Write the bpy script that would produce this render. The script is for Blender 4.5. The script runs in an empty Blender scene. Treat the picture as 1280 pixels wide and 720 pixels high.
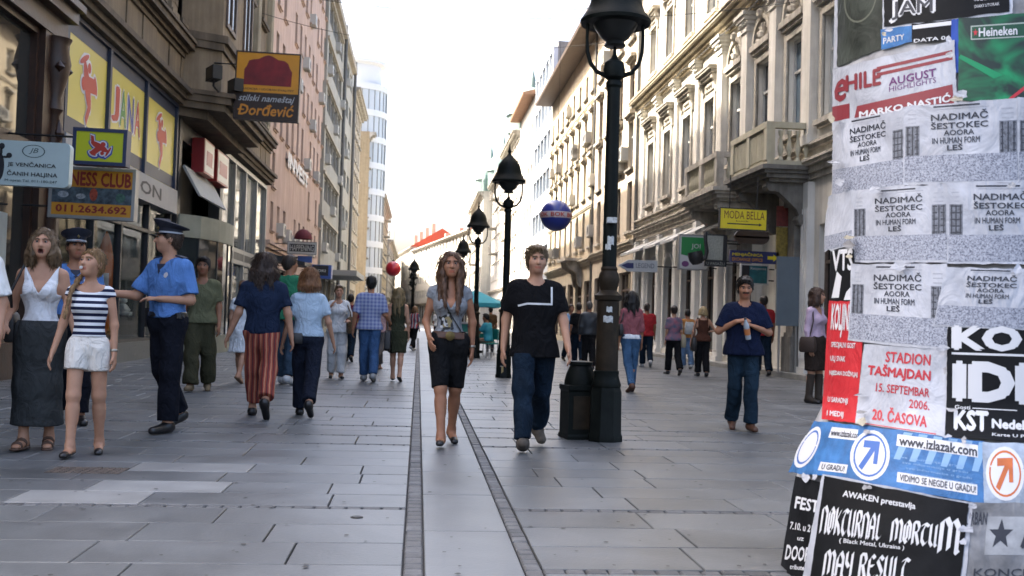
import bpy, bmesh, math, random
import numpy as np
from math import sin, cos, pi, radians, sqrt, atan2
from mathutils import Vector, Matrix, noise as mnoise

SC = bpy.context.scene
COL = SC.collection
random.seed(7)

# ------------------------------------------------------------------ camera
FPX, CH, RHO = 1300.0, 1.13, radians(1.65)       # focal length in photo pixels, eye height, roll


def camera_axes():
    x, y = 523 - 640, 398 - 360                   # where the street's vanishing point lies
    c, s = cos(RHO), sin(RHO)
    x0 = x * c + y * s
    y0 = -x * s + y * c
    th = math.atan(y0 / FPX)
    psi = math.atan(-x0 / FPX * cos(th))
    w = np.array([sin(psi) * cos(th), cos(psi) * cos(th), sin(th)])
    r = np.array([cos(psi), -sin(psi), 0.0])
    u = np.cross(r, w)
    return r * c + u * s, u * c - r * s, w


RX, UX, WX = camera_axes()
cd = bpy.data.cameras.new('camera')
cd.sensor_width = 36.0
cd.lens = FPX / 1280 * 36.0
cd.clip_start = 0.1
cd.clip_end = 6000
cd.dof.use_dof = True
cd.dof.focus_distance = 8.0
cd.dof.aperture_fstop = 4.0
cam = bpy.data.objects.new('camera', cd)
COL.objects.link(cam)
M = Matrix.Identity(4)
for i in range(3):
    M[i][0], M[i][1], M[i][2] = RX[i], UX[i], -WX[i]
M[2][3] = CH
cam.matrix_world = M
SC.camera = cam

# ------------------------------------------------------------------ sky, sun, exposure
SUN_EL, SUN_AHEAD = radians(46), radians(22)
wd = bpy.data.worlds.new('World')
SC.world = wd
wd.use_nodes = True
nt = wd.node_tree
sky = nt.nodes.new('ShaderNodeTexSky')
sky.sky_type = 'NISHITA'
sky.sun_disc = False
sky.sun_elevation = SUN_EL
sky.sun_rotation = -(pi / 2 - SUN_AHEAD)
sky.air_density = 0.85
sky.dust_density = 8.0
sky.ozone_density = 0.55
bgn = nt.nodes['Background']
bgn.inputs[1].default_value = 0.15
nt.links.new(sky.outputs[0], bgn.inputs[0])
sl = bpy.data.lights.new('sun', 'SUN')
sl.energy = 3.3
sl.angle = radians(0.53)
sl.color = (1.0, 0.93, 0.80)
sun = bpy.data.objects.new('sun', sl)
COL.objects.link(sun)
sdir = Vector((-cos(SUN_EL) * cos(SUN_AHEAD), cos(SUN_EL) * sin(SUN_AHEAD), sin(SUN_EL)))
sun.rotation_euler = sdir.to_track_quat('Z', 'Y').to_euler()
sun.location = (0, 0, 60)

SC.render.engine = 'CYCLES'
SC.cycles.use_denoising = True
SC.cycles.max_bounces = 6
SC.cycles.diffuse_bounces = 3
SC.cycles.glossy_bounces = 3
SC.cycles.transmission_bounces = 4
SC.cycles.transparent_max_bounces = 8
SC.cycles.caustics_reflective = False
SC.cycles.caustics_refractive = False
SC.cycles.sample_clamp_indirect = 6.0
SC.view_settings.view_transform = 'Standard'
SC.view_settings.look = 'None'
SC.view_settings.exposure = 2.55
SC.view_settings.gamma = 1.0


# ------------------------------------------------------------------ photo pixel -> place
def ray(px, py):
    return RX * ((px - 640) / FPX) + UX * ((360 - py) / FPX) + WX


def gp(px, py, z=0.0):                 # point on the ground
    d = ray(px, py)
    t = (z - CH) / d[2]
    return float(d[0] * t), float(d[1] * t)


def fx(px, py, X):                     # (s, z) on a facade plane
    d = ray(px, py)
    t = X / d[0]
    return float(d[1] * t), float(CH + d[2] * t)


def dp(px, py, Y):                     # (x, z) on a plane square to the street
    d = ray(px, py)
    t = Y / d[1]
    return float(d[0] * t), float(CH + d[2] * t)


# ------------------------------------------------------------------ materials
MATS = {}


def mat(name, col, rough=0.7, var=0.0, scale=3.0, bump=0.0, bscale=30.0, metal=0.0, spec=0.5, streak=0.0,
        rnd=0.0, col2=None, coat=0.0, wrinkle=0.0, detail=6.0, blotch=0.0):
    """plain procedural surface: base colour broken up by noise, soft streaks, random tone per piece, fine relief"""
    if name in MATS:
        return MATS[name]
    m = bpy.data.materials.new(name)
    m.use_nodes = True
    t = m.node_tree
    N, L = t.nodes, t.links
    b = N['Principled BSDF']
    b.inputs['Roughness'].default_value = rough
    b.inputs['Metallic'].default_value = metal
    b.inputs['Specular IOR Level'].default_value = spec
    b.inputs['Coat Weight'].default_value = coat
    b.inputs['Base Color'].default_value = (*col, 1)
    m.diffuse_color = (*col, 1)
    tc = N.new('ShaderNodeTexCoord')
    cur = None
    if var > 0 or col2:
        nz = N.new('ShaderNodeTexNoise')
        nz.inputs['Scale'].default_value = scale
        nz.inputs['Detail'].default_value = detail
        nz.inputs['Roughness'].default_value = 0.62
        L.new(tc.outputs['Object'], nz.inputs['Vector'])
        rp = N.new('ShaderNodeValToRGB')
        c2 = col2 or tuple(c * (1 - var) for c in col)
        c1 = col if col2 else tuple(min(1, c * (1 + var * 0.6)) for c in col)
        rp.color_ramp.elements[0].position = 0.32
        rp.color_ramp.elements[1].position = 0.68
        rp.color_ramp.elements[0].color = (*c2, 1)
        rp.color_ramp.elements[1].color = (*c1, 1)
        L.new(nz.outputs['Fac'], rp.inputs['Fac'])
        cur = rp.outputs['Color']
        rr = N.new('ShaderNodeMapRange')
        rr.inputs['To Min'].default_value = max(0.02, rough - 0.10)
        rr.inputs['To Max'].default_value = min(1, rough + 0.12)
        L.new(nz.outputs['Fac'], rr.inputs['Value'])
        L.new(rr.outputs[0], b.inputs['Roughness'])
    if streak > 0:
        mp = N.new('ShaderNodeMapping')
        mp.inputs['Scale'].default_value = (1.6, 1.6, 0.12)
        L.new(tc.outputs['Object'], mp.inputs['Vector'])
        n2 = N.new('ShaderNodeTexNoise')
        n2.inputs['Scale'].default_value = 2.2
        n2.inputs['Detail'].default_value = 8
        n2.inputs['Roughness'].default_value = 0.7
        L.new(mp.outputs[0], n2.inputs['Vector'])
        r2 = N.new('ShaderNodeValToRGB')
        r2.color_ramp.elements[0].position = 0.38
        r2.color_ramp.elements[1].position = 0.62
        v = 1 - streak
        r2.color_ramp.elements[0].color = (v, v * 0.97, v * 0.93, 1)
        r2.color_ramp.elements[1].color = (1, 1, 1, 1)
        L.new(n2.outputs['Fac'], r2.inputs['Fac'])
        cur = mul(t, cur, r2.outputs['Color'], col)
    if rnd > 0:
        oi = N.new('ShaderNodeObjectInfo')
        ge = N.new('ShaderNodeNewGeometry')
        ad = N.new('ShaderNodeMath')
        ad.operation = 'ADD'
        L.new(oi.outputs['Random'], ad.inputs[0])
        L.new(ge.outputs['Random Per Island'], ad.inputs[1])
        fr = N.new('ShaderNodeMath')
        fr.operation = 'FRACT'
        L.new(ad.outputs[0], fr.inputs[0])
        r3 = N.new('ShaderNodeMapRange')
        r3.inputs['To Min'].default_value = 1 - rnd
        r3.inputs['To Max'].default_value = 1 + rnd * 0.5
        L.new(fr.outputs[0], r3.inputs['Value'])
        cur = mul(t, cur, r3.outputs[0], col)
    if blotch > 0:
        n6 = N.new('ShaderNodeTexNoise')
        n6.inputs['Scale'].default_value = 0.55
        n6.inputs['Detail'].default_value = 9
        n6.inputs['Roughness'].default_value = 0.68
        n6.inputs['Distortion'].default_value = 0.6
        L.new(tc.outputs['Object'], n6.inputs['Vector'])
        r6 = N.new('ShaderNodeMapRange')
        r6.inputs['From Min'].default_value = 0.35
        r6.inputs['From Max'].default_value = 0.65
        r6.inputs['To Min'].default_value = 1 - blotch
        r6.inputs['To Max'].default_value = 1.08
        L.new(n6.outputs['Fac'], r6.inputs['Value'])
        cur = mul(t, cur, r6.outputs[0], col)
    if cur is not None:
        L.new(cur, b.inputs['Base Color'])
    if bump > 0:
        n4 = N.new('ShaderNodeTexNoise')
        n4.inputs['Scale'].default_value = bscale
        n4.inputs['Detail'].default_value = 5
        L.new(tc.outputs['Object'], n4.inputs['Vector'])
        bp = N.new('ShaderNodeBump')
        bp.inputs['Strength'].default_value = bump
        bp.inputs['Distance'].default_value = 0.01
        L.new(n4.outputs['Fac'], bp.inputs['Height'])
        L.new(bp.outputs[0], b.inputs['Normal'])
        if wrinkle > 0:
            mw = N.new('ShaderNodeMapping')
            mw.inputs['Scale'].default_value = (1, 1, 0.6)
            mw.inputs['Rotation'].default_value = (0.5, 0.4, 0)
            L.new(tc.outputs['Object'], mw.inputs['Vector'])
            n5 = N.new('ShaderNodeTexNoise')
            n5.inputs['Scale'].default_value = 8
            n5.inputs['Detail'].default_value = 3
            n5.inputs['Distortion'].default_value = 1.6
            L.new(mw.outputs[0], n5.inputs['Vector'])
            b5 = N.new('ShaderNodeBump')
            b5.inputs['Strength'].default_value = wrinkle
            b5.inputs['Distance'].default_value = 0.05
            L.new(n5.outputs['Fac'], b5.inputs['Height'])
            L.new(b5.outputs[0], bp.inputs['Normal'])
    MATS[name] = m
    return m


def mul(t, a, bsock, col):
    mx = t.nodes.new('ShaderNodeMix')
    mx.data_type = 'RGBA'
    mx.blend_type = 'MULTIPLY'
    mx.inputs['Factor'].default_value = 1.0
    if a is None:
        mx.inputs[6].default_value = (*col, 1)
    else:
        t.links.new(a, mx.inputs[6])
    t.links.new(bsock, mx.inputs[7])
    return mx.outputs[2]


def bands_mat(name, cols, axis='Z', period=0.05, rough=0.85, widths=None, obj=True, wobble=0.0, second=None):
    """woven or printed stripes along an axis of the object; second = (axis, colour, period) adds a check"""
    if name in MATS:
        return MATS[name]
    m = bpy.data.materials.new(name)
    m.use_nodes = True
    t = m.node_tree
    N, L = t.nodes, t.links
    b = N['Principled BSDF']
    b.inputs['Roughness'].default_value = rough
    b.inputs['Specular IOR Level'].default_value = 0.25
    tc = N.new('ShaderNodeTexCoord')
    sx = N.new('ShaderNodeSeparateXYZ')
    vec = tc.outputs['Object']
    if wobble:
        nz = N.new('ShaderNodeTexNoise')
        nz.inputs['Scale'].default_value = 6
        L.new(vec, nz.inputs['Vector'])
        va = N.new('ShaderNodeVectorMath')
        va.operation = 'MULTIPLY_ADD'
        va.inputs[1].default_value = (wobble,) * 3
        L.new(nz.outputs['Color'], va.inputs[0])
        L.new(vec, va.inputs[2])
        vec = va.outputs[0]
    L.new(vec, sx.inputs[0])

    def ramp(ax, cols, per, widths):
        ml = N.new('ShaderNodeMath')
        ml.operation = 'MULTIPLY_ADD'
        ml.inputs[1].default_value = 1 / per
        ml.inputs[2].default_value = 50.0
        L.new(sx.outputs[ax], ml.inputs[0])
        fr = N.new('ShaderNodeMath')
        fr.operation = 'FRACT'
        L.new(ml.outputs[0], fr.inputs[0])
        r = N.new('ShaderNodeValToRGB')
        r.color_ramp.interpolation = 'CONSTANT'
        n = len(cols)
        widths = widths or [1 / n] * n
        els = r.color_ramp.elements
        while len(els) < n:
            els.new(0.5)
        p = 0
        for i, c in enumerate(cols):
            els[i].position = p
            p += widths[i]
        for i, c in enumerate(cols):
            els[i].color = (*c, 1)
        L.new(fr.outputs[0], r.inputs['Fac'])
        return r.outputs['Color']
    c = ramp(axis, cols, period, widths)
    if second:
        c2 = ramp(second[0], second[1], second[2], None)
        mx = N.new('ShaderNodeMix')
        mx.data_type = 'RGBA'
        mx.inputs['Factor'].default_value = 0.5
        L.new(c, mx.inputs[6])
        L.new(c2, mx.inputs[7])
        c = mx.outputs[2]
    L.new(c, b.inputs['Base Color'])
    MATS[name] = m
    return m


def glass_mat(name, tint=(0.02, 0.025, 0.03), rough=0.04, clear=0.0, rnd=0.0, pale=(0.3, 0.3, 0.28)):
    """window glass: a dark room behind a reflecting pane; clear > 0 lets some of the room show"""
    if name in MATS:
        return MATS[name]
    m = bpy.data.materials.new(name)
    m.use_nodes = True
    t = m.node_tree
    N, L = t.nodes, t.links
    b = N['Principled BSDF']
    b.inputs['Roughness'].default_value = rough
    b.inputs['Base Color'].default_value = (*tint, 1)
    b.inputs['Specular IOR Level'].default_value = 0.6
    tc = N.new('ShaderNodeTexCoord')
    nz = N.new('ShaderNodeTexNoise')
    nz.inputs['Scale'].default_value = 0.9
    L.new(tc.outputs['Object'], nz.inputs['Vector'])
    bp = N.new('ShaderNodeBump')
    bp.inputs['Strength'].default_value = 0.12
    bp.inputs['Distance'].default_value = 0.02
    L.new(nz.outputs['Fac'], bp.inputs['Height'])
    L.new(bp.outputs[0], b.inputs['Normal'])
    if rnd:
        oi = N.new('ShaderNodeObjectInfo')
        rp = N.new('ShaderNodeValToRGB')
        rp.color_ramp.interpolation = 'CONSTANT'
        rp.color_ramp.elements[0].color = (*tint, 1)
        rp.color_ramp.elements[1].position = 1 - rnd
        rp.color_ramp.elements[1].color = (*pale, 1)
        L.new(oi.outputs['Random'], rp.inputs['Fac'])
        L.new(rp.outputs['Color'], b.inputs['Base Color'])
    if clear:
        tr = N.new('ShaderNodeBsdfTransparent')
        tr.inputs[0].default_value = (0.85, 0.9, 0.88, 1)
        gl = N.new('ShaderNodeBsdfGlossy')
        gl.inputs['Roughness'].default_value = 0.02
        L.new(bp.outputs[0], gl.inputs['Normal'])
        fr = N.new('ShaderNodeFresnel')
        fr.inputs[0].default_value = 1.5
        mx = N.new('ShaderNodeMixShader')
        ad = N.new('ShaderNodeMath')
        ad.operation = 'MULTIPLY_ADD'
        ad.inputs[1].default_value = 0.3
        ad.inputs[2].default_value = 0.02
        L.new(fr.outputs[0], ad.inputs[0])
        L.new(ad.outputs[0], mx.inputs[0])
        L.new(tr.outputs[0], mx.inputs[1])
        L.new(gl.outputs[0], mx.inputs[2])
        L.new(mx.outputs[0], N['Material Output'].inputs[0])
    MATS[name] = m
    return m


def linrgb(*c):                        # sRGB 0..255 -> linear
    return tuple(((v / 255 + 0.055) / 1.055) ** 2.4 if v > 10 else v / 255 / 12.92 for v in c)


# ------------------------------------------------------------------ objects and meshes
def tag(o, label=None, cat=None, group=None, kind=None):
    if label:
        o['label'] = label
    if cat:
        o['category'] = cat
    if group:
        o['group'] = group
    if kind:
        o['kind'] = kind
    return o


def link(o, parent=None):
    COL.objects.link(o)
    if parent is not None:
        o.parent = parent
    return o


def empty(name, loc=(0, 0, 0), rz=0.0, parent=None):
    o = bpy.data.objects.new(name, None)
    o.location = loc
    o.rotation_euler = (0, 0, rz)
    o.empty_display_size = 0.1
    return link(o, parent)


def copy_tree(o, parent=None):
    c = o.copy()
    link(c)
    c.parent = parent
    for ch in list(o.children):
        copy_tree(ch, c)
    return c


class MB:
    """collects shapes for one mesh"""

    def __init__(self):
        self.v, self.f = [], []

    def add(self, vs, fs):
        n = len(self.v)
        self.v.extend(vs)
        self.f.extend([tuple(i + n for i in f) for f in fs])
        return self

    def box(self, x0, x1, y0, y1, z0, z1):
        return self.add([(x0, y0, z0), (x1, y0, z0), (x1, y1, z0), (x0, y1, z0), (x0, y0, z1), (x1, y0, z1), (x1, y1, z1), (x0, y1, z1)],
                        [(0, 3, 2, 1), (4, 5, 6, 7), (0, 1, 5, 4), (1, 2, 6, 5), (2, 3, 7, 6), (3, 0, 4, 7)])

    def slab(self, x0, x1, y0, y1, z0, z1, b):
        """box with a chamfered top edge"""
        return self.add([(x0, y0, z0), (x1, y0, z0), (x1, y1, z0), (x0, y1, z0), (x0, y0, z1 - b), (x1, y0, z1 - b), (x1, y1, z1 - b), (x0, y1, z1 - b),
                         (x0 + b, y0 + b, z1), (x1 - b, y0 + b, z1), (x1 - b, y1 - b, z1), (x0 + b, y1 - b, z1)],
                        [(0, 1, 5, 4), (1, 2, 6, 5), (2, 3, 7, 6), (3, 0, 4, 7), (4, 5, 9, 8), (5, 6, 10, 9), (6, 7, 11, 10), (7, 4, 8, 11), (8, 9, 10, 11)])

    def lathe(self, prof, n=16, c=(0, 0, 0), rot=0.0, cap=True, sx=1.0, sy=1.0):
        vs, fs = [], []
        for r, z in prof:
            for k in range(n):
                a = rot + 2 * pi * k / n
                vs.append((c[0] + r * cos(a) * sx, c[1] + r * sin(a) * sy, c[2] + z))
        m = len(prof)
        for i in range(m - 1):
            for k in range(n):
                k2 = (k + 1) % n
                fs.append((i * n + k, i * n + k2, (i + 1) * n + k2, (i + 1) * n + k))
        if cap:
            fs.append(tuple(range(n))[::-1])
            fs.append(tuple((m - 1) * n + k for k in range(n)))
        return self.add(vs, fs)

    def tube(self, pts, r, n=8, cap=True):
        pts = [Vector(p) for p in pts]
        rs = r if isinstance(r, (list, tuple)) else [r] * len(pts)
        vs, fs = [], []
        ref = None
        for i, p in enumerate(pts):
            d = (pts[min(i + 1, len(pts) - 1)] - pts[max(i - 1, 0)]).normalized()
            if ref is None:
                ref = Vector((0, 0, 1)) if abs(d.z) < 0.9 else Vector((1, 0, 0))
            a = d.cross(ref).normalized()
            b = a.cross(d).normalized()
            ref = b
            for k in range(n):
                t = 2 * pi * k / n
                vs.append(tuple(p + a * (rs[i] * cos(t)) + b * (rs[i] * sin(t))))
        for i in range(len(pts) - 1):
            for k in range(n):
                k2 = (k + 1) % n
                fs.append((i * n + k, i * n + k2, (i + 1) * n + k2, (i + 1) * n + k))
        if cap:
            fs.append(tuple(range(n))[::-1])
            fs.append(tuple((len(pts) - 1) * n + k for k in range(n)))
        return self.add(vs, fs)

    def prism(self, poly, fn0, fn1):
        """extrude a 2-D outline between two placements fn(u, v) -> point"""
        n = len(poly)
        vs = [fn0(*p) for p in poly] + [fn1(*p) for p in poly]
        fs = [tuple(range(n))[::-1], tuple(range(n, 2 * n))] + [(i, (i + 1) % n, n + (i + 1) % n, n + i) for i in range(n)]
        return self.add(vs, fs)

    def mesh(self, name, m, smooth=False, fix=True):
        me = bpy.data.meshes.new(name)
        me.from_pydata(self.v, [], self.f)
        if fix and len(self.v) < 60000:
            bm = bmesh.new()
            bm.from_mesh(me)
            bmesh.ops.recalc_face_normals(bm, faces=bm.faces)
            bm.to_mesh(me)
            bm.free()
        if m is not None:
            me.materials.append(m)
        if smooth:
            me.polygons.foreach_set('use_smooth', [True] * len(me.polygons))
            try:
                me.set_sharp_from_angle(angle=radians(38))
            except Exception:
                pass
        return me

    def build(self, name, m, parent=None, smooth=False, fix=True):
        return link(bpy.data.objects.new(name, self.mesh(name, m, smooth, fix)), parent)


def obj(name, mesh, parent=None, loc=None, rz=None):
    o = bpy.data.objects.new(name, mesh)
    if loc is not None:
        o.location = loc
    if rz:
        o.rotation_euler = (0, 0, rz)
    return link(o, parent)


# ------------------------------------------------------------------ lettering
TXT = {}


def text_mesh(s, bold=0.0, shear=0.0, space=1.0):
    """(verts, faces) of a word, scaled to a box 1 high; width returned"""
    key = (s, bold, shear, space)
    if key in TXT:
        return TXT[key]
    cu = bpy.data.curves.new('lettering', 'FONT')
    cu.body = s
    cu.size = 1
    cu.resolution_u = 2
    cu.offset = bold
    cu.shear = shear
    cu.space_character = space
    ob = bpy.data.objects.new('lettering', cu)
    me = ob.to_mesh()
    v = np.array([p.co[:] for p in me.vertices]) if len(me.vertices) else np.zeros((1, 3))
    f = [tuple(p.vertices) for p in me.polygons]
    ob.to_mesh_clear()
    bpy.data.objects.remove(ob)
    bpy.data.curves.remove(cu)
    lo, hi = v.min(0), v.max(0)
    h = max(hi[1] - lo[1], 1e-3)
    v = (v - lo) / h
    TXT[key] = (v[:, 0], v[:, 1], f, (hi[0] - lo[0]) / h)
    return TXT[key]


SHIFTS = ((0, 0), (-1, 0), (1, 0), (0, 1), (0, -1))       # a bold letter is struck five times


def text_into(mb, s, u0, u1, v0, v1, place, bold=0.02, shear=0.0, space=1.0):
    """put a word in the box u0..u1, v0..v1 of a surface; place(u, v, pass) -> point"""
    x, y, f, w = text_mesh(s, 0.0, shear, space)
    for i, (dx, dy) in enumerate(SHIFTS if bold > 0.008 else SHIFTS[:1]):
        mb.add([place(u0 + (u1 - u0) * (a + dx * bold) / w, v0 + (v1 - v0) * (b + dy * bold), i) for a, b in zip(x, y)], f)


XR, XL = 8.9, -6.4                      # the two building lines


class Fac:
    """a facade plane: s runs along the street, z up, o out from the wall into the street"""

    def __init__(self, X, sg):
        self.X, self.sg = X, sg

    def p(self, s, z, o=0.0):
        return (self.X - self.sg * o, s, z)

    def box(self, mb, s0, s1, z0, z1, o0, o1):
        xa, xb = self.X - self.sg * o0, self.X - self.sg * o1
        return mb.box(min(xa, xb), max(xa, xb), s0, s1, z0, z1)

    def wall(self, mb, s0, s1, z0, z1, ops, th=0.32):
        """wall with real openings; ops = (s0, s1, z0, z1)"""
        zs = sorted({z0, z1} | {o[2] for o in ops if z0 < o[2] < z1} | {o[3] for o in ops if z0 < o[3] < z1})
        for a, b in zip(zs[:-1], zs[1:]):
            cuts = sorted([(o[0], o[1]) for o in ops if o[2] < (a + b) / 2 < o[3]])
            p = s0
            for c, d in cuts:
                if c > p:
                    self.box(mb, p, c, a, b, -th, 0)
                p = max(p, d)
            if p < s1:
                self.box(mb, p, s1, a, b, -th, 0)

    def cornice(self, mb, s0, s1, z, steps):
        """stepped mouldings: (height, projection) from below"""
        for h, o in steps:
            self.box(mb, s0 - o * 0.0, s1, z, z + h, -0.05, o)
            z += h
        return z


FR, FL = Fac(XR, 1), Fac(XL, -1)
WIN = {}


def window_mesh(w, h, nm, trans, fw, fm, pm):
    key = (round(w, 2), round(h, 2), nm, trans, fm.name, pm.name)
    if key in WIN:
        return WIN[key]
    a = MB()
    d0, d1 = 0.14, 0.22
    a.box(d0, d1, -w / 2, -w / 2 + fw, 0, h)
    a.box(d0, d1, w / 2 - fw, w / 2, 0, h)
    a.box(d0, d1, -w / 2 + fw, w / 2 - fw, 0, fw)
    a.box(d0, d1, -w / 2 + fw, w / 2 - fw, h - fw, h)
    for i in range(nm):
        y = -w / 2 + w * (i + 1) / (nm + 1)
        a.box(d0 + 0.005, d1 - 0.005, y - fw * 0.45, y + fw * 0.45, fw, h - fw)
    if trans:
        a.box(d0 - 0.004, d1 - 0.01, -w / 2 + fw, w / 2 - fw, h * trans - fw * 0.45, h * trans + fw * 0.45)
    b = MB()
    b.box(0.19, 0.2, -w / 2 + fw * 0.5, w / 2 - fw * 0.5, fw * 0.5, h - fw * 0.5)
    WIN[key] = (a.mesh('window', fm), b.mesh('pane', pm))
    return WIN[key]


def window(fac, s, z, w, h, parent, fm, pm, nm=1, trans=0.7, fw=0.055):
    me, pa = window_mesh(w, h, nm, trans, fw, fm, pm)
    rz = 0 if fac.sg > 0 else pi
    o = obj('window', me, parent, (fac.X, s, z), rz)
    obj('pane', pa, o)
    return o


AC = {}


def air_con(fac, s, z, parent, sc=1.0):
    if not AC:
        a = MB().box(-0.32, 0, -0.42, 0.42, 0, 0.58).box(-0.3, 0.1, -0.3, -0.26, -0.06, -0.002).box(-0.3, 0.1, 0.26, 0.3, -0.06, -0.002)
        AC['b'] = a.mesh('air_conditioner', mat('ac_white', (0.42, 0.41, 0.38), 0.5, var=0.1))
        g = MB()
        g.add([(-0.325, -0.1 + 0.22 * cos(t), 0.29 + 0.22 * sin(t)) for t in np.linspace(0, 2 * pi, 16, endpoint=False)], [tuple(range(16))])
        AC['f'] = g.mesh('fan_grille', mat('ac_fan', (0.05, 0.05, 0.05), 0.6))
    o = obj('air_conditioner', AC['b'], parent, (fac.X, s, z), 0 if fac.sg > 0 else pi)
    obj('fan_grille', AC['f'], o)
    return o
# ------------------------------------------------------------------ ground and paving
m_joint = mat('joint_dirt', (0.045, 0.043, 0.04), 0.95, var=0.3, scale=8)
m_slab = mat('granite_slab', (0.112, 0.120, 0.126), 0.41, var=0.22, scale=2.2, bump=0.18, bscale=45, rnd=0.17, spec=0.55, blotch=0.4)
m_cslab = mat('granite_slab_pale', (0.128, 0.137, 0.143), 0.42, var=0.18, scale=2.0, bump=0.15, bscale=45, rnd=0.16, spec=0.55, blotch=0.28)
m_white = mat('marble_slab', (0.215, 0.22, 0.22), 0.45, var=0.2, scale=3, bump=0.1, bscale=50, rnd=0.15, blotch=0.3)
m_sett = mat('granite_sett', (0.085, 0.088, 0.092), 0.6, var=0.35, scale=14, bump=0.5, bscale=80, rnd=0.4)
m_brown = mat('brown_sett', (0.075, 0.055, 0.042), 0.7, var=0.35, scale=14, bump=0.4, bscale=80, rnd=0.4)
g = MB().add([(-900, -300, -0.03), (900, -300, -0.03), (900, 2600, -0.03), (-900, 2600, -0.03)], [(0, 1, 2, 3)])
tag(g.build('ground', m_slab), kind='structure')
PAVE_END = 60.0
pav = MB().add([(XL - 0.3, -6, -0.016), (XR + 0.3, -6, -0.016), (XR + 0.3, PAVE_END, -0.016), (XL - 0.3, PAVE_END, -0.016)], [(0, 1, 2, 3)]).build('pavement', m_joint)
tag(pav, kind='structure')
far_pav = MB().add([(XL - 0.3, PAVE_END, -0.004), (XR + 0.3, PAVE_END, -0.004), (12, 420, -0.004), (-14, 420, -0.004)], [(0, 1, 2, 3)]).build('far_pavement', m_slab)
tag(far_pav, kind='structure')

rs = random.Random(11)
A0, A1, B0, B1 = -0.035, 0.06, 0.515, 0.60      # the two sett strips that run along the street
rest, rest_c, rest_s = MB(), MB(), MB()
n_slab = n_sett = 0


def in_view(x0, x1, y):
    return x1 > -0.47 * y - 0.3 and x0 < 0.53 * y + 0.3 and y > 3.6


def put_slab(x0, x1, y0, y1, m, pool, lim=290):
    global n_slab
    z = rs.uniform(-0.0015, 0.0015)
    j = 0.004
    if y0 < 11.2 and in_view(x0, x1, y1) and n_slab < lim:
        n_slab += 1
        MB().slab(x0 + j, x1 - j, y0 + j, y1 - j, -0.014, z, 0.004).build('paving_slab', m, pav, fix=False)
    elif y0 < PAVE_END and in_view(x0 - 3, x1 + 3, y1 + 2):
        pool.slab(x0 + j, x1 - j, y0 + j, y1 - j, -0.014, z, 0.004)
    elif y0 < 24:
        pool.slab(x0 + j, x1 - j, y0 + j, y1 - j, -0.014, z, 0.004)


def put_sett(x0, x1, y0, y1, m=None, lim=290):
    global n_sett
    z = rs.uniform(-0.004, 0.003)
    j = 0.0035
    if m is not None or (y0 < 7.6 and in_view(x0, x1, y1) and n_sett < lim):
        n_sett += 1
        MB().slab(x0 + j, x1 - j, y0 + j, y1 - j, -0.014, z, 0.008).build('granite_sett', m or m_sett, pav, fix=False)
    else:
        rest_s.slab(x0 + j, x1 - j, y0 + j, y1 - j, -0.014, z, 0.008)


def row(xa, xb, y0, y1, special=()):
    """one course of slabs between xa and xb, broken at random joints; special = ready-made white slabs"""
    x = xa
    marks = sorted(special)
    off = rs.uniform(0.25, 1.0)
    while x < xb - 1e-6:
        if marks and abs(x - marks[0][0]) < 1e-6:
            a, b = marks.pop(0)
            put_slab(a, b, y0, y1, m_white, rest)
            x = b
            continue
        w = off if off else rs.choice([0.66, 0.8, 0.95, 1.1, 1.25])
        off = 0
        stop = marks[0][0] if marks else xb
        x1 = x + w
        if x1 > stop - 0.3:
            x1 = stop
        put_slab(x, x1, y0, y1, m_slab, rest)
        x = x1


def cross_setts(xa, xb, y):
    x = xa
    while x < xb - 0.02:
        w = min(rs.uniform(0.085, 0.125), xb - x)
        put_sett(x, x + w, y, y + 0.085)
        x += w


cross = [6.2, 9.3, 10.0, 10.9, 13.1]
y = 15.2
while y < PAVE_END:
    cross += [y, y + 1.0]
    y += 3.3
# courses of slabs between the cross strips, left and right of the middle lane
for side in (0, 1):
    cr = cross if side == 0 else sorted(cross + [4.68])
    xa, xb = ((XL, A0), (B1, XR))[side]
    edges = [-3.0] + cr + [PAVE_END]
    for i in range(len(edges) - 1):
        y0 = edges[i] + (0.085 if i else 0)
        y1 = edges[i + 1]
        n = max(1, round((y1 - y0) / 0.46))
        for k in range(n):
            a, b = y0 + (y1 - y0) * k / n, y0 + (y1 - y0) * (k + 1) / n
            sp = ()
            if side == 0 and 6.2 < a < 9.2:
                sp = {0: ((-2.36, -1.6),), 1: ((-2.05, -1.20),), 3: ((-2.02, -1.18),)}.get(k, ())
            row(xa, xb, a, b, sp)
    for yy in cr:
        cross_setts(xa, xb, yy)
# pale slabs of the middle lane
y = -3.0
while y < PAVE_END:
    L_ = rs.choice([1.0, 1.15, 1.3])
    put_slab(A1, B0, y, y + L_, m_cslab, rest_c)
    y += L_
for xa, xb in ((A0, A1), (B0, B1)):
    y = 3.2
    while y < PAVE_END:
        L_ = rs.uniform(0.085, 0.13)
        put_sett(xa, xb, y, y + L_)
        y += L_
tag(rest.build('paving_slab_rest', m_slab, pav, fix=False), kind='stuff')
tag(rest_c.build('middle_lane_slab_rest', m_cslab, pav, fix=False), kind='stuff')
tag(rest_s.build('granite_sett_rest', m_sett, pav, fix=False), kind='stuff')
# trodden gum and stains
gs = MB()
for k in range(420):
    y = 3.8 + 16 * rs.random() ** 1.6
    x = rs.uniform(-0.5 * y, 0.55 * y)
    r = rs.uniform(0.006, 0.015)
    n = 9
    gs.add([(x + r * rs.uniform(0.75, 1.2) * cos(2 * pi * q / n), y + r * rs.uniform(0.75, 1.2) * sin(2 * pi * q / n), 0.0035 + 0.00001 * k) for q in range(n)], [tuple(range(n))])
tag(gs.build('gum_spot', mat('gum', (0.055, 0.055, 0.055), 0.8), pav, fix=False), kind='stuff')
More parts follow.
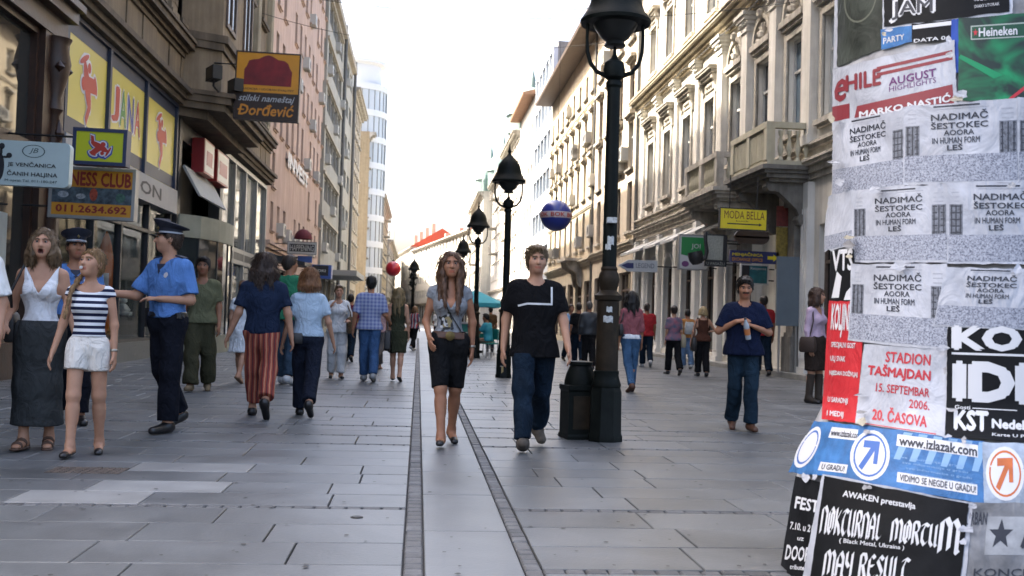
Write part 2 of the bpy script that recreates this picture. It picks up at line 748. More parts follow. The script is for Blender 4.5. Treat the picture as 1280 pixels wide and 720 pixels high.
# worn brown repair patch of small setts, and a little drain cover
pp = MB()
y = 7.40
while y < 7.66:
    x = -2.52
    while x < -2.06:
        pp.slab(x + 0.003, x + 0.043, y + 0.003, y + 0.043, -0.003, 0.006 + rs.uniform(-0.002, 0.002), 0.004)
        x += 0.046
    y += 0.046
tag(pp.build('repair_patch', m_brown, pav, fix=False), kind='stuff')
dr = empty('drain_cover', (-0.31, 5.94, 0))
MB().lathe([(0.030, 0.0), (0.030, 0.006), (0.025, 0.008)], 20).build('cover_plate', mat('cast_iron', (0.03, 0.03, 0.03), 0.5, var=0.3, scale=20, metal=0.6), dr)
MB().lathe([(0.036, 0.0), (0.036, 0.004), (0.031, 0.004), (0.031, 0.0)], 20, cap=False).build('rim', m_joint, dr)
tag(dr, 'small round dark drain cover set in the paving left of the middle lane', 'drain cover')
# kerb steps along the right-hand building
ks = MB()
for i in range(26):
    ks.slab(XR - 0.42, XR - 0.02, 16 + i * 1.1, 16 + i * 1.1 + 1.09, -0.012, 0.13, 0.012)
tag(ks.build('kerb_step', mat('kerb_stone', (0.20, 0.20, 0.19), 0.7, var=0.25, scale=5, bump=0.3, bscale=40)), kind='structure')
# ------------------------------------------------------------------ right-hand side of the street
m_st_grey = mat('stucco_pale', (0.70, 0.68, 0.62), 0.85, var=0.16, scale=1.2, streak=0.24, bump=0.25, bscale=25)
m_st_trim = mat('stucco_trim', (0.50, 0.465, 0.40), 0.85, var=0.38, scale=2.5, streak=0.4, bump=0.25, bscale=25)
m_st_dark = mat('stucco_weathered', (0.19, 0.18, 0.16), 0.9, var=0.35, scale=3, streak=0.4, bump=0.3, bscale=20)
m_yellow = mat('stucco_yellow', (0.52, 0.45, 0.33), 0.88, var=0.13, scale=1.0, streak=0.22, bump=0.2, bscale=20)
m_cream = mat('stucco_cream', (0.53, 0.46, 0.36), 0.88, var=0.12, scale=1.0, streak=0.18, bump=0.2, bscale=20)
m_beige = mat('stone_beige', (0.50, 0.45, 0.35), 0.85, var=0.14, scale=2.0, streak=0.18, bump=0.3, bscale=20)
m_wfr = mat('window_white', (0.48, 0.48, 0.46), 0.5, var=0.12, scale=6)
m_wfr_b = mat('window_brown', (0.10, 0.07, 0.05), 0.6, var=0.3, scale=6)
m_pane = glass_mat('pane', (0.025, 0.03, 0.036), 0.04, rnd=0.3, pale=(0.25, 0.24, 0.22))
m_pane_d = glass_mat('pane_dark', (0.012, 0.013, 0.015), 0.05)
m_pane_b = glass_mat('pane_blue', (0.10, 0.15, 0.20), 0.05, rnd=0.4, pale=(0.28, 0.33, 0.38))
m_iron = mat('wrought_iron', (0.015, 0.015, 0.015), 0.5, metal=0.3)
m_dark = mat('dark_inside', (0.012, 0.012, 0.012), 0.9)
m_roof = mat('roof_tin', (0.10, 0.07, 0.055), 0.7, var=0.3, scale=3)
m_rooft = mat('roof_tile', (0.42, 0.11, 0.055), 0.85, var=0.25, scale=8)
m_greenroof = mat('copper_green', (0.16, 0.23, 0.21), 0.7, var=0.3, scale=5)
m_pipe = mat('drain_pipe', (0.10, 0.10, 0.095), 0.6, var=0.3, scale=5)


def body(fac, parent, s0, s1, H, ops, m, depth=11, name='wall'):
    w = MB()
    fac.wall(w, s0, s1, 0, H, ops)
    o = w.build(name, m, parent)
    c = MB()
    fac.box(c, s0 + 0.01, s1 - 0.01, 0, H - 0.03, -depth, -0.318)
    c.build('rear_block', m, parent)
    return o


def pilaster(fac, parent, s, w, z0, z1, m, o=0.14, cap=True, flutes=0, name='pilaster'):
    b = MB()
    fac.box(b, s - w / 2, s + w / 2, z0, z1, -0.02, o)
    fac.box(b, s - w / 2 - 0.05, s + w / 2 + 0.05, z0, z0 + 0.22, -0.02, o + 0.05)
    if cap:
        fac.box(b, s - w / 2 - 0.04, s + w / 2 + 0.04, z1 - 0.52, z1 - 0.45, -0.02, o + 0.04)
        for k, (h, e) in enumerate(((0.14, 0.03), (0.12, 0.08), (0.1, 0.14), (0.07, 0.19))):
            fac.box(b, s - w / 2 - e, s + w / 2 + e, z1 - 0.43 + k * 0.108, z1 - 0.43 + k * 0.108 + 0.104, -0.02, o + e)
        for sgn in (-1, 1):           # little volutes and leaves of the capital
            for kk in range(3):
                q = s + sgn * (w / 2) * (0.25 + 0.36 * kk)
                b.lathe([(0.0, -0.07), (0.065, -0.03), (0.07, 0.03), (0.0, 0.08)], 7, fac.p(q, z1 - 0.28 + 0.04 * kk, o + 0.05), cap=False)
    for k in range(flutes):
        q = s - w / 2 + w * (k + 0.5) / flutes
        fac.box(b, q - w * 0.28 / flutes, q + w * 0.28 / flutes, z0 + 0.4, z1 - 0.6, o - 0.002, o + 0.018)
    return b.build(name, m, parent)


def surround(fac, parent, s, z, w, h, m, o=0.07, t=0.15):
    b = MB()
    fac.box(b, s - w / 2 - t, s - w / 2, z - 0.0, z + h + t, -0.02, o)
    fac.box(b, s + w / 2, s + w / 2 + t, z - 0.0, z + h + t, -0.02, o)
    fac.box(b, s - w / 2, s + w / 2, z + h, z + h + t, -0.02, o + 0.002)
    return b.build('window_surround', m, parent)


def sill(fac, parent, s, z, w, m, o=0.16, h=0.12):
    b = MB()
    fac.box(b, s - w / 2, s + w / 2, z - h, z - 0.004, -0.02, o)
    fac.box(b, s - w / 2 + 0.06, s + w / 2 - 0.06, z - h - 0.07, z - h, -0.02, o - 0.07)
    return b.build('sill', m, parent)


def hood(fac, parent, s, z, w, m, consoles=True, o=0.34, name='pediment'):
    """straight hood on two scrolled consoles"""
    b = MB()
    zz = z
    for h, e, dw in ((0.08, o * 0.45, -0.12), (0.10, o * 0.65, -0.06), (0.07, o * 0.9, 0.0), (0.05, o, 0.04)):
        fac.box(b, s - w / 2 - dw, s + w / 2 + dw, zz, zz + h, -0.02, e)
        zz += h
    p = [(s - w / 2 - 0.02, zz), (s + w / 2 + 0.02, zz), (s, zz + 0.04)]
    b.prism(p, lambda u, v: fac.p(u, v, 0.0), lambda u, v: fac.p(u, v, o * 0.75))
    if consoles:
        for sg in (-1, 1):
            q = s + sg * (w / 2 - 0.1)
            prof = [(0, z), (0, z - 0.55), (0.07, z - 0.52), (0.09, z - 0.42), (0.07, z - 0.3), (0.13, z - 0.18), (o * 0.62, z - 0.08), (o * 0.62, z)]
            b.prism(prof, lambda u, v: fac.p(q - 0.075, v, u), lambda u, v: fac.p(q + 0.075, v, u))
        fac.box(b, s - w / 2 + 0.26, s + w / 2 - 0.26, z - 0.34, z - 0.06, -0.02, 0.05)
        for k in range(3):
            q = s + (k - 1) * 0.2
            b.lathe([(0.0, -0.08), (0.07, -0.02), (0.06, 0.05), (0.0, 0.09)], 7, fac.p(q, z - 0.2, 0.06), cap=False)
    return b.build(name, m, parent)


def arch_panel(fac, parent, s, z, r, m, o=0.13, name='arched_tympanum'):
    """half-round relief over a window: archivolt rings, shell and key stone"""
    b = MB()
    n = 14
    for r0, r1, oo in ((r * 0.82, r, o), (r * 0.74, r * 0.82, o * 0.6)):
        poly = [(r1 * cos(pi * k / n), r1 * sin(pi * k / n)) for k in range(n + 1)] + [(r0 * cos(pi * k / n), r0 * sin(pi * k / n)) for k in range(n, -1, -1)]
        for k in range(n):
            q = [poly[k], poly[k + 1], poly[2 * n - k], poly[2 * n + 1 - k]]
            b.prism(q, lambda u, v: fac.p(s + u, z + v, -0.02), lambda u, v: fac.p(s + u, z + v, oo))
    for k in range(7):                # scallops of the shell
        a = pi * (k + 0.5) / 7
        b.tube([fac.p(s + 0.1 * r * cos(a), z + 0.1 * r * sin(a), 0.03), fac.p(s + 0.66 * r * cos(a), z + 0.66 * r * sin(a), 0.05)], [0.03, 0.075], 6)
    b.lathe([(0.0, -0.14), (0.10, -0.05), (0.09, 0.08), (0.0, 0.15)], 8, fac.p(s, z + 0.2 * r, 0.1), cap=False)
    b.lathe([(0.0, -0.16), (0.11, -0.05), (0.1, 0.1), (0.0, 0.17)], 8, fac.p(s, z + r * 0.98, 0.14), cap=False)
    fac.box(b, s - r * 1.08, s + r * 1.08, z - 0.16, z - 0.003, -0.02, o + 0.06)
    fac.box(b, s - r * 1.02, s + r * 1.02, z - 0.26, z - 0.16, -0.02, o)
    return b.build(name, m, parent)


BAL = {}


def balcony(fac, parent, s0, s1, zf, o, m_rail, m_slab_, front='panel', h=0.95):
    """stone balcony on carved consoles; balusters on the short side, panels or balusters in front"""
    b = MB()
    zz = zf
    for hh, e in ((0.10, 0.14), (0.08, 0.07), (0.10, 0.0), (0.08, -0.1)):
        fac.box(b, s0 - e, s1 + e, zz - hh, zz, -0.02, o + e)
        zz -= hh
    root = b.build('balcony', m_slab_, parent)
    r = MB()
    t = 0.16
    fac.box(r, s0, s1, zf + h - 0.14, zf + h, o - t - 0.03, o + 0.03)
    for q in (s0, s1 - t):
        fac.box(r, q - 0.0, q + t, zf + h - 0.139, zf + h - 0.001, 0, o - t - 0.03)
        fac.box(r, q, q + t, zf + 0.001, zf + 0.12, 0, o - t)
    fac.box(r, s0, s1, zf + 0.001, zf + 0.12, o - t, o)
    for q in (s0, (s0 + s1) / 2 - 0.11, s1 - 0.22):
        fac.box(r, q, q + 0.22, zf + 0.12, zf + h - 0.14, o - t - 0.02, o + 0.02)
    if front == 'panel':
        for qa, qb in ((s0 + 0.22, (s0 + s1) / 2 - 0.11), ((s0 + s1) / 2 + 0.11, s1 - 0.22)):
            fac.box(r, qa, qb, zf + 0.12, zf + h - 0.14, o - t * 0.7, o - t * 0.25)
            n = 9
            for k in range(n):
                q = qa + (qb - qa) * (k + 0.5) / n
                fac.box(r, q - 0.035, q + 0.035, zf + 0.18, zf + h - 0.2, o - t * 0.26, o - 0.01)
    r.build('parapet', m_rail, root)
    if 'm' not in BAL:
        BAL['m'] = MB().lathe([(0.06, 0), (0.06, 0.05), (0.03, 0.09), (0.06, 0.2), (0.072, 0.28), (0.05, 0.42), (0.028, 0.55), (0.05, 0.6), (0.06, 0.64), (0.06, 0.69)], 10).mesh('baluster', m_rail, True)
    spots = [(q, oo) for q in (s0 + t / 2, s1 - t / 2) for oo in np.arange(0.16, o - t - 0.05, 0.2)]
    if front != 'panel':
        spots += [(q, o - t / 2) for q in np.arange(s0 + 0.34, s1 - 0.3, 0.2) if abs(q - (s0 + s1) / 2) > 0.18]
    for q, oo in spots:
        obj('baluster', BAL['m'], root, fac.p(q, zf + 0.12, oo))
    for q in (s0 + 0.35, s1 - 0.35):
        c = MB()
        z = zz
        prof = [(0, z), (o - 0.1, z), (o - 0.06, z - 0.1), (o - 0.16, z - 0.2), (o - 0.36, z - 0.22), (o - 0.5, z - 0.34), (0.3, z - 0.62), (0.22, z - 0.8), (0.26, z - 0.95), (0.12, z - 1.02), (0, z - 1.0)]
        c.prism(prof, lambda u, v: fac.p(q - 0.14, v, u), lambda u, v: fac.p(q + 0.14, v, u))
        c.tube([fac.p(q - 0.17, z - 0.12, o - 0.18), fac.p(q + 0.17, z - 0.12, o - 0.18)], 0.1, 10)
        c.tube([fac.p(q - 0.17, z - 0.84, 0.17), fac.p(q + 0.17, z - 0.84, 0.17)], 0.12, 10)
        c.build('console', m_slab_, root)
    return root


# --- nearest house: pale stucco palace with pilasters, arched reliefs and two balconies
S0, S1 = 12.0, 42.3
w_s = [24.29, 26.61, 28.93, 31.68, 34.44, 37.22, 39.89]
HR1 = 18.5
R1 = empty('stucco_palace', (XR, 27, 0))
R1.location = (0, 0, 0)
tag(R1, 'pale ornate stucco palace with pilasters and carved stone balconies on the right', 'building')
ops = []
first = [(s, 5.85, 1.02, 2.38) for s in w_s] + [(q, 5.85, 1.02, 2.38) for q in (22.0, 19.7, 17.4, 15.1)]
second = [(s, 10.95, 1.0, 1.85) for s, *_ in first]
third = [(s, 14.5, 1.0, 1.7) for s, *_ in first]
for s, z, w, h in first + second + third:
    ops.append((s - w / 2, s + w / 2, z, z + h))
ground_ops = [('portal', 24.0, 27.4, 0.15, 4.2)]
arches = [(28.1, 29.5), (30.7, 32.1), (33.3, 34.7), (35.9, 37.3), (38.5, 39.9), (40.6, 41.7)]
for a, b in arches:
    ground_ops.append(('shop', a, b, 0.35, 3.6))
near_shops = [(13, 15.4), (16.2, 18.6), (19.6, 22.6)]
for a, b in near_shops:
    ground_ops.append(('shop', a, b, 0.35, 3.5))
ops += [o[1:] for o in ground_ops]
body(FR, R1, S0, S1, HR1, ops, m_st_grey)
for s, z, w, h in first:
    window(FR, s, z, w, h, R1, m_wfr, m_pane_b if s < 25 else m_pane, 1, 0.66, 0.07)
for s, z, w, h in second + third:
    window(FR, s, z, w, h, R1, m_wfr, m_pane, 1, 0.66, 0.065)
for s, z, w, h in first[:3] + first[7:]:
    surround(FR, R1, s, z, w, h, m_st_trim, 0.06, 0.13)
    arch_panel(FR, R1, s, z + h + 0.5, 0.72, m_st_trim)
    sill(FR, R1, s, z, w + 0.4, m_st_trim)
for s in [25.45, 27.77, 30.1, 23.1, 20.85, 18.55, 16.2]:
    pilaster(FR, R1, s, 0.5, 5.35, 9.75, m_st_grey, 0.2)
for s, z, w, h in first[3:7]:
    surround(FR, R1, s, z, w, h, m_st_trim, 0.06, 0.15)
    hood(FR, R1, s, z + h + 0.62, w + 0.62, m_st_trim)
    sill(FR, R1, s, z, w + 0.4, m_st_trim)
    b = MB()
    FR.box(b, s - 0.42, s + 0.42, 5.02, 5.55, -0.02, 0.05)
    FR.box(b, s - 0.34, s + 0.34, 5.1, 5.47, 0.049, 0.07)
    b.build('apron_panel', m_st_trim, R1)
for s in [33.06, 35.83, 38.55, 41.2]:
    pilaster(FR, R1, s, 0.34, 5.35, 9.75, m_st_grey, 0.1)
for s, z, w, h in second:
    surround(FR, R1, s, z, w, h, m_st_trim, 0.06, 0.13)
    hood(FR, R1, s, z + h + 0.38, w + 0.55, m_st_trim, True, 0.3)
    sill(FR, R1, s, z, w + 0.36, m_st_trim, 0.14)
for s, z, w, h in third:
    surround(FR, R1, s, z, w, h, m_st_trim, 0.05, 0.12)
    sill(FR, R1, s, z, w + 0.36, m_st_trim, 0.14)
cn = MB()
FR.cornice(cn, S0, S1, 4.55, ((0.14, 0.10), (0.16, 0.16), (0.08, 0.26), (0.06, 0.30)))
FR.cornice(cn, S0, S1, 5.24, ((0.08, 0.14), (0.06, 0.2)))
cn.build('string_course', m_st_trim, R1)
cn = MB()
FR.cornice(cn, S0, S1, 9.78, ((0.16, 0.08), (0.12, 0.22), (0.10, 0.36), (0.08, 0.5), (0.06, 0.54)))
for k in range(int((S1 - S0) / 0.32)):
    q = S0 + 0.1 + k * 0.32
    FR.box(cn, q, q + 0.16, 9.84, 9.95, 0.079, 0.16)
cn.build('cornice', mat('cornice_ochre', (0.50, 0.44, 0.33), 0.85, var=0.15, scale=2, streak=0.25, bump=0.2), R1)
cn = MB()
FR.cornice(cn, S0, S1, 17.5, ((0.3, 0.15), (0.2, 0.4), (0.15, 0.7), (0.1, 0.8)))
cn.build('eaves_cornice', m_st_trim, R1)
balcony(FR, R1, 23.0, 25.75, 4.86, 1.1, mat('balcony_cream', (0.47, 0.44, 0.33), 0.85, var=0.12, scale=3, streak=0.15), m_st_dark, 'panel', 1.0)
balcony(FR, R1, 27.0, 30.3, 4.86, 1.1, m_st_trim, m_st_trim, 'balusters', 0.95)
# ground floor: rusticated piers, dark portal, arched shop windows with white pilasters
gr = MB()
for a, b in arches:
    n = 8
    cx, r, z0 = (a + b) / 2, (b - a) / 2, 3.6 - (b - a) / 2
    for k in range(n):                # spandrels turn the opening into an arch
        t0, t1 = pi * k / n, pi * (k + 1) / n
        q = [(cx + r * cos(t0), z0 + r * sin(t0)), (cx + r * cos(t1), z0 + r * sin(t1)), (cx + r * cos(t1), 3.61), (cx + r * cos(t0), 3.61)]
        gr.prism(q, lambda u, v: FR.p(u, v, -0.3), lambda u, v: FR.p(u, v, -0.003))
        q = [(cx + r * cos(t0), z0 + r * sin(t0)), (cx + r * cos(t1), z0 + r * sin(t1)), (cx + (r + 0.16) * cos(t1), z0 + (r + 0.16) * sin(t1)), (cx + (r + 0.16) * cos(t0), z0 + (r + 0.16) * sin(t0))]
        gr.prism(q, lambda u, v: FR.p(u, v, -0.02), lambda u, v: FR.p(u, v, 0.06))
    FR.box(gr, a - 0.16, a, 0.3, z0, -0.02, 0.06)
    FR.box(gr, b, b + 0.16, 0.3, z0, -0.02, 0.06)
gr.build('shop_arch', mat('shop_white', (0.68, 0.68, 0.66), 0.7, var=0.1, scale=2, streak=0.1), R1)
for a, b in arches + near_shops:
    window(FR, (a + b) / 2, 0.35, b - a - 0.01, 3.2, R1, m_wfr_b, m_pane_d, 1, 0.72, 0.08)
for s in (30.1, 32.7, 35.3, 37.9, 40.25, 42.0, 23.1, 19.1, 15.8):
    pilaster(FR, R1, s, 0.42, 0.05, 4.5, MATS['shop_white'], 0.16, False, 3)
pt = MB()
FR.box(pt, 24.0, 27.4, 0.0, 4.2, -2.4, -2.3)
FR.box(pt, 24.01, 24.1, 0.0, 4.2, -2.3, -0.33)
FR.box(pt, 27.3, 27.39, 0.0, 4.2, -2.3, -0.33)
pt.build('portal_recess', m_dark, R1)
for q in (23.66, 27.6):
    b = MB()
    FR.box(b, q - 0.3, q + 0.3, 0.02, 0.95, -0.02, 0.34)
    FR.box(b, q - 0.26, q + 0.26, 0.95, 1.05, -0.02, 0.3)
    FR.box(b, q - 0.22, q + 0.22, 1.05, 4.0, -0.02, 0.26)
    FR.box(b, q - 0.3, q + 0.3, 4.0, 4.35, -0.02, 0.34)
    b.build('portal_pier', m_st_dark, R1)
# awning frames above the shop windows
aw = MB()
for i in range(6):
    a, b = arches[i]
    aw.prism([(0.02, 4.36), (0.75, 3.98), (0.75, 3.9), (0.70, 3.9), (0.02, 4.24)], lambda u, v: FR.p(a - 0.25, v, u), lambda u, v: FR.p(b + 0.25, v, u))
aw.build('awning', mat('awning_grey', (0.40, 0.40, 0.39), 0.8, var=0.2, scale=5), R1)
dpipe = MB().tube([FR.p(42.15, 17.4, 0.12), FR.p(42.15, 0.3, 0.12)], 0.07, 8)
dpipe.build('drain_pipe', m_pipe, R1)
for z0, z1, a, b in ((5.18, 5.12, 30.5, 42.0), (4.5, 4.42, 28.0, 42.2), (9.7, 9.74, 26.0, 42.2)):
    MB().tube([FR.p(a + (b - a) * k / 16, z0 + (z1 - z0) * k / 16 - 0.06 * (k % 4 in (1, 2, 3)), 0.33) for k in range(17)], 0.014, 5).build('wall_cable', m_pipe, R1)

# --- yellow house with many narrow windows, two fronts
R2 = empty('yellow_house')
tag(R2, 'sunlit yellow stucco apartment house with rows of narrow hooded windows', 'building')
T0, TB, T1, HR2 = 42.3, 53.0, 72.3, 16.3
bays = [TB + 1.25 + 2.38 * k for k in range(8)]
bays_b = [T0 + 1.5 + 2.55 * k for k in range(4)]
ops, wins = [], []
for floor, (z, h) in enumerate(((5.2, 2.0), (7.9, 1.9), (10.5, 1.75), (13.5, 1.25))):
    for s in bays:
        wins.append((s, z, 0.82, h, floor))
    for s in bays_b:
        wins.append((s, z - 0.1, 1.05, h + 0.15, floor))
for s, z, w, h, fl in wins:
    ops.append((s - w / 2, s + w / 2, z, z + h))
gops = [(TB + 0.6 + 3.1 * k, TB + 2.9 + 3.1 * k, 0.3, 3.4) for k in range(6)] + [(T0 + 0.8, T0 + 3.4, 0.3, 3.4), (T0 + 4.4, T0 + 6.4, 0.3, 3.4), (T0 + 7.4, T0 + 9.9, 0.3, 3.4)]
w = MB()
FR.wall(w, TB, T1, 0, HR2, [o for o in ops + gops if o[0] >= TB])
w.build('wall', m_yellow, R2)
w = MB()
fb = Fac(XR - 0.06, 1)
fb.wall(w, T0, TB, 0, HR2, [o for o in ops + gops if o[0] < TB])
w.build('wall', m_cream, R2)
c = MB()
FR.box(c, T0 + 0.01, T1 - 0.01, 0, HR2 - 0.03, -11, -0.318)
c.build('rear_block', m_yellow, R2)
for s, z, w, h, fl in wins:
    fc = FR if s > TB else fb
    window(fc, s, z, w, h, R2, m_wfr if fl % 2 else m_wfr_b, m_pane, 1, 0.7)
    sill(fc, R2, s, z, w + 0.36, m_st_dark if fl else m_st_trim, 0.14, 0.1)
    if fl in (1, 2):
        b = MB()
        fc.box(b, s - w / 2 - 0.22, s + w / 2 + 0.22, z + h + 0.22, z + h + 0.36, -0.02, 0.24)
        fc.box(b, s - w / 2 - 0.15, s + w / 2 + 0.15, z + h + 0.12, z + h + 0.22, -0.02, 0.12)
        b.build('window_hood', m_st_trim, R2)
for s0, s1, z0, z1 in gops:
    fc = FR if s0 > TB else fb
    window(fc, (s0 + s1) / 2, z0, s1 - s0 - 0.01, z1 - z0, R2, m_wfr_b, m_pane_d, 2, 0.75, 0.09)
cn = MB()
FR.cornice(cn, TB, T1, 4.2, ((0.16, 0.1), (0.12, 0.22), (0.08, 0.3)))
fb.cornice(cn, T0, TB, 4.3, ((0.16, 0.1), (0.12, 0.2), (0.08, 0.26)))
FR.cornice(cn, TB, T1, 7.3, ((0.08, 0.06), (0.06, 0.1)))
FR.cornice(cn, TB, T1, 12.9, ((0.08, 0.06), (0.06, 0.1)))
cn.build('string_course', m_beige, R2)
ev = MB()
ev.prism([(-0.4, HR2), (1.15, HR2 - 0.02), (1.2, HR2 + 0.12), (-6, HR2 + 2.3)], lambda u, v: FR.p(T0 + 0.02, v, u), lambda u, v: FR.p(T1 - 0.02, v, u))
ev.build('roof', m_roof, R2)
for k in range(22):
    i = rs.randrange(len(wins))
    s, z, w, h, fl = wins[i]
    air_con(FR if s > TB else fb, s + rs.choice((-0.95, 0.95)) * 1.0, z + rs.uniform(0, 0.5), R2)
MB().tube([FR.p(TB + 0.15, HR2, 0.1), FR.p(TB + 0.15, 0.3, 0.1)], 0.07, 8).build('drain_pipe', m_pipe, R2)
# small balcony with a big scroll console over the shops
b = MB()
FR.box(b, 56.5, 59.5, 4.55, 4.7, -0.02, 1.0)
for q in (57.0, 59.0):
    b.prism([(0, 4.55), (0.9, 4.55), (0.8, 4.2), (0.3, 3.9), (0.15, 3.2), (0, 3.1)], lambda u, v: FR.p(q - 0.15, v, u), lambda u, v: FR.p(q + 0.15, v, u))
b.build('balcony', m_st_trim, R2)

# --- grey and white glass-fronted office block
R3 = empty('office_block')
tag(R3, 'tall pale grey office block with strip windows and bare concrete side wall', 'building')
O0, O1, HR3 = 72.3, 83.4, 20.6
m_conc = mat('concrete', (0.27, 0.265, 0.26), 0.9, var=0.2, scale=0.8, streak=0.25, bump=0.2)
m_panel = mat('white_panel', (0.50, 0.53, 0.57), 0.5, var=0.08, scale=1)
ops = []
for f in range(6):
    z = 4.2 + f * 2.75
    for k in range(5):
        ops.append((O0 + 0.4 + k * 2.12, O0 + 0.4 + k * 2.12 + 1.95, z + 0.9, z + 2.5))
ops += [(O0 + 0.6 + 3.6 * k, O0 + 3.8 + 3.6 * k, 0.3, 3.4) for k in range(3)]
w = MB()
FR.wall(w, O0, O1, 0, HR3, ops)
w.build('wall', m_panel, R3)
c = MB()
FR.box(c, O0 + 0.004, O1 - 0.01, 0, HR3 + 0.4, -14, -0.318)
FR.box(c, O0 + 2.2, O1 - 0.01, HR3 + 0.4, HR3 + 1.6, -13, -2.2)
c.build('rear_block', m_conc, R3)
for a, b_, z0, z1 in ops:
    window(FR, (a + b_) / 2, z0, b_ - a - 0.01, z1 - z0, R3, m_wfr, m_pane_b, 1, 0, 0.06)

# --- cream house with brown eaves and a mast
R4 = empty('cream_house')
tag(R4, 'narrow cream house with brown overhanging eaves next to the grey office block', 'building')
C0, C1, HR4 = 83.4, 96.0, 19.6
ops = [(C0 + 1.2 + 2.3 * k, C0 + 2.2 + 2.3 * k, z, z + 1.9) for k in range(5) for z in (5.5, 8.9, 12.3, 15.7)]
w = MB()
FR.wall(w, C0, C1, 0, HR4, ops + [(C0 + 1 + 3.8 * k, C0 + 4 + 3.8 * k, 0.3, 3.6) for k in range(3)])
w.build('wall', mat('stucco_white', (0.58, 0.56, 0.52), 0.85, var=0.1, scale=1, streak=0.15), R4)
c = MB()
FR.box(c, C0 + 0.01, C1 - 0.01, 0, HR4, -12, -0.318)
c.build('rear_block', m_cream, R4)
for a, b_, z0, z1 in ops:
    window(FR, (a + b_) / 2, z0, 0.98, z1 - z0, R4, m_wfr_b, m_pane_d, 1, 0.7)
for k in range(3):
    window(FR, C0 + 2.5 + 3.8 * k, 0.3, 2.98, 3.3, R4, m_wfr_b, m_pane_d, 2, 0.75, 0.09)
ev = MB()
ev.prism([(-0.4, HR4), (1.0, HR4 - 0.02), (1.05, HR4 + 0.15), (-6, HR4 + 1.9)], lambda u, v: FR.p(C0 + 0.02, v, u), lambda u, v: FR.p(C1 - 0.02, v, u))
ev.build('roof', mat('roof_brown', (0.26, 0.14, 0.08), 0.8, var=0.2), R4)
mp = MB().tube([(XR + 1.5, 84.5, HR4), (XR + 1.5, 84.5, HR4 + 4.4)], [0.12, 0.03], 6)
mp.lathe([(0.0, 0), (0.22, 0.1), (0.0, 0.3)], 8, (XR + 1.5, 84.5, HR4 + 1.6), cap=False).lathe([(0.0, 0), (0.16, 0.1), (0.0, 0.25)], 8, (XR + 1.5, 84.5, HR4 + 3.0), cap=False)
mp.build('roof_finial', m_iron, R4)


def ornate(name, label, fac, s0, s1, H, floors, m, step=2.4, dome=None, w=1.0, bal=True, trim=None):
    """old town house further down the street"""
    e = empty(name)
    tag(e, label, 'building')
    trim = trim or m_st_trim
    n = max(1, int((s1 - s0 - 0.8) / step))
    pad = ((s1 - s0) - n * step) / 2
    fh = (H - 5.2) / floors
    ops = []
    for f in range(floors):
        z = 5.2 + f * fh
        for k in range(n):
            q = s0 + pad + step * (k + 0.5)
            ops.append((q - w / 2, q + w / 2, z + 0.7, z + 0.7 + fh * 0.56))
    shop = [(s0 + pad + step * k + 0.25, s0 + pad + step * (k + 1) - 0.25, 0.3, 3.6) for k in range(n)]
    wl = MB()
    fac.wall(wl, s0, s1, 0, H, ops + shop)
    wl.build('wall', m, e)
    c = MB()
    fac.box(c, s0 + 0.01, s1 - 0.01, 0, H - 0.02, -12, -0.318)
    c.build('rear_block', m, e)
    for a, b, z0, z1 in ops:
        window(fac, (a + b) / 2, z0, b - a - 0.01, z1 - z0, e, m_wfr, m_pane, 1, 0.7)
        hd = MB()
        fac.box(hd, a - 0.15, b + 0.15, z1 + 0.14, z1 + 0.3, -0.02, 0.22)
        hd.build('window_hood', trim, e)
        hd = MB()
        fac.box(hd, a - 0.15, b + 0.15, z0 - 0.12, z0 - 0.004, -0.02, 0.14)
        hd.build('sill', trim, e)
    for a, b, z0, z1 in shop:
        window(fac, (a + b) / 2, z0, b - a - 0.01, z1 - z0, e, m_wfr_b, m_pane_d, 1, 0.75, 0.09)
    cn = MB()
    fac.cornice(cn, s0, s1, 4.3, ((0.15, 0.1), (0.15, 0.25), (0.1, 0.35)))
    fac.cornice(cn, s0, s1, H - 0.9, ((0.3, 0.1), (0.2, 0.3), (0.2, 0.6), (0.15, 0.75)))
    cn.build('cornice', trim, e)
    if bal:
        for f in range(1, floors):
            z = 5.2 + f * fh + 0.45
            q = (s0 + s1) / 2 + (0.0 if f % 2 else step)
            bb = MB()
            fac.box(bb, q - 1.4, q + 1.4, z, z + 0.16, -0.02, 0.95)
            fac.box(bb, q - 1.4, q + 1.4, z + 0.9, z + 1.0, 0.85, 0.95)
            for k in range(15):
                t = q - 1.36 + k * 0.19
                fac.box(bb, t, t + 0.05, z + 0.16, z + 0.9, 0.88, 0.92)
            bb.build('balcony', trim, e)
    if dome:
        q, r = dome
        dm = MB().lathe([(r * 1.05, 0), (r * 1.05, 1.6), (r * 1.15, 1.7), (r * 1.0, 1.9), (r * 0.97, 2.5), (r * 0.8, 3.4), (r * 0.5, 4.1), (r * 0.2, 4.5), (r * 0.12, 5.3), (0.02, 6.3)], 14, fac.p(q, H, -r * 0.6))
        dm.build('dome', m_greenroof, e, True)
        st = MB().lathe([(0.35, 0), (0.3, 0.8), (0.42, 1.3), (0.25, 1.9), (0.0, 2.3)], 8, fac.p(q - r * 1.5, H, -0.2))
        st.build('roof_statue', m_greenroof, e, True)
    return e


m_ivory = mat('stucco_ivory', (0.55, 0.53, 0.47), 0.85, var=0.12, scale=1, streak=0.16)
ornate('domed_house', 'white ornate corner house with a green dome and balconies', FR, 96.0, 112.0, 19.0, 4, m_ivory, 2.5, (98.5, 2.2))
ornate('balcony_house', 'pale ornate house with balconies beyond the domed house', FR, 112.0, 131.0, 18.0, 4, mat('stucco_chalk', (0.53, 0.52, 0.49), 0.85, var=0.1, streak=0.2), 2.6, (129.0, 1.8))
f7 = Fac(XR - 1.2, 1)
ornate('white_town_house', 'white town house with a small dome far down the right side', f7, 131.0, 158.0, 17.5, 4, m_ivory, 2.7, (134, 1.8))
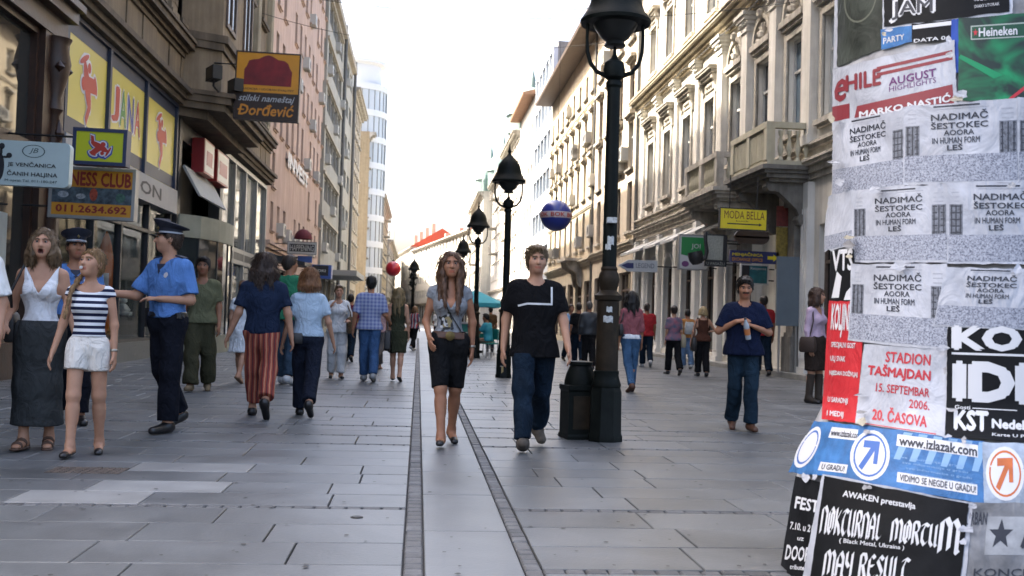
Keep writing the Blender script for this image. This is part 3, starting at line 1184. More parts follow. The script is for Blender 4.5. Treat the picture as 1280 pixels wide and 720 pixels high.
# ------------------------------------------------------------------ left-hand side of the street
m_brown_st = mat('stone_brown', (0.20, 0.155, 0.102), 0.85, var=0.25, scale=1.3, streak=0.35, bump=0.4, bscale=14)
m_brown_tr = mat('stone_brown_dark', (0.115, 0.088, 0.06), 0.85, var=0.3, scale=1.5, streak=0.4, bump=0.4, bscale=14)
m_tan_st = mat('stone_tan', (0.33, 0.29, 0.21), 0.85, var=0.2, scale=1.5, streak=0.35, bump=0.35, bscale=14)
m_wood = mat('carved_wood', (0.036, 0.015, 0.008), 0.45, var=0.4, scale=5, bump=0.3, bscale=20)
m_alu = mat('aluminium', (0.30, 0.30, 0.29), 0.4, var=0.1, metal=0.5)
m_alu_d = mat('aluminium_dark', (0.03, 0.032, 0.035), 0.45, var=0.2, metal=0.3)
m_pink = mat('stucco_pink', (0.52, 0.38, 0.31), 0.9, var=0.14, scale=0.7, streak=0.22, bump=0.2, bscale=15)
m_pinkt = mat('stucco_pink_trim', (0.50, 0.375, 0.31), 0.9, var=0.14, scale=0.7, streak=0.2)
m_mod = mat('modern_grey', (0.36, 0.35, 0.305), 0.85, var=0.15, scale=0.6, streak=0.25, bump=0.15)
m_mod2 = mat('modern_tan', (0.40, 0.36, 0.29), 0.85, var=0.15, scale=0.6, streak=0.2, bump=0.15)
m_shopglass = glass_mat('shop_glass', clear=1.0)
m_navy = mat('panel_navy', (0.02, 0.03, 0.06), 0.5)
m_jana = mat('panel_yellow', (0.56, 0.47, 0.085), 0.42, var=0.06, scale=0.7)
m_jred = mat('print_red', (0.42, 0.035, 0.02), 0.5)
m_jwht = mat('print_white', (0.62, 0.62, 0.66), 0.5)
m_jblu = mat('print_blue', (0.05, 0.07, 0.30), 0.5)

# --- brown stone house; its ground floor is three shops
L1 = empty('brown_stone_house')
tag(L1, 'old brown stone house above the shops on the near left', 'building')
N0, N1, HL1 = 6.0, 43.6, 24.6
ops = []
up = []
for z in (8.6, 12.4, 16.2, 20.0):
    for k in range(11):
        q = 8.2 + k * 3.25
        up.append((q, z, 1.3, 2.3))
        ops.append((q - 0.65, q + 0.65, z, z + 2.3))
w = MB()
FL.wall(w, N0, N1, 6.75, HL1, ops)
w.build('wall', m_brown_st, L1)
c = MB()
FL.box(c, N0 + 0.01, N1 - 0.01, 0, HL1 - 0.02, -12, -1.4)
FL.box(c, N0 + 0.01, N1 - 0.01, 6.74, HL1 - 0.021, -1.401, -0.318)
c.build('rear_block', m_brown_tr, L1)
tall = MB()
FL.box(tall, N0 + 0.02, 35.0, HL1 - 0.02, 29.0, -11.9, -0.1)  # unseen top storey, shaped to shade the facade opposite
tall.build('shading_storey', m_brown_st, L1)
for q, z, w_, h in up:
    window(FL, q, z, w_, h, L1, m_wfr_b, m_pane_d, 1, 0.7)
    sill(FL, L1, q, z, w_ + 0.4, m_brown_tr, 0.2)
cn = MB()
FL.cornice(cn, N0, N1, 6.45, ((0.14, 0.22), (0.14, 0.3), (0.12, 0.42)))
FL.cornice(cn, N0, N1, 7.75, ((0.12, 0.12), (0.1, 0.2), (0.16, 0.34), (0.08, 0.4)))
cn.build('string_course', m_brown_tr, L1)
for k in range(30):                   # upright stone panels between the two courses
    q = N0 + 0.2 + k * 1.25
    b = MB()
    FL.box(b, q, q + 1.19, 6.87, 7.74, -0.01, 0.05 + 0.015 * (k % 3))
    b.build('stone_panel', m_brown_st, L1)
for k in range(12):
    pilaster(FL, L1, 6.55 + k * 3.25, 0.6, 8.3, 23.5, m_tan_st if k > 8 else m_brown_st, 0.18, False, 4)
# projecting bay over the second shop with a broad ledge under it
bay = MB()
bay.prism([(27.6, 0), (33.4, 0), (33.0, 0.95), (28.2, 0.95)], lambda u, v: FL.p(u, 6.95, v), lambda u, v: FL.p(u, 24.4, v))
bay.build('bay', m_brown_st, L1)
lg = MB()
for z0, z1, e in ((6.2, 6.42, 0.7), (6.42, 6.6, 1.15), (6.6, 6.78, 1.3), (6.78, 6.9, 1.4)):
    lg.prism([(27.4 - e * 0.2, -0.01), (33.8 + e * 0.2, -0.01), (33.4 + e * 0.15, e), (28.0 - e * 0.15, e)], lambda u, v: FL.p(u, z0, v), lambda u, v: FL.p(u, z1 - 0.002, v))
lg.build('ledge', m_brown_tr, L1)
lg = MB()
for z0, z1, e in ((8.1, 8.3, 1.02), (8.3, 8.5, 1.12)):
    lg.prism([(27.5, -0.01), (33.5, -0.01), (33.1, e), (28.1, e)], lambda u, v: FL.p(u, z0, v), lambda u, v: FL.p(u, z1 - 0.002, v))
lg.build('ledge', m_brown_tr, L1)
for q in (29.2, 31.9):
    for z in (9.0, 12.6, 16.2):
        bw = Fac(XL + 0.95, -1)
        b = MB()
        bw.box(b, q - 0.6, q + 0.6, z, z + 2.1, -0.02, 0.02)
        b.build('bay_window', m_pane_d, L1)
        b = MB()
        for a0, a1, zz0, zz1 in ((q - 0.68, q - 0.58, z, z + 2.1), (q + 0.58, q + 0.68, z, z + 2.1), (q - 0.68, q + 0.68, z + 2.1, z + 2.22), (q - 0.68, q + 0.68, z - 0.12, z), (q - 0.04, q + 0.04, z, z + 2.1)):
            bw.box(b, a0, a1, zz0, zz1, -0.02, 0.06)
        b.build('bay_window_frame', m_wfr_b, L1)

# --- shop 1: carved wooden bridal front
S1_ = empty('wooden_shopfront')
tag(S1_, 'dark carved wooden shopfront with tall display window at the left edge', 'shopfront')
wf = MB()
for a, b, z0, z1, o0, o1 in ((6.0, 18.75, 0, 0.55, -0.3, 0.1), (6.0, 18.75, 5.75, 6.1, -0.3, 0.12), (6.0, 18.75, 6.1, 6.3, -0.3, 0.3), (6.0, 18.75, 6.3, 6.42, -0.3, 0.42),
                             (17.75, 18.75, 0.55, 5.75, -0.3, 0.1), (13.4, 14.2, 0.55, 5.75, -0.3, 0.1), (6.0, 6.9, 0.55, 5.75, -0.3, 0.1), (6.9, 13.4, 3.35, 3.75, -0.3, 0.06), (14.2, 17.75, 3.35, 3.75, -0.3, 0.06)):
    FL.box(wf, a, b, z0, z1, o0, o1)
for a, b in ((6.9, 13.4), (14.2, 17.75)):
    for zz0, zz1 in ((0.55, 3.35), (3.75, 5.75)):
        for q0, q1, h0, h1 in ((a, a + 0.1, zz0, zz1), (b - 0.1, b, zz0, zz1), (a + 0.1, b - 0.1, zz0, zz0 + 0.1), (a + 0.1, b - 0.1, zz1 - 0.1, zz1)):
            FL.box(wf, q0, q1, h0, h1, -0.2, 0.0)
wf.build('timber_frame', m_wood, S1_)
for q in (18.25, 13.8):               # turned half column and carved capital on the posts
    cv = MB()
    cv.lathe([(0.16, 0.6), (0.16, 1.4), (0.12, 1.5), (0.13, 3.2), (0.17, 3.3), (0.12, 3.45), (0.10, 4.4), (0.16, 4.5), (0.12, 4.7), (0.2, 5.0), (0.26, 5.3), (0.2, 5.6), (0.26, 5.72)], 12, FL.p(q, 0, 0.1))
    for k in range(5):
        cv.lathe([(0.0, -0.09), (0.09, 0), (0.0, 0.12)], 8, FL.p(q - 0.2 + 0.1 * k, 5.2 + 0.08 * (k % 2), 0.24), cap=False)
    cv.lathe([(0.0, -0.2), (0.1, 0.0), (0.0, 0.25)], 8, FL.p(q, 4.1, 0.2), cap=False)
    cv.build('carved_column', m_wood, S1_, True)
for a, b in ((7.0, 13.3), (14.3, 17.65)):
    for z0, z1 in ((0.65, 3.25), (3.85, 5.65)):
        p = MB()
        FL.box(p, a, b, z0, z1, -0.12, -0.11)
        p.build('display_pane', glass_mat('bridal_glass', (0.03, 0.03, 0.027), 0.03), S1_)
vl = MB()
FL.box(vl, 15.0, 17.0, 0.7, 2.6, -0.10, -0.098)
vl.build('notice_board', mat('pale_notice', (0.35, 0.37, 0.33), 0.7, var=0.15, scale=3), S1_)

# --- shop 2: toy shop with big yellow panels
S2 = empty('toy_shopfront')
tag(S2, 'toy shopfront with three tall yellow panels and a glazed display below', 'shopfront')
PB, PT = 4.28, 6.36
pn = [(18.95, 21.35), (21.5, 24.2), (24.35, 27.15)]
fr = MB()
FL.box(fr, 18.8, 27.3, PT - 0.0, 6.44, -0.3, 0.1)
for q in (18.8, 21.36, 24.21, 27.16):
    FL.box(fr, q, q + 0.13, PB - 0.05, PT, -0.3, 0.1)
fr.build('panel_frame', m_navy, S2)


def plane_logo(mb_r, mb_w, place, u, v, sc, tilt, grow_=0.0):
    """little toy aeroplane seen from the side; place(u, v, off), every piece a hair above the last"""
    n_ = [0]

    def shape(mb, pts):
        n_[0] += 1
        cx, cy = sum(p[0] for p in pts) / len(pts), sum(p[1] for p in pts) / len(pts)
        out = []
        for x, y_ in pts:
            d = sqrt((x - cx) ** 2 + (y_ - cy) ** 2) or 1
            x, y_ = x + (x - cx) / d * grow_, y_ + (y_ - cy) / d * grow_
            out.append(place(u + sc * (x * cos(tilt) - y_ * sin(tilt)), v + sc * (x * sin(tilt) + y_ * cos(tilt)), 0.0006 * n_[0]))
        mb.add(out, [tuple(range(len(pts)))])
    el = lambda cx, cy, rx, ry, n=14: [(cx + rx * cos(2 * pi * k / n), cy + ry * sin(2 * pi * k / n)) for k in range(n)]
    shape(mb_r, el(0, 0, 0.5, 0.16))
    shape(mb_r, [(-0.5, 0.02), (-0.68, 0.3), (-0.52, 0.32), (-0.34, 0.08)])
    shape(mb_r, [(-0.1, 0.02), (-0.26, -0.45), (0.04, -0.45), (0.22, 0.0)])
    shape(mb_r, el(0.1, 0.2, 0.13, 0.12))
    shape(mb_w, el(0.52, 0, 0.06, 0.28))
    shape(mb_w, el(-0.1, -0.48, 0.19, 0.08))
    shape(mb_w, el(0.3, -0.22, 0.1, 0.1))


for i, (a, b) in enumerate(pn):
    p = MB()
    FL.box(p, a, b, PB, PT - 0.001, -0.2, 0.03)
    pa = p.build('yellow_panel', m_jana, S2)
    t = MB()
    t.add([FL.p(a, PT - 0.28, 0.034), FL.p(b, PT - 0.28, 0.034), FL.p(b, PT - 0.002, 0.034), FL.p(a, PT - 0.002, 0.034)], [(0, 1, 2, 3)])
    t.build('panel_border', m_navy, pa)
    t = MB()
    t.add([FL.p(a, PB, 0.034), FL.p(b, PB, 0.034), FL.p(b, PB + 0.3, 0.034), FL.p(a, PB + 0.3, 0.034)], [(0, 1, 2, 3)])
    t.build('panel_border', m_navy, pa)
    r_, w_ = MB(), MB()
    if i != 1:
        plane_logo(w_, w_, lambda u, v, k: FL.p(u, v, 0.036 + k), (a + b) / 2, (PB + PT) / 2, 1.0, 2.0, 0.06)
        plane_logo(r_, r_, lambda u, v, k: FL.p(u, v, 0.042 + k), (a + b) / 2, (PB + PT) / 2, 1.0, 2.0)
        w_.build('logo_outline', m_jwht, pa)
        r_.build('logo', m_jred, pa)
    else:
        for k, (ch, mm) in enumerate((('J', m_jred), ('A', mat('print_green', (0.08, 0.25, 0.06), 0.5)), ('N', m_jblu), ('A', m_jred))):
            l_, l2 = MB(), MB()
            u0 = a + 0.28 + k * 0.56
            text_into(l2, ch, u0 - 0.04, u0 + 0.46, 5.0, 5.76, lambda u, v, i: FL.p(u, v, 0.034 + 0.0006 * i), 0.06)
            text_into(l_, ch, u0, u0 + 0.44, 5.02, 5.74, lambda u, v, i: FL.p(u, v, 0.039 + 0.0006 * i), 0.03)
            l2.build('letter_outline', m_jwht, pa)
            l_.build('lettering', mm, pa)
fa = MB()
FL.box(fa, 18.8, 27.3, 3.62, 4.22, -0.3, 0.14)
fab = fa.build('fascia', mat('fascia_grey', (0.33, 0.33, 0.33), 0.6, var=0.1), S2)
t = MB()
text_into(t, 'FASHION', 20.6, 25.6, 3.78, 4.06, lambda u, v, i: FL.p(u, v, 0.144 + 0.0006 * i), 0.03)
t.build('lettering', mat('ink_dark', (0.03, 0.03, 0.035), 0.6), fab)
fr = MB()
for q in (18.8, 21.0, 22.9, 25.1, 27.2):
    FL.box(fr, q - 0.05, q + 0.05, 0.5, 3.62, -0.12, 0.02)
FL.box(fr, 18.75, 27.25, 0.42, 0.5, -0.12, 0.02)
FL.box(fr, 18.75, 27.25, 2.95, 3.03, -0.12, 0.015)
fr.build('window_frame', m_alu_d, S2)
st = MB()
FL.box(st, 18.75, 27.3, 0, 0.42, -0.3, 0.06)
st.build('stall_riser', mat('dark_granite', (0.035, 0.045, 0.045), 0.3, var=0.2, scale=8), S2)
for a, b in ((18.86, 20.94), (21.06, 22.84), (22.96, 25.04), (25.16, 27.14)):
    MB().add([FL.p(a, 0.52, -0.06), FL.p(b, 0.52, -0.06), FL.p(b, 3.6, -0.06), FL.p(a, 3.6, -0.06)], [(0, 1, 2, 3)]).build('display_pane', m_shopglass, S2, False, False)
bx = MB()
FL.box(bx, 18.76, 27.28, 0.40, 0.5, -1.38, -0.14)
FL.box(bx, 18.76, 27.28, 0.5, 3.62, -1.39, -1.3)
FL.box(bx, 18.76, 18.8, 0.5, 3.62, -1.3, -0.14)
FL.box(bx, 27.24, 27.28, 0.5, 3.62, -1.3, -0.14)
bx.build('display_box', mat('display_back', (0.09, 0.095, 0.08), 0.9, var=0.6, scale=2.2, col2=(0.035, 0.045, 0.04)), S2)
# goods in the window
m_or = mat('board_orange', (0.75, 0.17, 0.02), 0.35)
for q, z, hh, lab in ((22.1, 0.5, 2.35, 'orange surfboard standing in the toy shop window, nearer one'), (23.6, 0.5, 2.45, 'orange and white surfboard in the toy shop window, further one')):
    b = MB()
    prof = [(0.24 * sin(pi * min(1, t * 1.04)) ** 0.55 * (0.75 + 0.25 * (1 - t)), t * hh) for t in np.linspace(0.02, 0.96, 16)]
    b.lathe([(r, zz) for r, zz in prof], 16, (XL - 0.5, q, z), sx=1.0, sy=0.16)
    o = b.build('surfboard', m_or, None, True)
    tag(o, lab, 'surfboard', 'surfboards in the shop window')
    MB().lathe([(r * 0.45, zz) for r, zz in prof[2:10]], 10, (XL - 0.5, q - 0.028, z), sx=1.0, sy=0.16).build('white_stripe', m_jwht, o, True)
cl = [(0.5, 0.05, 0.03), (0.06, 0.22, 0.05), (0.5, 0.4, 0.05), (0.05, 0.1, 0.35), (0.45, 0.2, 0.05), (0.5, 0.5, 0.48)]
nm = ('red', 'green', 'yellow', 'blue', 'orange', 'white')
for k in range(6):                    # plush toys and balls on the display steps
    c_ = k % 6
    q, z = 19.3 + k * 1.3, 0.5 + (k * 37 % 4) * 0.5
    sh = MB()
    FL.box(sh, q - 0.24, q + 0.24, z - 0.04 if z > 0.6 else 0.46, z, -1.3, -0.5)
    sh.build('display_shelf', m_alu_d, S2)
    t = MB()
    t.lathe([(0.0, 0), (0.10, 0.03), (0.14, 0.14), (0.10, 0.25), (0.05, 0.28), (0.10, 0.33), (0.105, 0.41), (0.06, 0.48), (0, 0.5)], 12, (XL - 0.7, q, z))
    for e in (-1, 1):
        t.lathe([(0, 0), (0.04, 0.04), (0.0, 0.08)], 8, (XL - 0.7, q + e * 0.08, z + 0.44), cap=False)
        t.tube([(XL - 0.66, q + e * 0.1, z + 0.22), (XL - 0.6, q + e * 0.2, z + 0.12)], [0.045, 0.035], 8)
        t.tube([(XL - 0.66, q + e * 0.07, z + 0.05), (XL - 0.5, q + e * 0.11, z + 0.04)], [0.05, 0.045], 8)
    tag(t.build('plush_toy', mat('plush_' + nm[c_], cl[c_], 0.95, var=0.2, scale=20), None, True), '%s plush toy in the toy shop window' % nm[c_], 'toy', 'plush toys in the toy shop window')

# --- shop 3: curved vitrines, canopy with red and white light boxes, glazed upper floor
S3 = empty('glass_shopfront')
tag(S3, 'shopfront with curved glass vitrine and tall upper windows under a ledge', 'shopfront')
cvb = MB()
n = 10
arc = [(27.9 + 5.4 * k / n, 0.1 + 0.75 * sin(pi * k / n) ** 0.6 if 0 < k < n else 0.02) for k in range(n + 1)]
for k in range(n):
    (u0, v0), (u1, v1) = arc[k], arc[k + 1]
    cvb.add([FL.p(u0, 0.5, v0), FL.p(u1, 0.5, v1), FL.p(u1, 3.1, v1), FL.p(u0, 3.1, v0)], [(0, 1, 2, 3)])
cvb.build('curved_pane', glass_mat('vitrine_glass', (0.02, 0.026, 0.028), 0.05), S3, True)
cap = MB()
cap.prism([(u, v + 0.05) for u, v in arc] + [(33.3, -0.2), (27.9, -0.2)], lambda u, v: FL.p(u, 3.102, v), lambda u, v: FL.p(u, 3.7, v))
cap.prism([(u, v + 0.03) for u, v in arc] + [(33.3, -0.2), (27.9, -0.2)], lambda u, v: FL.p(u, 0.0, v), lambda u, v: FL.p(u, 0.498, v))
cap.build('vitrine_cap', mat('vitrine_green_grey', (0.21, 0.22, 0.18), 0.6, var=0.2, scale=2), S3)
rib = MB()
for u, v in arc[1:-1:2]:
    rib.tube([FL.p(u, 0.5, v + 0.01), FL.p(u, 3.1, v + 0.01)], 0.02, 6)
rib.build('glazing_bar', m_alu_d, S3)
hp = MB()
FL.box(hp, 27.7, 28.0, 0, 6.2, -0.3, 0.05)
FL.box(hp, 33.4, 33.8, 0, 6.2, -0.3, 0.05)
FL.box(hp, 28.0, 33.4, 5.7, 6.2, -0.3, 0.0)
FL.box(hp, 28.0, 33.4, 3.7, 5.7, -0.9, -0.8)
hp.build('dark_lining', m_alu_d, S3)
sl_ = MB()
sl_.prism([(0.05, 4.98), (0.5, 4.2), (0.55, 4.22), (0.1, 5.02)], lambda u, v: FL.p(28.1, v, u), lambda u, v: FL.p(31.8, v, u))
sl_.build('slanted_panel', mat('panel_grey', (0.30, 0.30, 0.28), 0.6, var=0.12), S3)
for k, (q0, q1) in enumerate(((29.3, 30.7), (31.2, 33.0))):
    b = MB()
    FL.box(b, q0, q1, 5.0, 5.95, 0.02, 0.36)
    lb = b.build('light_box', mat('box_red', (0.24, 0.012, 0.014), 0.4), S3)
    b = MB()
    FL.box(b, q0 + 0.08, q1 - 0.08, 5.05, 5.9, 0.36, 0.37)
    b.build('box_face', mat('box_white', (0.55, 0.53, 0.5), 0.4), lb)
    b = MB()
    FL.box(b, q0 + 0.3, q1 - 0.3, 5.25, 5.65, 0.371, 0.375)
    b.build('box_print', MATS['box_red'], lb)
fr = MB()
for q in (34.0, 36.2, 38.4, 40.9, 43.4):
    FL.box(fr, q - 0.07, q + 0.07, 0.3, 6.3, -0.2, 0.03)
for z in (0.3, 2.85, 3.25, 6.25):
    FL.box(fr, 33.8, 43.5, z, z + 0.14, -0.2, 0.025)
fr.build('window_frame', m_alu, S3)
for a, b in ((34.07, 36.13), (36.27, 38.33), (38.47, 40.83), (40.97, 43.33)):
    for z0, z1 in ((0.44, 2.85), (3.39, 6.25)):
        p = MB()
        FL.box(p, a, b, z0, z1, -0.1, -0.09)
        p.build('display_pane', glass_mat('upper_shop_glass', (0.10, 0.11, 0.10), 0.03), S3)
b = MB()
FL.box(b, 33.8, 43.55, 2.99, 3.25, -0.18, 0.015)
FL.box(b, 33.8, 43.55, 0, 0.3, -0.18, 0.02)
b.build('spandrel', m_alu_d, S3)

# --- pink house
L2 = empty('pink_house')
tag(L2, 'faded pink stucco apartment house on the left with many air conditioners', 'building')
K0, K1, HL2 = 43.6, 66.0, 23.4
cols = [K0 + 1.6 + 2.05 * k for k in range(11)]
ops = []
wn = []
for fl, z in enumerate((4.75, 6.6, 9.1, 11.75, 14.4, 17.1, 19.8)):
    for k, s in enumerate(cols):
        if (fl == 1 and k in (2, 3, 4, 5, 6)) or (k + fl * 2) % 7 == 3:
            continue
        h = (1.2, 1.5, 1.85, 1.5, 1.5, 1.5, 1.4)[fl]
        wn.append((s, z, 0.85, h))
        ops.append((s - 0.425, s + 0.425, z, z + h))
gops = [(K0 + 0.5 + 3.65 * k, K0 + 3.6 + 3.65 * k, 0.3, 3.2) for k in range(6)]
body(FL, L2, K0, K1, HL2, ops + gops, m_pink)
for s, z, w_, h in wn:
    window(FL, s, z, w_, h, L2, m_wfr_b, m_pane, 1, 0.7)
    sill(FL, L2, s, z, w_ + 0.24, m_pinkt, 0.12, 0.08)
for a, b, z0, z1 in gops:
    window(FL, (a + b) / 2, z0, b - a - 0.01, z1 - z0, L2, m_alu_d, m_pane_d, 2, 0.78, 0.08)
cn = MB()
FL.cornice(cn, K0, K1, HL2 - 0.6, ((0.2, 0.15), (0.2, 0.4), (0.2, 0.6)))
FL.cornice(cn, K0, K1, 3.9, ((0.16, 0.12), (0.14, 0.2)))
cn.build('cornice', m_pinkt, L2)
for s, z in ((46.2, 16.6), (47.2, 4.6), (49.4, 4.5), (51.5, 4.4), (53.6, 4.4), (55.0, 14.0), (57.0, 9.0), (59.0, 11.5), (57.5, 17.0), (62, 9), (63.5, 14), (60.5, 4.5), (52.0, 12.2)):
    air_con(FL, s, z, L2)
cpy = MB()
cpy.prism([(0, 3.7), (1.6, 3.35), (1.6, 3.2), (0, 3.4)], lambda u, v: FL.p(44.0, v, u), lambda u, v: FL.p(47.5, v, u))
cpy.build('canopy', m_alu_d, L2)
lt = MB()
text_into(lt, 'INVEST', 49.2, 57.8, 8.05, 8.75, lambda u, v, i: FL.p(u, v, 0.12 + 0.0006 * i), 0.05)
sg = empty('letter_sign')
tag(sg, 'row of big white raised letters on the pink house', 'sign')
lt.build('lettering', mat('letter_white', (0.62, 0.62, 0.62), 0.5), sg)
bk = MB()
FL.box(bk, 49.0, 58.0, 8.34, 8.40, 0.02, 0.11)
bk.build('mounting_rail', m_alu_d, sg)

# --- grey modern blocks
L3 = empty('grey_modern_block')
tag(L3, 'grey modern block with horizontal strip windows beside the pink house', 'building')
G0, G1, HL3 = 66.0, 90.0, 22.4
GX = Fac(XL + 0.15, -1)
ops = []
for f in range(6):
    z = 4.9 + f * 2.85
    for k in range(4):
        a = G0 + 0.9 + k * 2.75
        ops.append((a, a + 2.6, z + 0.8, z + 2.3))
    for k in range(3):
        a = G0 + 13.2 + k * 3.6
        ops.append((a, a + 2.4, z + 0.8, z + 2.2))
gops = [(G0 + 0.5 + 3.9 * k, G0 + 4.0 + 3.9 * k, 0.3, 3.6) for k in range(6)]
body(GX, L3, G0, G1, HL3, ops + gops, m_mod)
for a, b, z0, z1 in ops + gops:
    window(GX, (a + b) / 2, z0, b - a - 0.01, z1 - z0, L3, m_alu, m_pane if a < G0 + 12 else m_pane_b, 2, 0, 0.07)
cn = MB()
GX.box(cn, G0, G1, HL3 - 0.5, HL3 + 0.1, -0.1, 0.35)
for f in range(6):
    GX.box(cn, G0, G0 + 12.2, 4.9 + f * 2.85 + 2.35, 4.9 + f * 2.85 + 2.55, -0.02, 0.12)
cn.build('cornice', m_mod2, L3)
pp_ = MB()
for q in (G0 + 12.4, G1 - 0.3):
    pp_.tube([GX.p(q, HL3 + 0.6, 0.2), GX.p(q, 1, 0.2)], 0.13, 8)
pp_.build('drain_pipe', m_pipe, L3)
for k in range(16):
    air_con(GX, G0 + 1 + (k * 5.3) % 21, 5.2 + (k * 7 % 6) * 2.85, L3)
cp = MB()
GX.box(cp, G0 + 1.5, G0 + 11, 3.75, 4.1, 0, 2.2)
cp.build('canopy', mat('canopy_grey', (0.26, 0.27, 0.26), 0.6), L3)

L4 = ornate('tan_house', 'narrow tan house squeezed before the glass tower', Fac(XL + 0.1, -1), 90.0, 104.0, 21.0, 5, m_mod2, 2.3, None, 1.1, False)
# --- round glass tower
TW = empty('glass_tower')
tag(TW, 'round bluish glass tower rising above the left rooftops', 'building')
tc_, tr = (XL - 1.9, 128.0), 3.6
HT = 29.0
m_tg = glass_mat('tower_glass', (0.50, 0.54, 0.58), 0.25)  # glass and bands paled in the colour to stand in for haze and glare
MB().lathe([(tr, 0), (tr, HT)], 28, (tc_[0], tc_[1], 0)).build('glass_drum', m_tg, TW, True)
bd = MB()
for k in range(9):
    z = 3.2 + k * 3.15
    bd.lathe([(tr - 0.05, z), (tr + 0.12, z), (tr + 0.12, z + 0.75), (tr - 0.05, z + 0.75)], 28, (tc_[0], tc_[1], 0), cap=False)
bd.lathe([(tr * 0.8, HT), (tr * 0.8, HT + 2.6), (tr * 0.95, HT + 2.8), (tr * 0.95, HT + 3.2), (tr * 0.6, HT + 3.6), (0.1, HT + 3.8)], 28, (tc_[0], tc_[1], 0))
bd.build('floor_band', mat('tower_white', (0.66, 0.67, 0.68), 0.5), TW, True)
ml = MB()
for k in range(28):
    a = 2 * pi * k / 28
    ml.tube([(tc_[0] + (tr + 0.04) * cos(a), tc_[1] + (tr + 0.04) * sin(a), 0), (tc_[0] + (tr + 0.04) * cos(a), tc_[1] + (tr + 0.04) * sin(a), HT)], 0.05, 4)
ml.build('mullion', m_alu, TW)
ornate('ochre_house', 'old ochre house with balconies beyond the glass tower on the left', Fac(XL, -1), 123.0, 150.0, 23.0, 5, mat('stucco_ochre', (0.40, 0.31, 0.19), 0.85, var=0.15, streak=0.25), 2.6, None, 1.1)
ornate('sandy_house', 'sandy yellow house with balconies at the far left of the street', Fac(XL + 0.5, -1), 150.0, 185.0, 19.0, 5, mat('stucco_sand', (0.46, 0.38, 0.25), 0.85, var=0.15, streak=0.2), 2.7, None, 1.1)
ornate('grey_far_house', 'low grey house closing the left side far away', Fac(XL + 0.8, -1), 185.0, 240.0, 15.0, 4, mat('stucco_far', (0.38, 0.36, 0.33), 0.85, var=0.15, streak=0.2), 2.8, None, 1.1, False)

# ------------------------------------------------------------------ the far end: the street bends, houses stand across it
def far_front(name, label, x0, y0, x1, y1, H, floors, m, roof, step=2.8, rise=3.5):
    """house seen square-on down the street: local facade turned to run from (x0, y0) to (x1, y1)"""
    e = empty(name)
    tag(e, label, 'building')
    L_ = sqrt((x1 - x0) ** 2 + (y1 - y0) ** 2)
    fac = Fac(0.0, 1)
    n = int((L_ - 1) / step)
    fh = (H - 4.5) / floors
    ops = [(0.5 + step * k + 0.8, 0.5 + step * k + 2.0, 4.5 + f * fh + 0.7, 4.5 + f * fh + fh * 0.78) for f in range(floors) for k in range(n)]
    shops = [(0.5 + step * k + 0.3, 0.5 + step * k + 2.5, 0.3, 3.5) for k in range(n)]
    w = MB()
    fac.wall(w, 0, L_, 0, H, ops + shops)
    w.build('wall', m, e)
    c = MB()
    fac.box(c, 0.01, L_ - 0.01, 0, H - 0.02, -12, -0.318)
    c.build('rear_block', m, e)
    for a, b, z0, z1 in ops:
        window(fac, (a + b) / 2, z0, b - a - 0.01, z1 - z0, e, m_wfr, m_pane, 1, 0.7)
    for a, b, z0, z1 in shops:
        window(fac, (a + b) / 2, z0, b - a - 0.01, z1 - z0, e, m_wfr_b, m_pane_d, 1, 0.75)
    cn = MB()
    fac.cornice(cn, 0, L_, 3.8, ((0.15, 0.1), (0.15, 0.25)))
    fac.cornice(cn, 0, L_, H - 0.6, ((0.2, 0.15), (0.2, 0.4), (0.18, 0.6)))
    cn.build('cornice', m_st_trim, e)
    rf = MB()
    rf.prism([(0.5, H), (-6, H + rise), (-12.4, H)], lambda u, v: fac.p(-0.3, v, u), lambda u, v: fac.p(L_ + 0.3, v, u))
    rf.build('roof', roof, e)
    for k in range(4):
        ch = MB()
        fac.box(ch, 3 + k * L_ / 4.2, 3.9 + k * L_ / 4.2, H + rise * 0.3, H + rise + 1.2, -5, -4.2)
        ch.build('chimney', m_beige, e)
    e.location = (x0, y0, 0)
    e.rotation_euler = (0, 0, atan2(y1 - y0, x1 - x0) - pi / 2)
    return e


far_front('red_roofed_house', 'long white house with a red tiled roof where the street bends', 7.5, 158.5, -1.5, 214.0, 15.0, 4, m_ivory, m_rooft, 2.9, 1.6)
far_front('corner_house', 'pale house with red roof closing the far end of the street', -1.6, 216.0, -7.0, 262.0, 16.0, 4, m_ivory, m_rooft, 2.9, 4.0)
far_front('end_house', 'grey-white house across the very end of the street', 16.0, 300.0, -30.0, 300.0, 15.0, 4, MATS['stucco_chalk'], m_rooft, 3.0, 4.0)
# ------------------------------------------------------------------ lamp posts
m_cast = mat('cast_iron_green', (0.006, 0.008, 0.007), 0.5, spec=0.10, var=0.4, scale=9, bump=0.15, bscale=40)
m_castb = mat('cast_iron_rusty', (0.024, 0.017, 0.010), 0.55, spec=0.15, var=0.5, scale=6, bump=0.2, bscale=30)
m_lampglass = mat('smoked_glass', (0.015, 0.016, 0.015), 0.3, spec=0.3)
m_sticker = mat('sticker', (0.42, 0.43, 0.42), 0.6, var=0.4, scale=40)


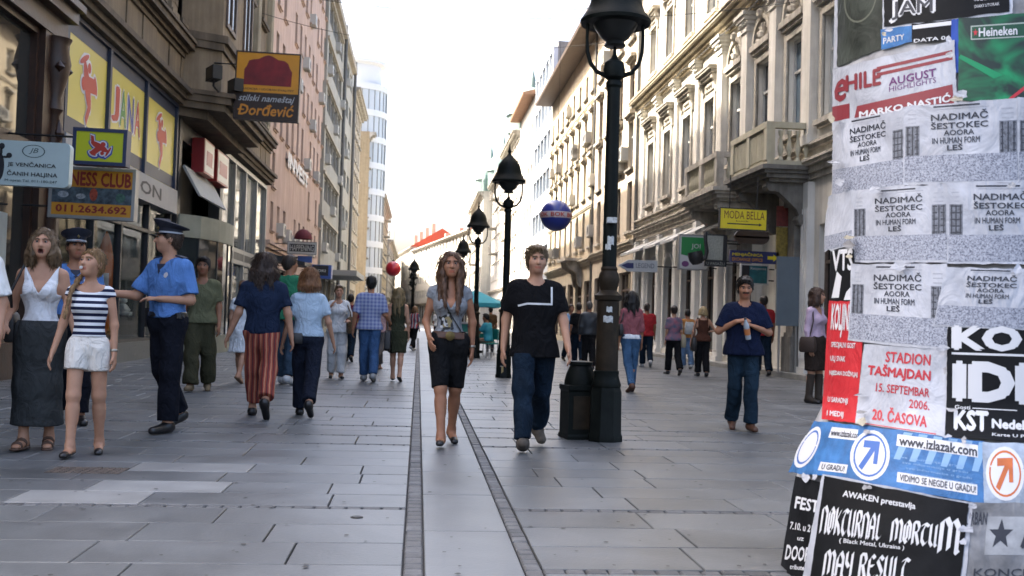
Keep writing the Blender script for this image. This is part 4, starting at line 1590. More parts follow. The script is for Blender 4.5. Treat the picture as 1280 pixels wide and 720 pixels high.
def make_lamp():
    e = empty('street_lamp')
    b = MB()
    b.lathe([(0.185, 0), (0.185, 0.05), (0.172, 0.07), (0.165, 0.46), (0.15, 0.50)], 8, rot=pi / 8)
    b.lathe([(0.15, 0.50), (0.155, 0.52), (0.14, 0.56), (0.125, 0.61), (0.13, 0.63), (0.13, 0.65), (0.115, 0.655)], 20)
    b.build('base', m_cast, e, True)
    s = MB()
    s.lathe([(0.118, 0.65), (0.112, 1.30), (0.14, 1.31), (0.145, 1.35), (0.11, 1.37), (0.085, 1.40), (0.1, 1.45), (0.112, 1.5), (0.1, 1.55), (0.082, 1.58), (0.088, 1.6), (0.078, 1.62)], 20)
    s.build('lower_shaft', m_castb, e, True)
    s = MB()
    s.lathe([(0.074, 1.60), (0.071, 2.4), (0.068, 3.30), (0.085, 3.32), (0.085, 3.35), (0.07, 3.37)], 16)
    s.build('shaft', m_cast, e, True)
    k = MB()
    k.lathe([(0.05, 3.36), (0.1, 3.4), (0.115, 3.47), (0.1, 3.54), (0.04, 3.58), (0.02, 3.62), (0.012, 3.72)], 16)
    k.build('knuckle', m_cast, e, True)
    for sg in (-1, 1):
        a = MB()
        pts = [(sg * 0.09, 0, 3.42), (sg * 0.18, 0, 3.45), (sg * 0.25, 0, 3.53), (sg * 0.285, 0, 3.64), (sg * 0.292, 0, 3.76), (sg * 0.287, 0, 3.93)]
        a.tube(pts, [0.024, 0.022, 0.022, 0.02, 0.018, 0.018], 8)
        a.build('bracket', m_cast, e, True)
    h = MB()
    h.lathe([(0.36, 3.90), (0.37, 3.93), (0.345, 3.97), (0.30, 4.02), (0.27, 4.09), (0.255, 4.17), (0.22, 4.27), (0.15, 4.36), (0.07, 4.43), (0.05, 4.46)], 24)
    h.build('hood', m_cast, e, True)
    d = MB()
    d.lathe([(0.10, 3.69), (0.115, 3.70), (0.09, 3.74), (0.14, 3.77), (0.21, 3.86), (0.24, 3.91)], 20)
    d.build('diffuser', m_lampglass, e, True)
    f = MB()
    f.lathe([(0.05, 4.45), (0.03, 4.5), (0.045, 4.53), (0.02, 4.57), (0.008, 4.68)], 10)
    f.build('finial', m_cast, e, True)
    return e


lamp = make_lamp()
spots = [(1.83, 9.97, 'nearest dark green street lamp with stickers on its lower shaft'),
         (1.72, 20.7, 'second street lamp, standing behind the man in the black shirt'),
         (1.70, 31.0, 'third street lamp, behind the long-haired woman to the right'),
         (1.76, 43.0, 'fourth street lamp, its hood seen just right of the long-haired woman\'s head'),
         (-0.33, 60.0, 'far street lamp in the middle of the street left of the long-haired woman'),
         (-0.45, 73.0, 'second of the far street lamps in line down the street'),
         (-0.60, 88.0, 'last of the far street lamps in line down the street')]
for i, (x, y, lab) in enumerate(spots):
    o = lamp if i == 0 else copy_tree(lamp)
    o.location = (x, y, 0)
    o.rotation_euler = (0, 0, radians(-4))
    o.scale = (0.94, 0.94, 1.04 if i == 0 else 1.0)
    tag(o, lab, 'street lamp', 'street lamps down the middle of the street')
# stickers pasted on the nearest post (only that one has them)
for z, a, w_, h_ in ((1.13, -95, 0.10, 0.06), (1.22, -90, 0.06, 0.05), (1.86, -90, 0.07, 0.08), (2.05, -80, 0.07, 0.05), (1.80, -110, 0.06, 0.05)):
    st = MB()
    r = 0.122 if z < 1.4 else 0.079
    pts = []
    for k in range(6):
        t = radians(a) + (k / 5 - 0.5) * w_ / r
        for q in (0, 1):
            pts.append((r * cos(t), r * sin(t), z + h_ * (q - 0.5) + 0.006 * sin(k * 2.1)))
    st.add(pts, [(2 * k, 2 * k + 2, 2 * k + 3, 2 * k + 1) for k in range(5)])
    st.build('sticker', m_sticker, lamp)
lp = MB()
lp.box(-0.05, 0.05, -0.16, -0.075, 2.02, 2.07)
lp.build('junction_box', m_sticker, lamp)

# ------------------------------------------------------------------ dark pillar beside the near lamp
bn = empty('service_pillar', (1.61, 10.18, 0), radians(8))
tag(bn, 'low dark green cast iron service pillar beside the nearest lamp', 'pillar')
MB().lathe([(0.235, 0), (0.235, 0.03), (0.222, 0.05), (0.222, 0.46), (0.236, 0.48), (0.236, 0.52), (0.2, 0.525)], 4, rot=pi / 4).build('box_base', m_cast, bn)
MB().lathe([(0.16, 0.52), (0.158, 0.56), (0.14, 0.63), (0.115, 0.69), (0.105, 0.71), (0.118, 0.72), (0.118, 0.75), (0.05, 0.76)], 18).build('shoulder', m_cast, bn, True)
MB().box(-0.11, 0.11, -0.163, -0.155, 0.1, 0.42).build('hatch', m_castb, bn)

# ------------------------------------------------------------------ hanging signs
m_ink = mat('ink_black', (0.015, 0.015, 0.018), 0.5)


def flat_sign(name, label, cat, Y, px0, py0, px1, py1, m, frame=None, depth=0.12, wall=None, rnd=0.0, ft=0.035):
    """board square to the street at distance Y, placed from its photo corners; returns (root, place(u, v, off), w, h)"""
    xa, za = dp(px0, (py0 + py1) / 2, Y)
    xb, zb = dp(px1, (py0 + py1) / 2, Y)
    _, zt = dp((px0 + px1) / 2, py0, Y)
    _, zl = dp((px0 + px1) / 2, py1, Y)
    w, h = xb - xa, zt - zl
    e = empty(name, ((xa + xb) / 2, Y, (zt + zl) / 2), 0.0)
    e.rotation_euler = (0, radians(0.8), 0)
    tag(e, label, cat)
    if rnd:
        n = 5
        poly = []
        for cx, cz, a0 in ((w / 2 - rnd, h / 2 - rnd, 0), (-w / 2 + rnd, h / 2 - rnd, pi / 2), (-w / 2 + rnd, -h / 2 + rnd, pi), (w / 2 - rnd, -h / 2 + rnd, 1.5 * pi)):
            poly += [(cx + rnd * cos(a0 + pi / 2 * k / n), cz + rnd * sin(a0 + pi / 2 * k / n)) for k in range(n + 1)]
        b = MB().prism(poly, lambda u, v: (u, 0, v), lambda u, v: (u, depth, v))
    else:
        b = MB().box(-w / 2, w / 2, 0, depth, -h / 2, h / 2)
    b.build('board', m, e)
    if frame:
        f = MB()
        for a, c, d, g_ in ((-w / 2 - ft, -w / 2, -h / 2 - ft, h / 2 + ft), (w / 2, w / 2 + ft, -h / 2 - ft, h / 2 + ft), (-w / 2, w / 2, h / 2, h / 2 + ft), (-w / 2, w / 2, -h / 2 - ft, -h / 2)):
            f.box(a, c, -0.012, depth + 0.012, d, g_)
        f.build('frame', frame, e)
    if wall:
        sg = 1 if wall > 0 else -1
        k = MB()
        X = wall - e.location.x
        for zz in (h * 0.32, -h * 0.32):
            k.tube([(sg * w * 0.4, depth * 0.5, zz), (X, depth * 0.5, zz)], 0.018, 6)
        k.build('bracket', m_iron, e)

    def place(u, v, off=0.004):
        return (-w / 2 + u * w, -off, -h / 2 + v * h)
    return e, place, w, h


def letters(e, place, s, u0, u1, v0, v1, m, bold=0.02, shear=0.0, off=0.004, name='lettering', space=1.0):
    t = MB()
    text_into(t, s, u0, u1, v0, v1, lambda u, v, i: place(u, v, off + 0.0006 * i), bold, shear, space)
    return t.build(name, m, e, fix=False)


def patch(e, place, pts, m, off=0.003, name='print'):
    t = MB().add([place(u, v, off) for u, v in pts], [tuple(range(len(pts)))])
    return t.build(name, m, e, fix=False)


def oval(cu, cv, ru, rv, n=24):
    return [(cu + ru * cos(2 * pi * k / n), cv + rv * sin(2 * pi * k / n)) for k in range(n)]


rect = lambda u0, u1, v0, v1: [(u0, v0), (u1, v0), (u1, v1), (u0, v1)]
m_palesign = mat('sign_pale', (0.44, 0.52, 0.50), 0.35, var=0.05)
e, P_, w, h = flat_sign('bridal_sign', 'pale rounded wedding dress shop sign cut by the left edge', 'sign', 14.5, -34, 176, 87, 232, m_palesign, None, 0.14, XL, 0.07)
m_grn = mat('ink_greygreen', (0.06, 0.09, 0.09), 0.6)
letters(e, P_, 'JE VENČANICA', 0.36, 0.86, 0.40, 0.54, m_ink, 0.012)
letters(e, P_, 'ČANIH HALJINA', 0.36, 0.88, 0.19, 0.34, m_ink, 0.012)
letters(e, P_, 'M oprat Tel. 011-180-247', 0.34, 0.88, 0.07, 0.14, m_grn, 0.015)
t = MB()
n = 28
for k in range(n):
    a0, a1 = 2 * pi * k / n, 2 * pi * (k + 1) / n
    t.add([P_(0.62 + r * 0.12 * cos(a), 0.78 + r * 0.145 * sin(a)) for r, a in ((1, a0), (1, a1), (0.9, a1), (0.9, a0))], [(0, 1, 2, 3)])
t.build('oval_ring', m_grn, e, fix=False)
letters(e, P_, 'JB', 0.57, 0.67, 0.71, 0.85, m_grn, 0.0, 0.3)
for pts in (oval(0.28, 0.40, 0.045, 0.30), oval(0.29, 0.86, 0.03, 0.07), oval(0.285, 0.74, 0.015, 0.09), oval(0.37, 0.66, 0.03, 0.06), oval(0.33, 0.62, 0.035, 0.025)):
    patch(e, P_, pts, m_ink, name='figure_print')

m_lime = mat('sign_lime', (0.50, 0.52, 0.02), 0.35, var=0.05)
m_bluefr = mat('sign_navy_frame', (0.02, 0.03, 0.075), 0.45)
e, P_, w, h = flat_sign('toy_sign', 'lime yellow box sign with a small red toy plane', 'sign', 16.5, 95, 165, 154, 202, m_lime, m_bluefr, 0.22, XL, 0, 0.055)
r_, w_, b_ = MB(), MB(), MB()
pl = lambda off: (lambda u, v, k: P_(u / w + 0.5, v / h + 0.5, off + k))
plane_logo(b_, b_, pl(0.003), 0.0, -0.01, 0.3, -0.5, 0.14)
plane_logo(w_, w_, pl(0.009), 0.0, 0.0, 0.3, -0.5, 0.07)
plane_logo(r_, r_, pl(0.015), 0.0, 0.0, 0.3, -0.5)
b_.build('logo_shadow', m_jblu, e, fix=False)
w_.build('logo_outline', m_jwht, e, fix=False)
r_.build('logo', m_jred, e, fix=False)

m_orange = mat('sign_orange', (0.55, 0.24, 0.02), 0.45, var=0.1)
e, P_, w, h = flat_sign('fitness_sign', 'orange fitness club sign with a photo strip and phone number', 'sign', 17.2, 65, 213, 165, 270, m_orange, m_alu, 0.2, XL, 0, 0.05)
m_dred = mat('ink_dark_red', (0.22, 0.02, 0.015), 0.5)
letters(e, P_, 'FITNESS CLUB', 0.02, 0.98, 0.66, 0.95, m_dred, 0.05)
patch(e, P_, rect(0.0, 1.0, 0.27, 0.62), mat('photo_strip', (0.09, 0.13, 0.16), 0.4, var=0.9, scale=9, col2=(0.01, 0.012, 0.015)), name='photo_strip')
patch(e, P_, oval(0.52, 0.47, 0.05, 0.14), mat('photo_red', (0.35, 0.06, 0.03), 0.5, var=0.6, scale=20), 0.006, 'photo_figure')
patch(e, P_, oval(0.14, 0.45, 0.07, 0.07), mat('photo_pale', (0.3, 0.33, 0.36), 0.5, var=0.6, scale=20), 0.006, 'photo_figure')
patch(e, P_, oval(0.36, 0.42, 0.06, 0.06), MATS['photo_pale'], 0.006, 'photo_figure')
patch(e, P_, oval(0.86, 0.42, 0.06, 0.1), mat('photo_green', (0.05, 0.12, 0.09), 0.5, var=0.6, scale=20), 0.006, 'photo_figure')
letters(e, P_, '011.2634.692', 0.06, 0.94, 0.07, 0.22, m_dred, 0.05)

m_choc = mat('sign_chocolate', (0.028, 0.014, 0.008), 0.45)
e, P_, w, h = flat_sign('furniture_sign', 'orange and brown furniture shop sign with a red sofa picture', 'sign', 28.0, 295, 67, 373, 149, m_choc, m_choc, 0.2, XL)
patch(e, P_, rect(0.0, 1.0, 0.40, 1.0), mat('sign_amber', (0.62, 0.27, 0.012), 0.4, var=0.08), 0.004, 'amber_field')
sofa = [(0.12, 0.51), (0.12, 0.74), (0.16, 0.80), (0.19, 0.88), (0.26, 0.90), (0.34, 0.91), (0.44, 0.96), (0.5, 0.975), (0.56, 0.96), (0.66, 0.91), (0.76, 0.90), (0.82, 0.86), (0.85, 0.79), (0.89, 0.73), (0.88, 0.51)]
patch(e, P_, sofa, mat('sofa_red', (0.20, 0.010, 0.014), 0.5, var=0.5, scale=1.6), 0.007, 'sofa_print')
letters(e, P_, 'stilski nameštaj', 0.05, 0.95, 0.235, 0.36, mat('ink_silver', (0.42, 0.44, 0.46), 0.5), 0.012, 0.35, 0.006)
letters(e, P_, 'Dorđević', 0.06, 0.94, 0.05, 0.225, mat('ink_orange', (0.55, 0.22, 0.02), 0.5), 0.03, 0.2, 0.006)
patch(e, P_, rect(0.045, 0.15, 0.118, 0.14), MATS['ink_orange'], 0.011, 'letter_bar')
letters(e, P_, 'TRADICIJA I UDOBAN KVALITET', 0.07, 0.93, 0.425, 0.465, m_choc, 0.02, 0, 0.006)
for k in range(3):                    # flood lights on the ledge beside it
    f = MB()
    fl = empty('flood_light', (XL + 1.1 + 0.25 * k, 26.5 + k * 1.6, 6.95 + 0.05 * k), radians(-60))
    MB().box(-0.28, 0.28, -0.12, 0.12, 0.0, 0.34).build('housing', m_iron, fl)
    MB().box(-0.25, 0.25, -0.13, -0.121, 0.03, 0.31).build('lens', m_lampglass, fl)
    MB().tube([(0, 0, 0.02), (0, 0, -0.14), (-0.5, 0.3, -0.16)], 0.03, 6).build('arm', m_iron, fl)
    tag(fl, ('black flood light on the ledge nearest the toy shop', 'black flood light in the middle of the ledge', 'black flood light behind the orange furniture sign')[k], 'flood light', 'flood lights on the ledge')

e, P_, w, h = flat_sign('happening_sign', 'black and white HAPPENING box sign over the left shops', 'sign', 45.0, 360, 303, 395, 317, mat('sign_white', (0.5, 0.5, 0.48), 0.5), m_alu, 0.2, XL)
patch(e, P_, rect(0.05, 0.95, 0.16, 0.84), m_ink, 0.004, 'black_field')
letters(e, P_, 'HAPPENING', 0.08, 0.92, 0.24, 0.76, MATS['sign_white'], 0.02, 0, 0.008)
e, P_, w, h = flat_sign('blue_box_sign', 'blue box sign with a dark panel below the HAPPENING sign', 'sign', 47.0, 390, 331, 414, 348, mat('sign_blue', (0.04, 0.09, 0.32), 0.4), None, 0.8, XL)
patch(e, P_, rect(0.05, 0.85, 0.2, 0.95), m_ink, 0.004, 'black_field')
letters(e, P_, 'JOKI', 0.2, 0.7, 0.42, 0.66, MATS['sign_white'], 0.02, 0, 0.008)
e, P_, w, h = flat_sign('small_blue_sign', 'small blue sign hanging right under the HAPPENING sign', 'sign', 45.1, 372, 320, 390, 328, MATS['sign_blue'], None, 0.1, XL)
aw_ = MB()
n = 8
prof = [(0.38 * cos(pi / 2 * k / n), 0.42 * sin(pi / 2 * k / n)) for k in range(n + 1)]
aw_.lathe(prof, 18, (XL + 1.5, 44.0, 4.3), cap=False)
tag(aw_.build('dome_awning', mat('awning_maroon', (0.11, 0.012, 0.02), 0.8, var=0.2), None, True), 'dark red rounded awning above the HAPPENING sign', 'awning')

m_myel = mat('sign_yellow', (0.62, 0.50, 0.01), 0.4, var=0.05)
m_navyink = mat('sign_navy', (0.012, 0.018, 0.10), 0.4)
e, P_, w, h = flat_sign('moda_sign', 'yellow MODA BELLA sign with a long black arrow', 'sign', 22.4, 900.5, 261.5, 958, 286.5, m_myel, m_ink, 0.08, None, 0, 0.02)
letters(e, P_, 'MODA BELLA', 0.08, 0.96, 0.50, 0.90, mat('ink_maroon', (0.10, 0.015, 0.01), 0.5), 0.0)
letters(e, P_, 'butik', 0.34, 0.62, 0.36, 0.44, m_ink, 0.0)
patch(e, P_, [(0.15, 0.22), (0.84, 0.22), (0.84, 0.17), (0.91, 0.25), (0.84, 0.33), (0.84, 0.28), (0.15, 0.28)], m_ink, name='arrow')
k = MB().tube([(-w * 0.3, 0.04, h / 2), (-w * 0.3, 0.04, h / 2 + 0.75)], 0.012, 6).tube([(w * 0.3, 0.04, h / 2), (w * 0.3, 0.04, h / 2 + 0.75)], 0.012, 6)
k.build('hanger', m_iron, e)
e, P_, w, h = flat_sign('exchange_sign', 'dark blue exchange office sign with yellow letters and arrow', 'sign', 24.0, 913, 314, 974, 329, m_navyink, None, 0.1, XR)
letters(e, P_, 'MENJAČNICA', 0.04, 0.66, 0.5, 0.86, m_myel, 0.03)
letters(e, P_, 'EXCHANGE OFFICE', 0.04, 0.66, 0.14, 0.40, m_orange, 0.02)
patch(e, P_, [(0.76, 0.36), (0.88, 0.36), (0.88, 0.2), (0.97, 0.5), (0.88, 0.8), (0.88, 0.64), (0.76, 0.64)], m_myel, name='arrow')
e, P_, w, h = flat_sign('oval_board', 'dark oval hanging board under the yellow sign', 'sign', 23.6, 918, 288, 962, 305, m_choc, None, 0.06, None, 0.18)
m_gsg = mat('sign_green', (0.02, 0.20, 0.05), 0.4)
e, P_, w, h = flat_sign('green_sign', 'green and white rounded sign behind the hanging pipe', 'sign', 27.5, 850, 295, 885, 336, MATS['sign_white'], m_alu, 0.12, XR, 0.08)
patch(e, P_, [(0.04, 0.42), (0.7, 0.32), (0.96, 0.5), (0.96, 0.96), (0.04, 0.96)], m_gsg, 0.004, 'green_field')
letters(e, P_, 'JOI', 0.4, 0.72, 0.58, 0.76, MATS['sign_white'], 0.01, 0, 0.007)
patch(e, P_, oval(0.2, 0.14, 0.13, 0.09), mat('ink_purple', (0.15, 0.05, 0.15), 0.5), 0.005, 'emblem')
e, P_, w, h = flat_sign('notice_sign', 'black framed notice board reading U PASAZU by the pipe', 'sign', 26.8, 882, 293, 909, 333, m_ink, None, 0.1, XR)
patch(e, P_, rect(0.05, 0.8, 0.2, 0.96), mat('notice_paper', (0.30, 0.31, 0.27), 0.7, var=0.35, scale=30), 0.004, 'paper')
letters(e, P_, 'U PASAŽU', 0.06, 0.9, 0.04, 0.15, MATS['notice_paper'], 0.01, 0, 0.005)
# smoking pipe shop sign
xb, zb = dp(870, 322, 26.6)
e = empty('pipe_sign', (xb, 26.6, zb))
tag(e, 'big black tobacco pipe hung as a shop sign', 'sign')
MB().lathe([(0.02, -0.19), (0.13, -0.17), (0.19, -0.06), (0.2, 0.06), (0.185, 0.16), (0.15, 0.16), (0.14, 0.02), (0.05, -0.04)], 18).build('bowl', m_ink, e, True)
MB().tube([(0.1, 0, -0.10), (0.24, 0, -0.06), (0.32, 0, 0.1), (0.34, 0, 0.34), (0.36, 0, 0.5), (0.42, 0, 0.6)], [0.06, 0.055, 0.05, 0.045, 0.045, 0.03], 10).build('stem', m_ink, e, True)
e.rotation_euler = (0, radians(-14), 0)
# grey pencil-shaped sign
x0, z0 = dp(773, 331.5, 30.0)
x1, z1 = dp(822, 333, 30.0)
e = empty('pencil_sign', (x0, 30.0, z0), 0)
tag(e, 'pale grey sign shaped like a pencil pointing left', 'sign')
W_ = x1 - x0
b = MB().prism([(0.0, 0.0), (0.3, 0.17), (W_, 0.17), (W_, -0.17), (0.3, -0.17)], lambda u, v: (u, 0, v), lambda u, v: (u, 0.12, v))
b.build('board', mat('sign_grey', (0.40, 0.42, 0.43), 0.5), e)
MB().add([(0.08, -0.003, 0), (0.26, -0.003, 0.08), (0.45, -0.003, 0.08), (0.45, -0.003, -0.08), (0.26, -0.003, -0.08)], [(0, 1, 2, 3, 4)]).build('pencil_tip', m_navyink, e, fix=False)
letters(e, lambda u, v, off: (u, -off, v), 'LEGEND', 0.52, W_ - 0.1, -0.06, 0.08, mat('ink_grey', (0.12, 0.13, 0.15), 0.5), 0.01)
MB().tube([(W_, 0.06, 0), (XR - x0, 0.06, 0)], 0.02, 6).build('bracket', m_iron, e)
e, P_, w, h = flat_sign('teal_poster_board', 'teal and black advertising board above the moustached man', 'sign', 25.5, 927, 332, 959, 354, mat('board_teal', (0.02, 0.13, 0.15), 0.5, var=0.4, scale=6), MATS['sign_white'], 0.06, XR)
patch(e, P_, rect(0.0, 0.3, 0.0, 1.0), m_ink, 0.004, 'black_field')
letters(e, P_, 'Respecta', 0.34, 0.95, 0.72, 0.92, MATS['sign_white'], 0.0)
x0, z0 = dp(988, 372, 22.6)
e = empty('grey_panel_board', (XR - 0.42, 23.3, 1.05))
tag(e, 'plain blue-grey board standing by the dark portal', 'board')
MB().box(-0.28, 0.28, 0, 0.08, 0.15, 1.75).build('board', mat('board_grey', (0.11, 0.14, 0.165), 0.4, var=0.1), e)
MB().box(-0.22, -0.18, 0.02, 0.06, -0.92, 0.15).box(0.18, 0.22, 0.02, 0.06, -0.92, 0.15).build('stand', m_alu, e)
e = empty('yellow_notice', (XR - 0.27, 24.0, 2.55))
tag(e, 'narrow yellow lettered notice inside the portal', 'sign')
MB().box(-0.22, 0.22, 0, 0.05, 0, 1.0).build('board', mat('board_yellow_shaded', (0.24, 0.17, 0.03), 0.6, var=0.5, scale=14), e)  # yellow darkened in the colour for the portal's shade
MB().box(-0.22, 0.22, 0, 0.05, 1.02, 1.5).build('red_board', mat('board_red_shaded', (0.17, 0.03, 0.025), 0.6, var=0.4, scale=10), e)  # red darkened in the colour for the same shade

# ------------------------------------------------------------------ advertising balls on their cable, overhead wires
def ball(name, label, px, py, rpx, Y, col, band):
    x, z = dp(px, py, Y)
    r = rpx * Y / FPX
    e = empty(name, (x, Y, z))
    tag(e, label, 'ball')
    prof = [(r * sin(pi * k / 18) if 0 < k < 18 else 0.004, -r * cos(pi * k / 18)) for k in range(19)]
    MB().lathe(prof, 32).build('shell', mat(name + '_skin', col, 0.3, var=0.1, coat=0.3), e, True)
    bd = MB()
    hb = r * 0.2
    bd.lathe([(sqrt(r * r - q * q) + 0.004, q) for q in np.linspace(-hb, hb, 7)], 32, cap=False)
    if band:
        bd.build('white_band', mat('ball_white', (0.5, 0.42, 0.42), 0.4), e, True)
    t = MB()
    for k in range(5):
        a0 = -pi / 2 + (k - 2) * 1.1
        text_into(t, band or 'BALL', -0.45, 0.45, -hb * 0.65, hb * 0.65, lambda u, v, i: ((sqrt(r * r - v * v) + 0.009 + 0.0006 * i) * cos(a0 + u), (sqrt(r * r - v * v) + 0.009 + 0.0006 * i) * sin(a0 + u), v), 0.03)
    if band:
        t.build('lettering', m_jred, e, fix=False)
    MB().lathe([(0.03, r - 0.01), (0.03, r + 0.05), (0.01, r + 0.08)], 8).build('cap', m_iron, e)
    return x, z + r, Y


m_wire = mat('cable', (0.03, 0.03, 0.03), 0.7)


def cable(label, a, b, sag, r=0.008, via=None):
    a, b = Vector(a), Vector(b)
    pts = []
    for k in range(25):
        t = k / 24
        p = a.lerp(b, t)
        p.z -= sag * 4 * t * (1 - t)
        pts.append(tuple(p))
    o = MB().tube(pts, r, 5).build('cable', m_wire)
    return tag(o, label, 'cable', 'cables over the street')


bx, bz, by = ball('blue_ball', 'big glossy blue advertising ball with a white and red band', 695, 269.5, 19.8, 24.0, (0.015, 0.03, 0.22), 'BOK')
rx_, rz_, ry_ = ball('red_ball', 'small red advertising ball hanging over the far street', 491.5, 336, 9.4, 40.0, (0.55, 0.02, 0.035), None)
zc = 9.0
cable('thin cable holding the blue ball, from the left houses to the palace', (XL, by, zc), (XR, by, zc), zc - 8.2)
o = MB().tube([(bx, by, bz + 0.05), (bx, by, bz + 4.1)], 0.004, 4).build('suspension_wire', m_wire)
tag(o, 'hair-thin wire the blue ball hangs on', 'wire')
o = MB().tube([(rx_, ry_, rz_ + 0.05), (rx_, ry_, 11.6)], 0.004, 4).build('suspension_wire', m_wire)
tag(o, 'hair-thin wire the red ball hangs on', 'wire')
cable('sagging cable high above the street, the lower one', (XL, 30, 10.9), (XR, 30, 11.4), 1.1, 0.01)
cable('taut cable high above the street, the upper one', (XL, 34, 12.0), (XR, 33, 11.9), 0.35, 0.01)
cable('thin cable holding the red ball far down the street', (XL, 40, 12.6), (XR, 40, 12.6), 1.0, 0.01)

# ------------------------------------------------------------------ cafe corner in the distance: parasol, table, chairs, green counter
m_teal = mat('cloth_teal', (0.03, 0.27, 0.33), 0.8, var=0.12, scale=4)
pr_ = empty('parasol', (1.95, 36.0, 0))
tag(pr_, 'teal cafe parasol behind the long-haired woman', 'parasol')
cv = MB()
n = 8
R_ = 1.05
vs = [(0, 0, 2.18)]
for k in range(n * 2):
    a = 2 * pi * k / (n * 2)
    rr = R_ if k % 2 == 0 else R_ * 0.95
    vs.append((rr * cos(a), rr * sin(a), 1.72))
for k in range(n * 2):
    a = 2 * pi * k / (n * 2)
    rr = (R_ if k % 2 == 0 else R_ * 0.95) * 1.0
    vs.append((rr * cos(a), rr * sin(a), 1.56 + 0.03 * (k % 2)))
fs = [(0, 1 + k, 1 + (k + 1) % 16) for k in range(16)] + [(1 + k, 17 + k, 17 + (k + 1) % 16, 1 + (k + 1) % 16) for k in range(16)]
cv.add(vs, fs)
cv.build('canopy', m_teal, pr_)
MB().tube([(0, 0, 0), (0, 0, 2.26)], 0.03, 8).build('pole', m_alu, pr_)
rb = MB()
for k in range(n):
    a = 2 * pi * k / n
    rb.tube([(0, 0, 2.12), (R_ * 0.97 * cos(a), R_ * 0.97 * sin(a), 1.71)], 0.012, 5)
rb.build('rib', m_alu, pr_)
MB().lathe([(0.3, 0), (0.3, 0.08), (0.05, 0.12)], 12).build('foot', m_cast, pr_)
kc = empty('green_counter', (1.55, 32.6, 0))
tag(kc, 'small teal green cafe counter beside the seated customer', 'counter')
MB().box(-0.22, 0.22, -0.3, 0.3, 0.06, 1.0).build('cabinet', mat('paint_green', (0.01, 0.16, 0.13), 0.5), kc)
MB().box(-0.27, 0.27, -0.35, 0.35, 1.0, 1.06).build('worktop', m_alu, kc)
MB().box(-0.2, 0.2, -0.28, 0.28, 0.0, 0.06).build('plinth', m_ink, kc)


def cafe_chair(label, x, y, rz):
    c = empty('cafe_chair', (x, y, 0), rz)
    tag(c, label, 'chair', 'cafe chairs')
    MB().slab(-0.22, 0.22, -0.22, 0.22, 0.42, 0.46, 0.01).build('seat', MATS['paint_green'], c)
    MB().box(-0.21, 0.21, 0.20, 0.235, 0.55, 0.88).build('backrest', MATS['paint_green'], c)
    for sx in (-0.2, 0.2):
        MB().tube([(sx, -0.2, 0), (sx * 0.95, -0.19, 0.42)], 0.014, 6).build('leg', m_alu, c)
        MB().tube([(sx, 0.25, 0), (sx * 0.95, 0.2, 0.42), (sx * 0.95, 0.218, 0.88)], 0.014, 6).build('leg', m_alu, c)
    return c


cafe_chair('green cafe chair under the seated person in teal', 2.12, 31.3, radians(-60))
cafe_chair('green cafe chair further from the camera at the cafe table', 2.2, 33.6, radians(150))
tb = empty('cafe_table', (1.72, 31.9, 0))
tag(tb, 'small round cafe table in front of the seated customer', 'table')
MB().lathe([(0.3, 0.72), (0.31, 0.735), (0.3, 0.75)], 18).build('table_top', m_alu, tb)
MB().tube([(0, 0, 0.03), (0, 0, 0.72)], 0.03, 8).build('leg', m_alu, tb)
MB().lathe([(0.2, 0), (0.2, 0.02), (0.04, 0.05)], 14).build('foot', m_cast, tb)
# ------------------------------------------------------------------ the poster column
CR = 0.62
_d = ray(1037, 380)
_d2 = np.array([_d[0], _d[1]]) / sqrt(_d[0] ** 2 + _d[1] ** 2)
_n = np.array([_d2[1], -_d2[0]])
CY = 4.75
_t = (CY - CR * _n[1]) / _d2[1]
CX = float(_t * _d2[0] + CR * _n[0])


def crad(z):
    """radius of the column: straight drum, a flared skirt below"""
    pts = ((0.05, 0.165), (0.30, 0.155), (0.48, 0.13), (0.60, 0.092), (0.70, 0.05), (0.78, 0.015), (0.84, 0.0))
    if z >= 0.84:
        return CR
    if z <= 0.05:
        return CR + 0.165
    for (z0, r0), (z1, r1) in zip(pts[:-1], pts[1:]):
        if z < z1:
            return CR + r0 + (r1 - r0) * (z - z0) / (z1 - z0)
    return CR


def on_column(px, py, off=0.0):
    """where the line of sight through a photo pixel meets the column's face"""
    d = ray(px, py)
    R = CR
    p = None
    for _ in range(7):
        r = R + off
        a = d[0] ** 2 + d[1] ** 2
        b = -2 * (d[0] * CX + d[1] * CY)
        c = CX ** 2 + CY ** 2 - r * r
        D = b * b - 4 * a * c
        t = (-b - sqrt(max(D, 0))) / (2 * a)
        p = [d[0] * t, d[1] * t, CH + d[2] * t]
        if D < 0:                             # past the edge: stay on the face, at its outline
            q = sqrt((p[0] - CX) ** 2 + (p[1] - CY) ** 2)
            p[0], p[1] = CX + (p[0] - CX) * r / q, CY + (p[1] - CY) * r / q
        R = crad(p[2])
    return tuple(float(q) for q in p)


PC = empty('poster_column', (0, 0, 0))
tag(PC, 'round advertising column thickly covered with torn concert posters on the right', 'poster column')
prof = [(CR + 0.19, -0.012), (CR + 0.19, 0.06), (CR + 0.165, 0.1)] + [(crad(z), z) for z in np.linspace(0.12, 0.84, 25)] + [(CR, z) for z in np.linspace(1.0, 3.2, 12)] + [(CR + 0.08, 3.22), (CR + 0.1, 3.32), (CR + 0.02, 3.36), (CR * 0.7, 3.6), (0.1, 3.75)]
m_oldpaper = mat('old_paper', (0.40, 0.41, 0.44), 0.8, var=0.45, scale=7, bump=0.6, bscale=16, col2=(0.17, 0.17, 0.18))
MB().lathe(prof, 64, (CX, CY, 0)).build('drum', m_oldpaper, PC, True)
LAYER = [0.002]


def paper_mat(name, col, var=0.12, scale=6, rough=0.55, crumple=0.5, col2=None):
    return mat(name, col, rough, var=var, scale=scale, bump=crumple, bscale=11, col2=col2, spec=0.25, wrinkle=0.3)


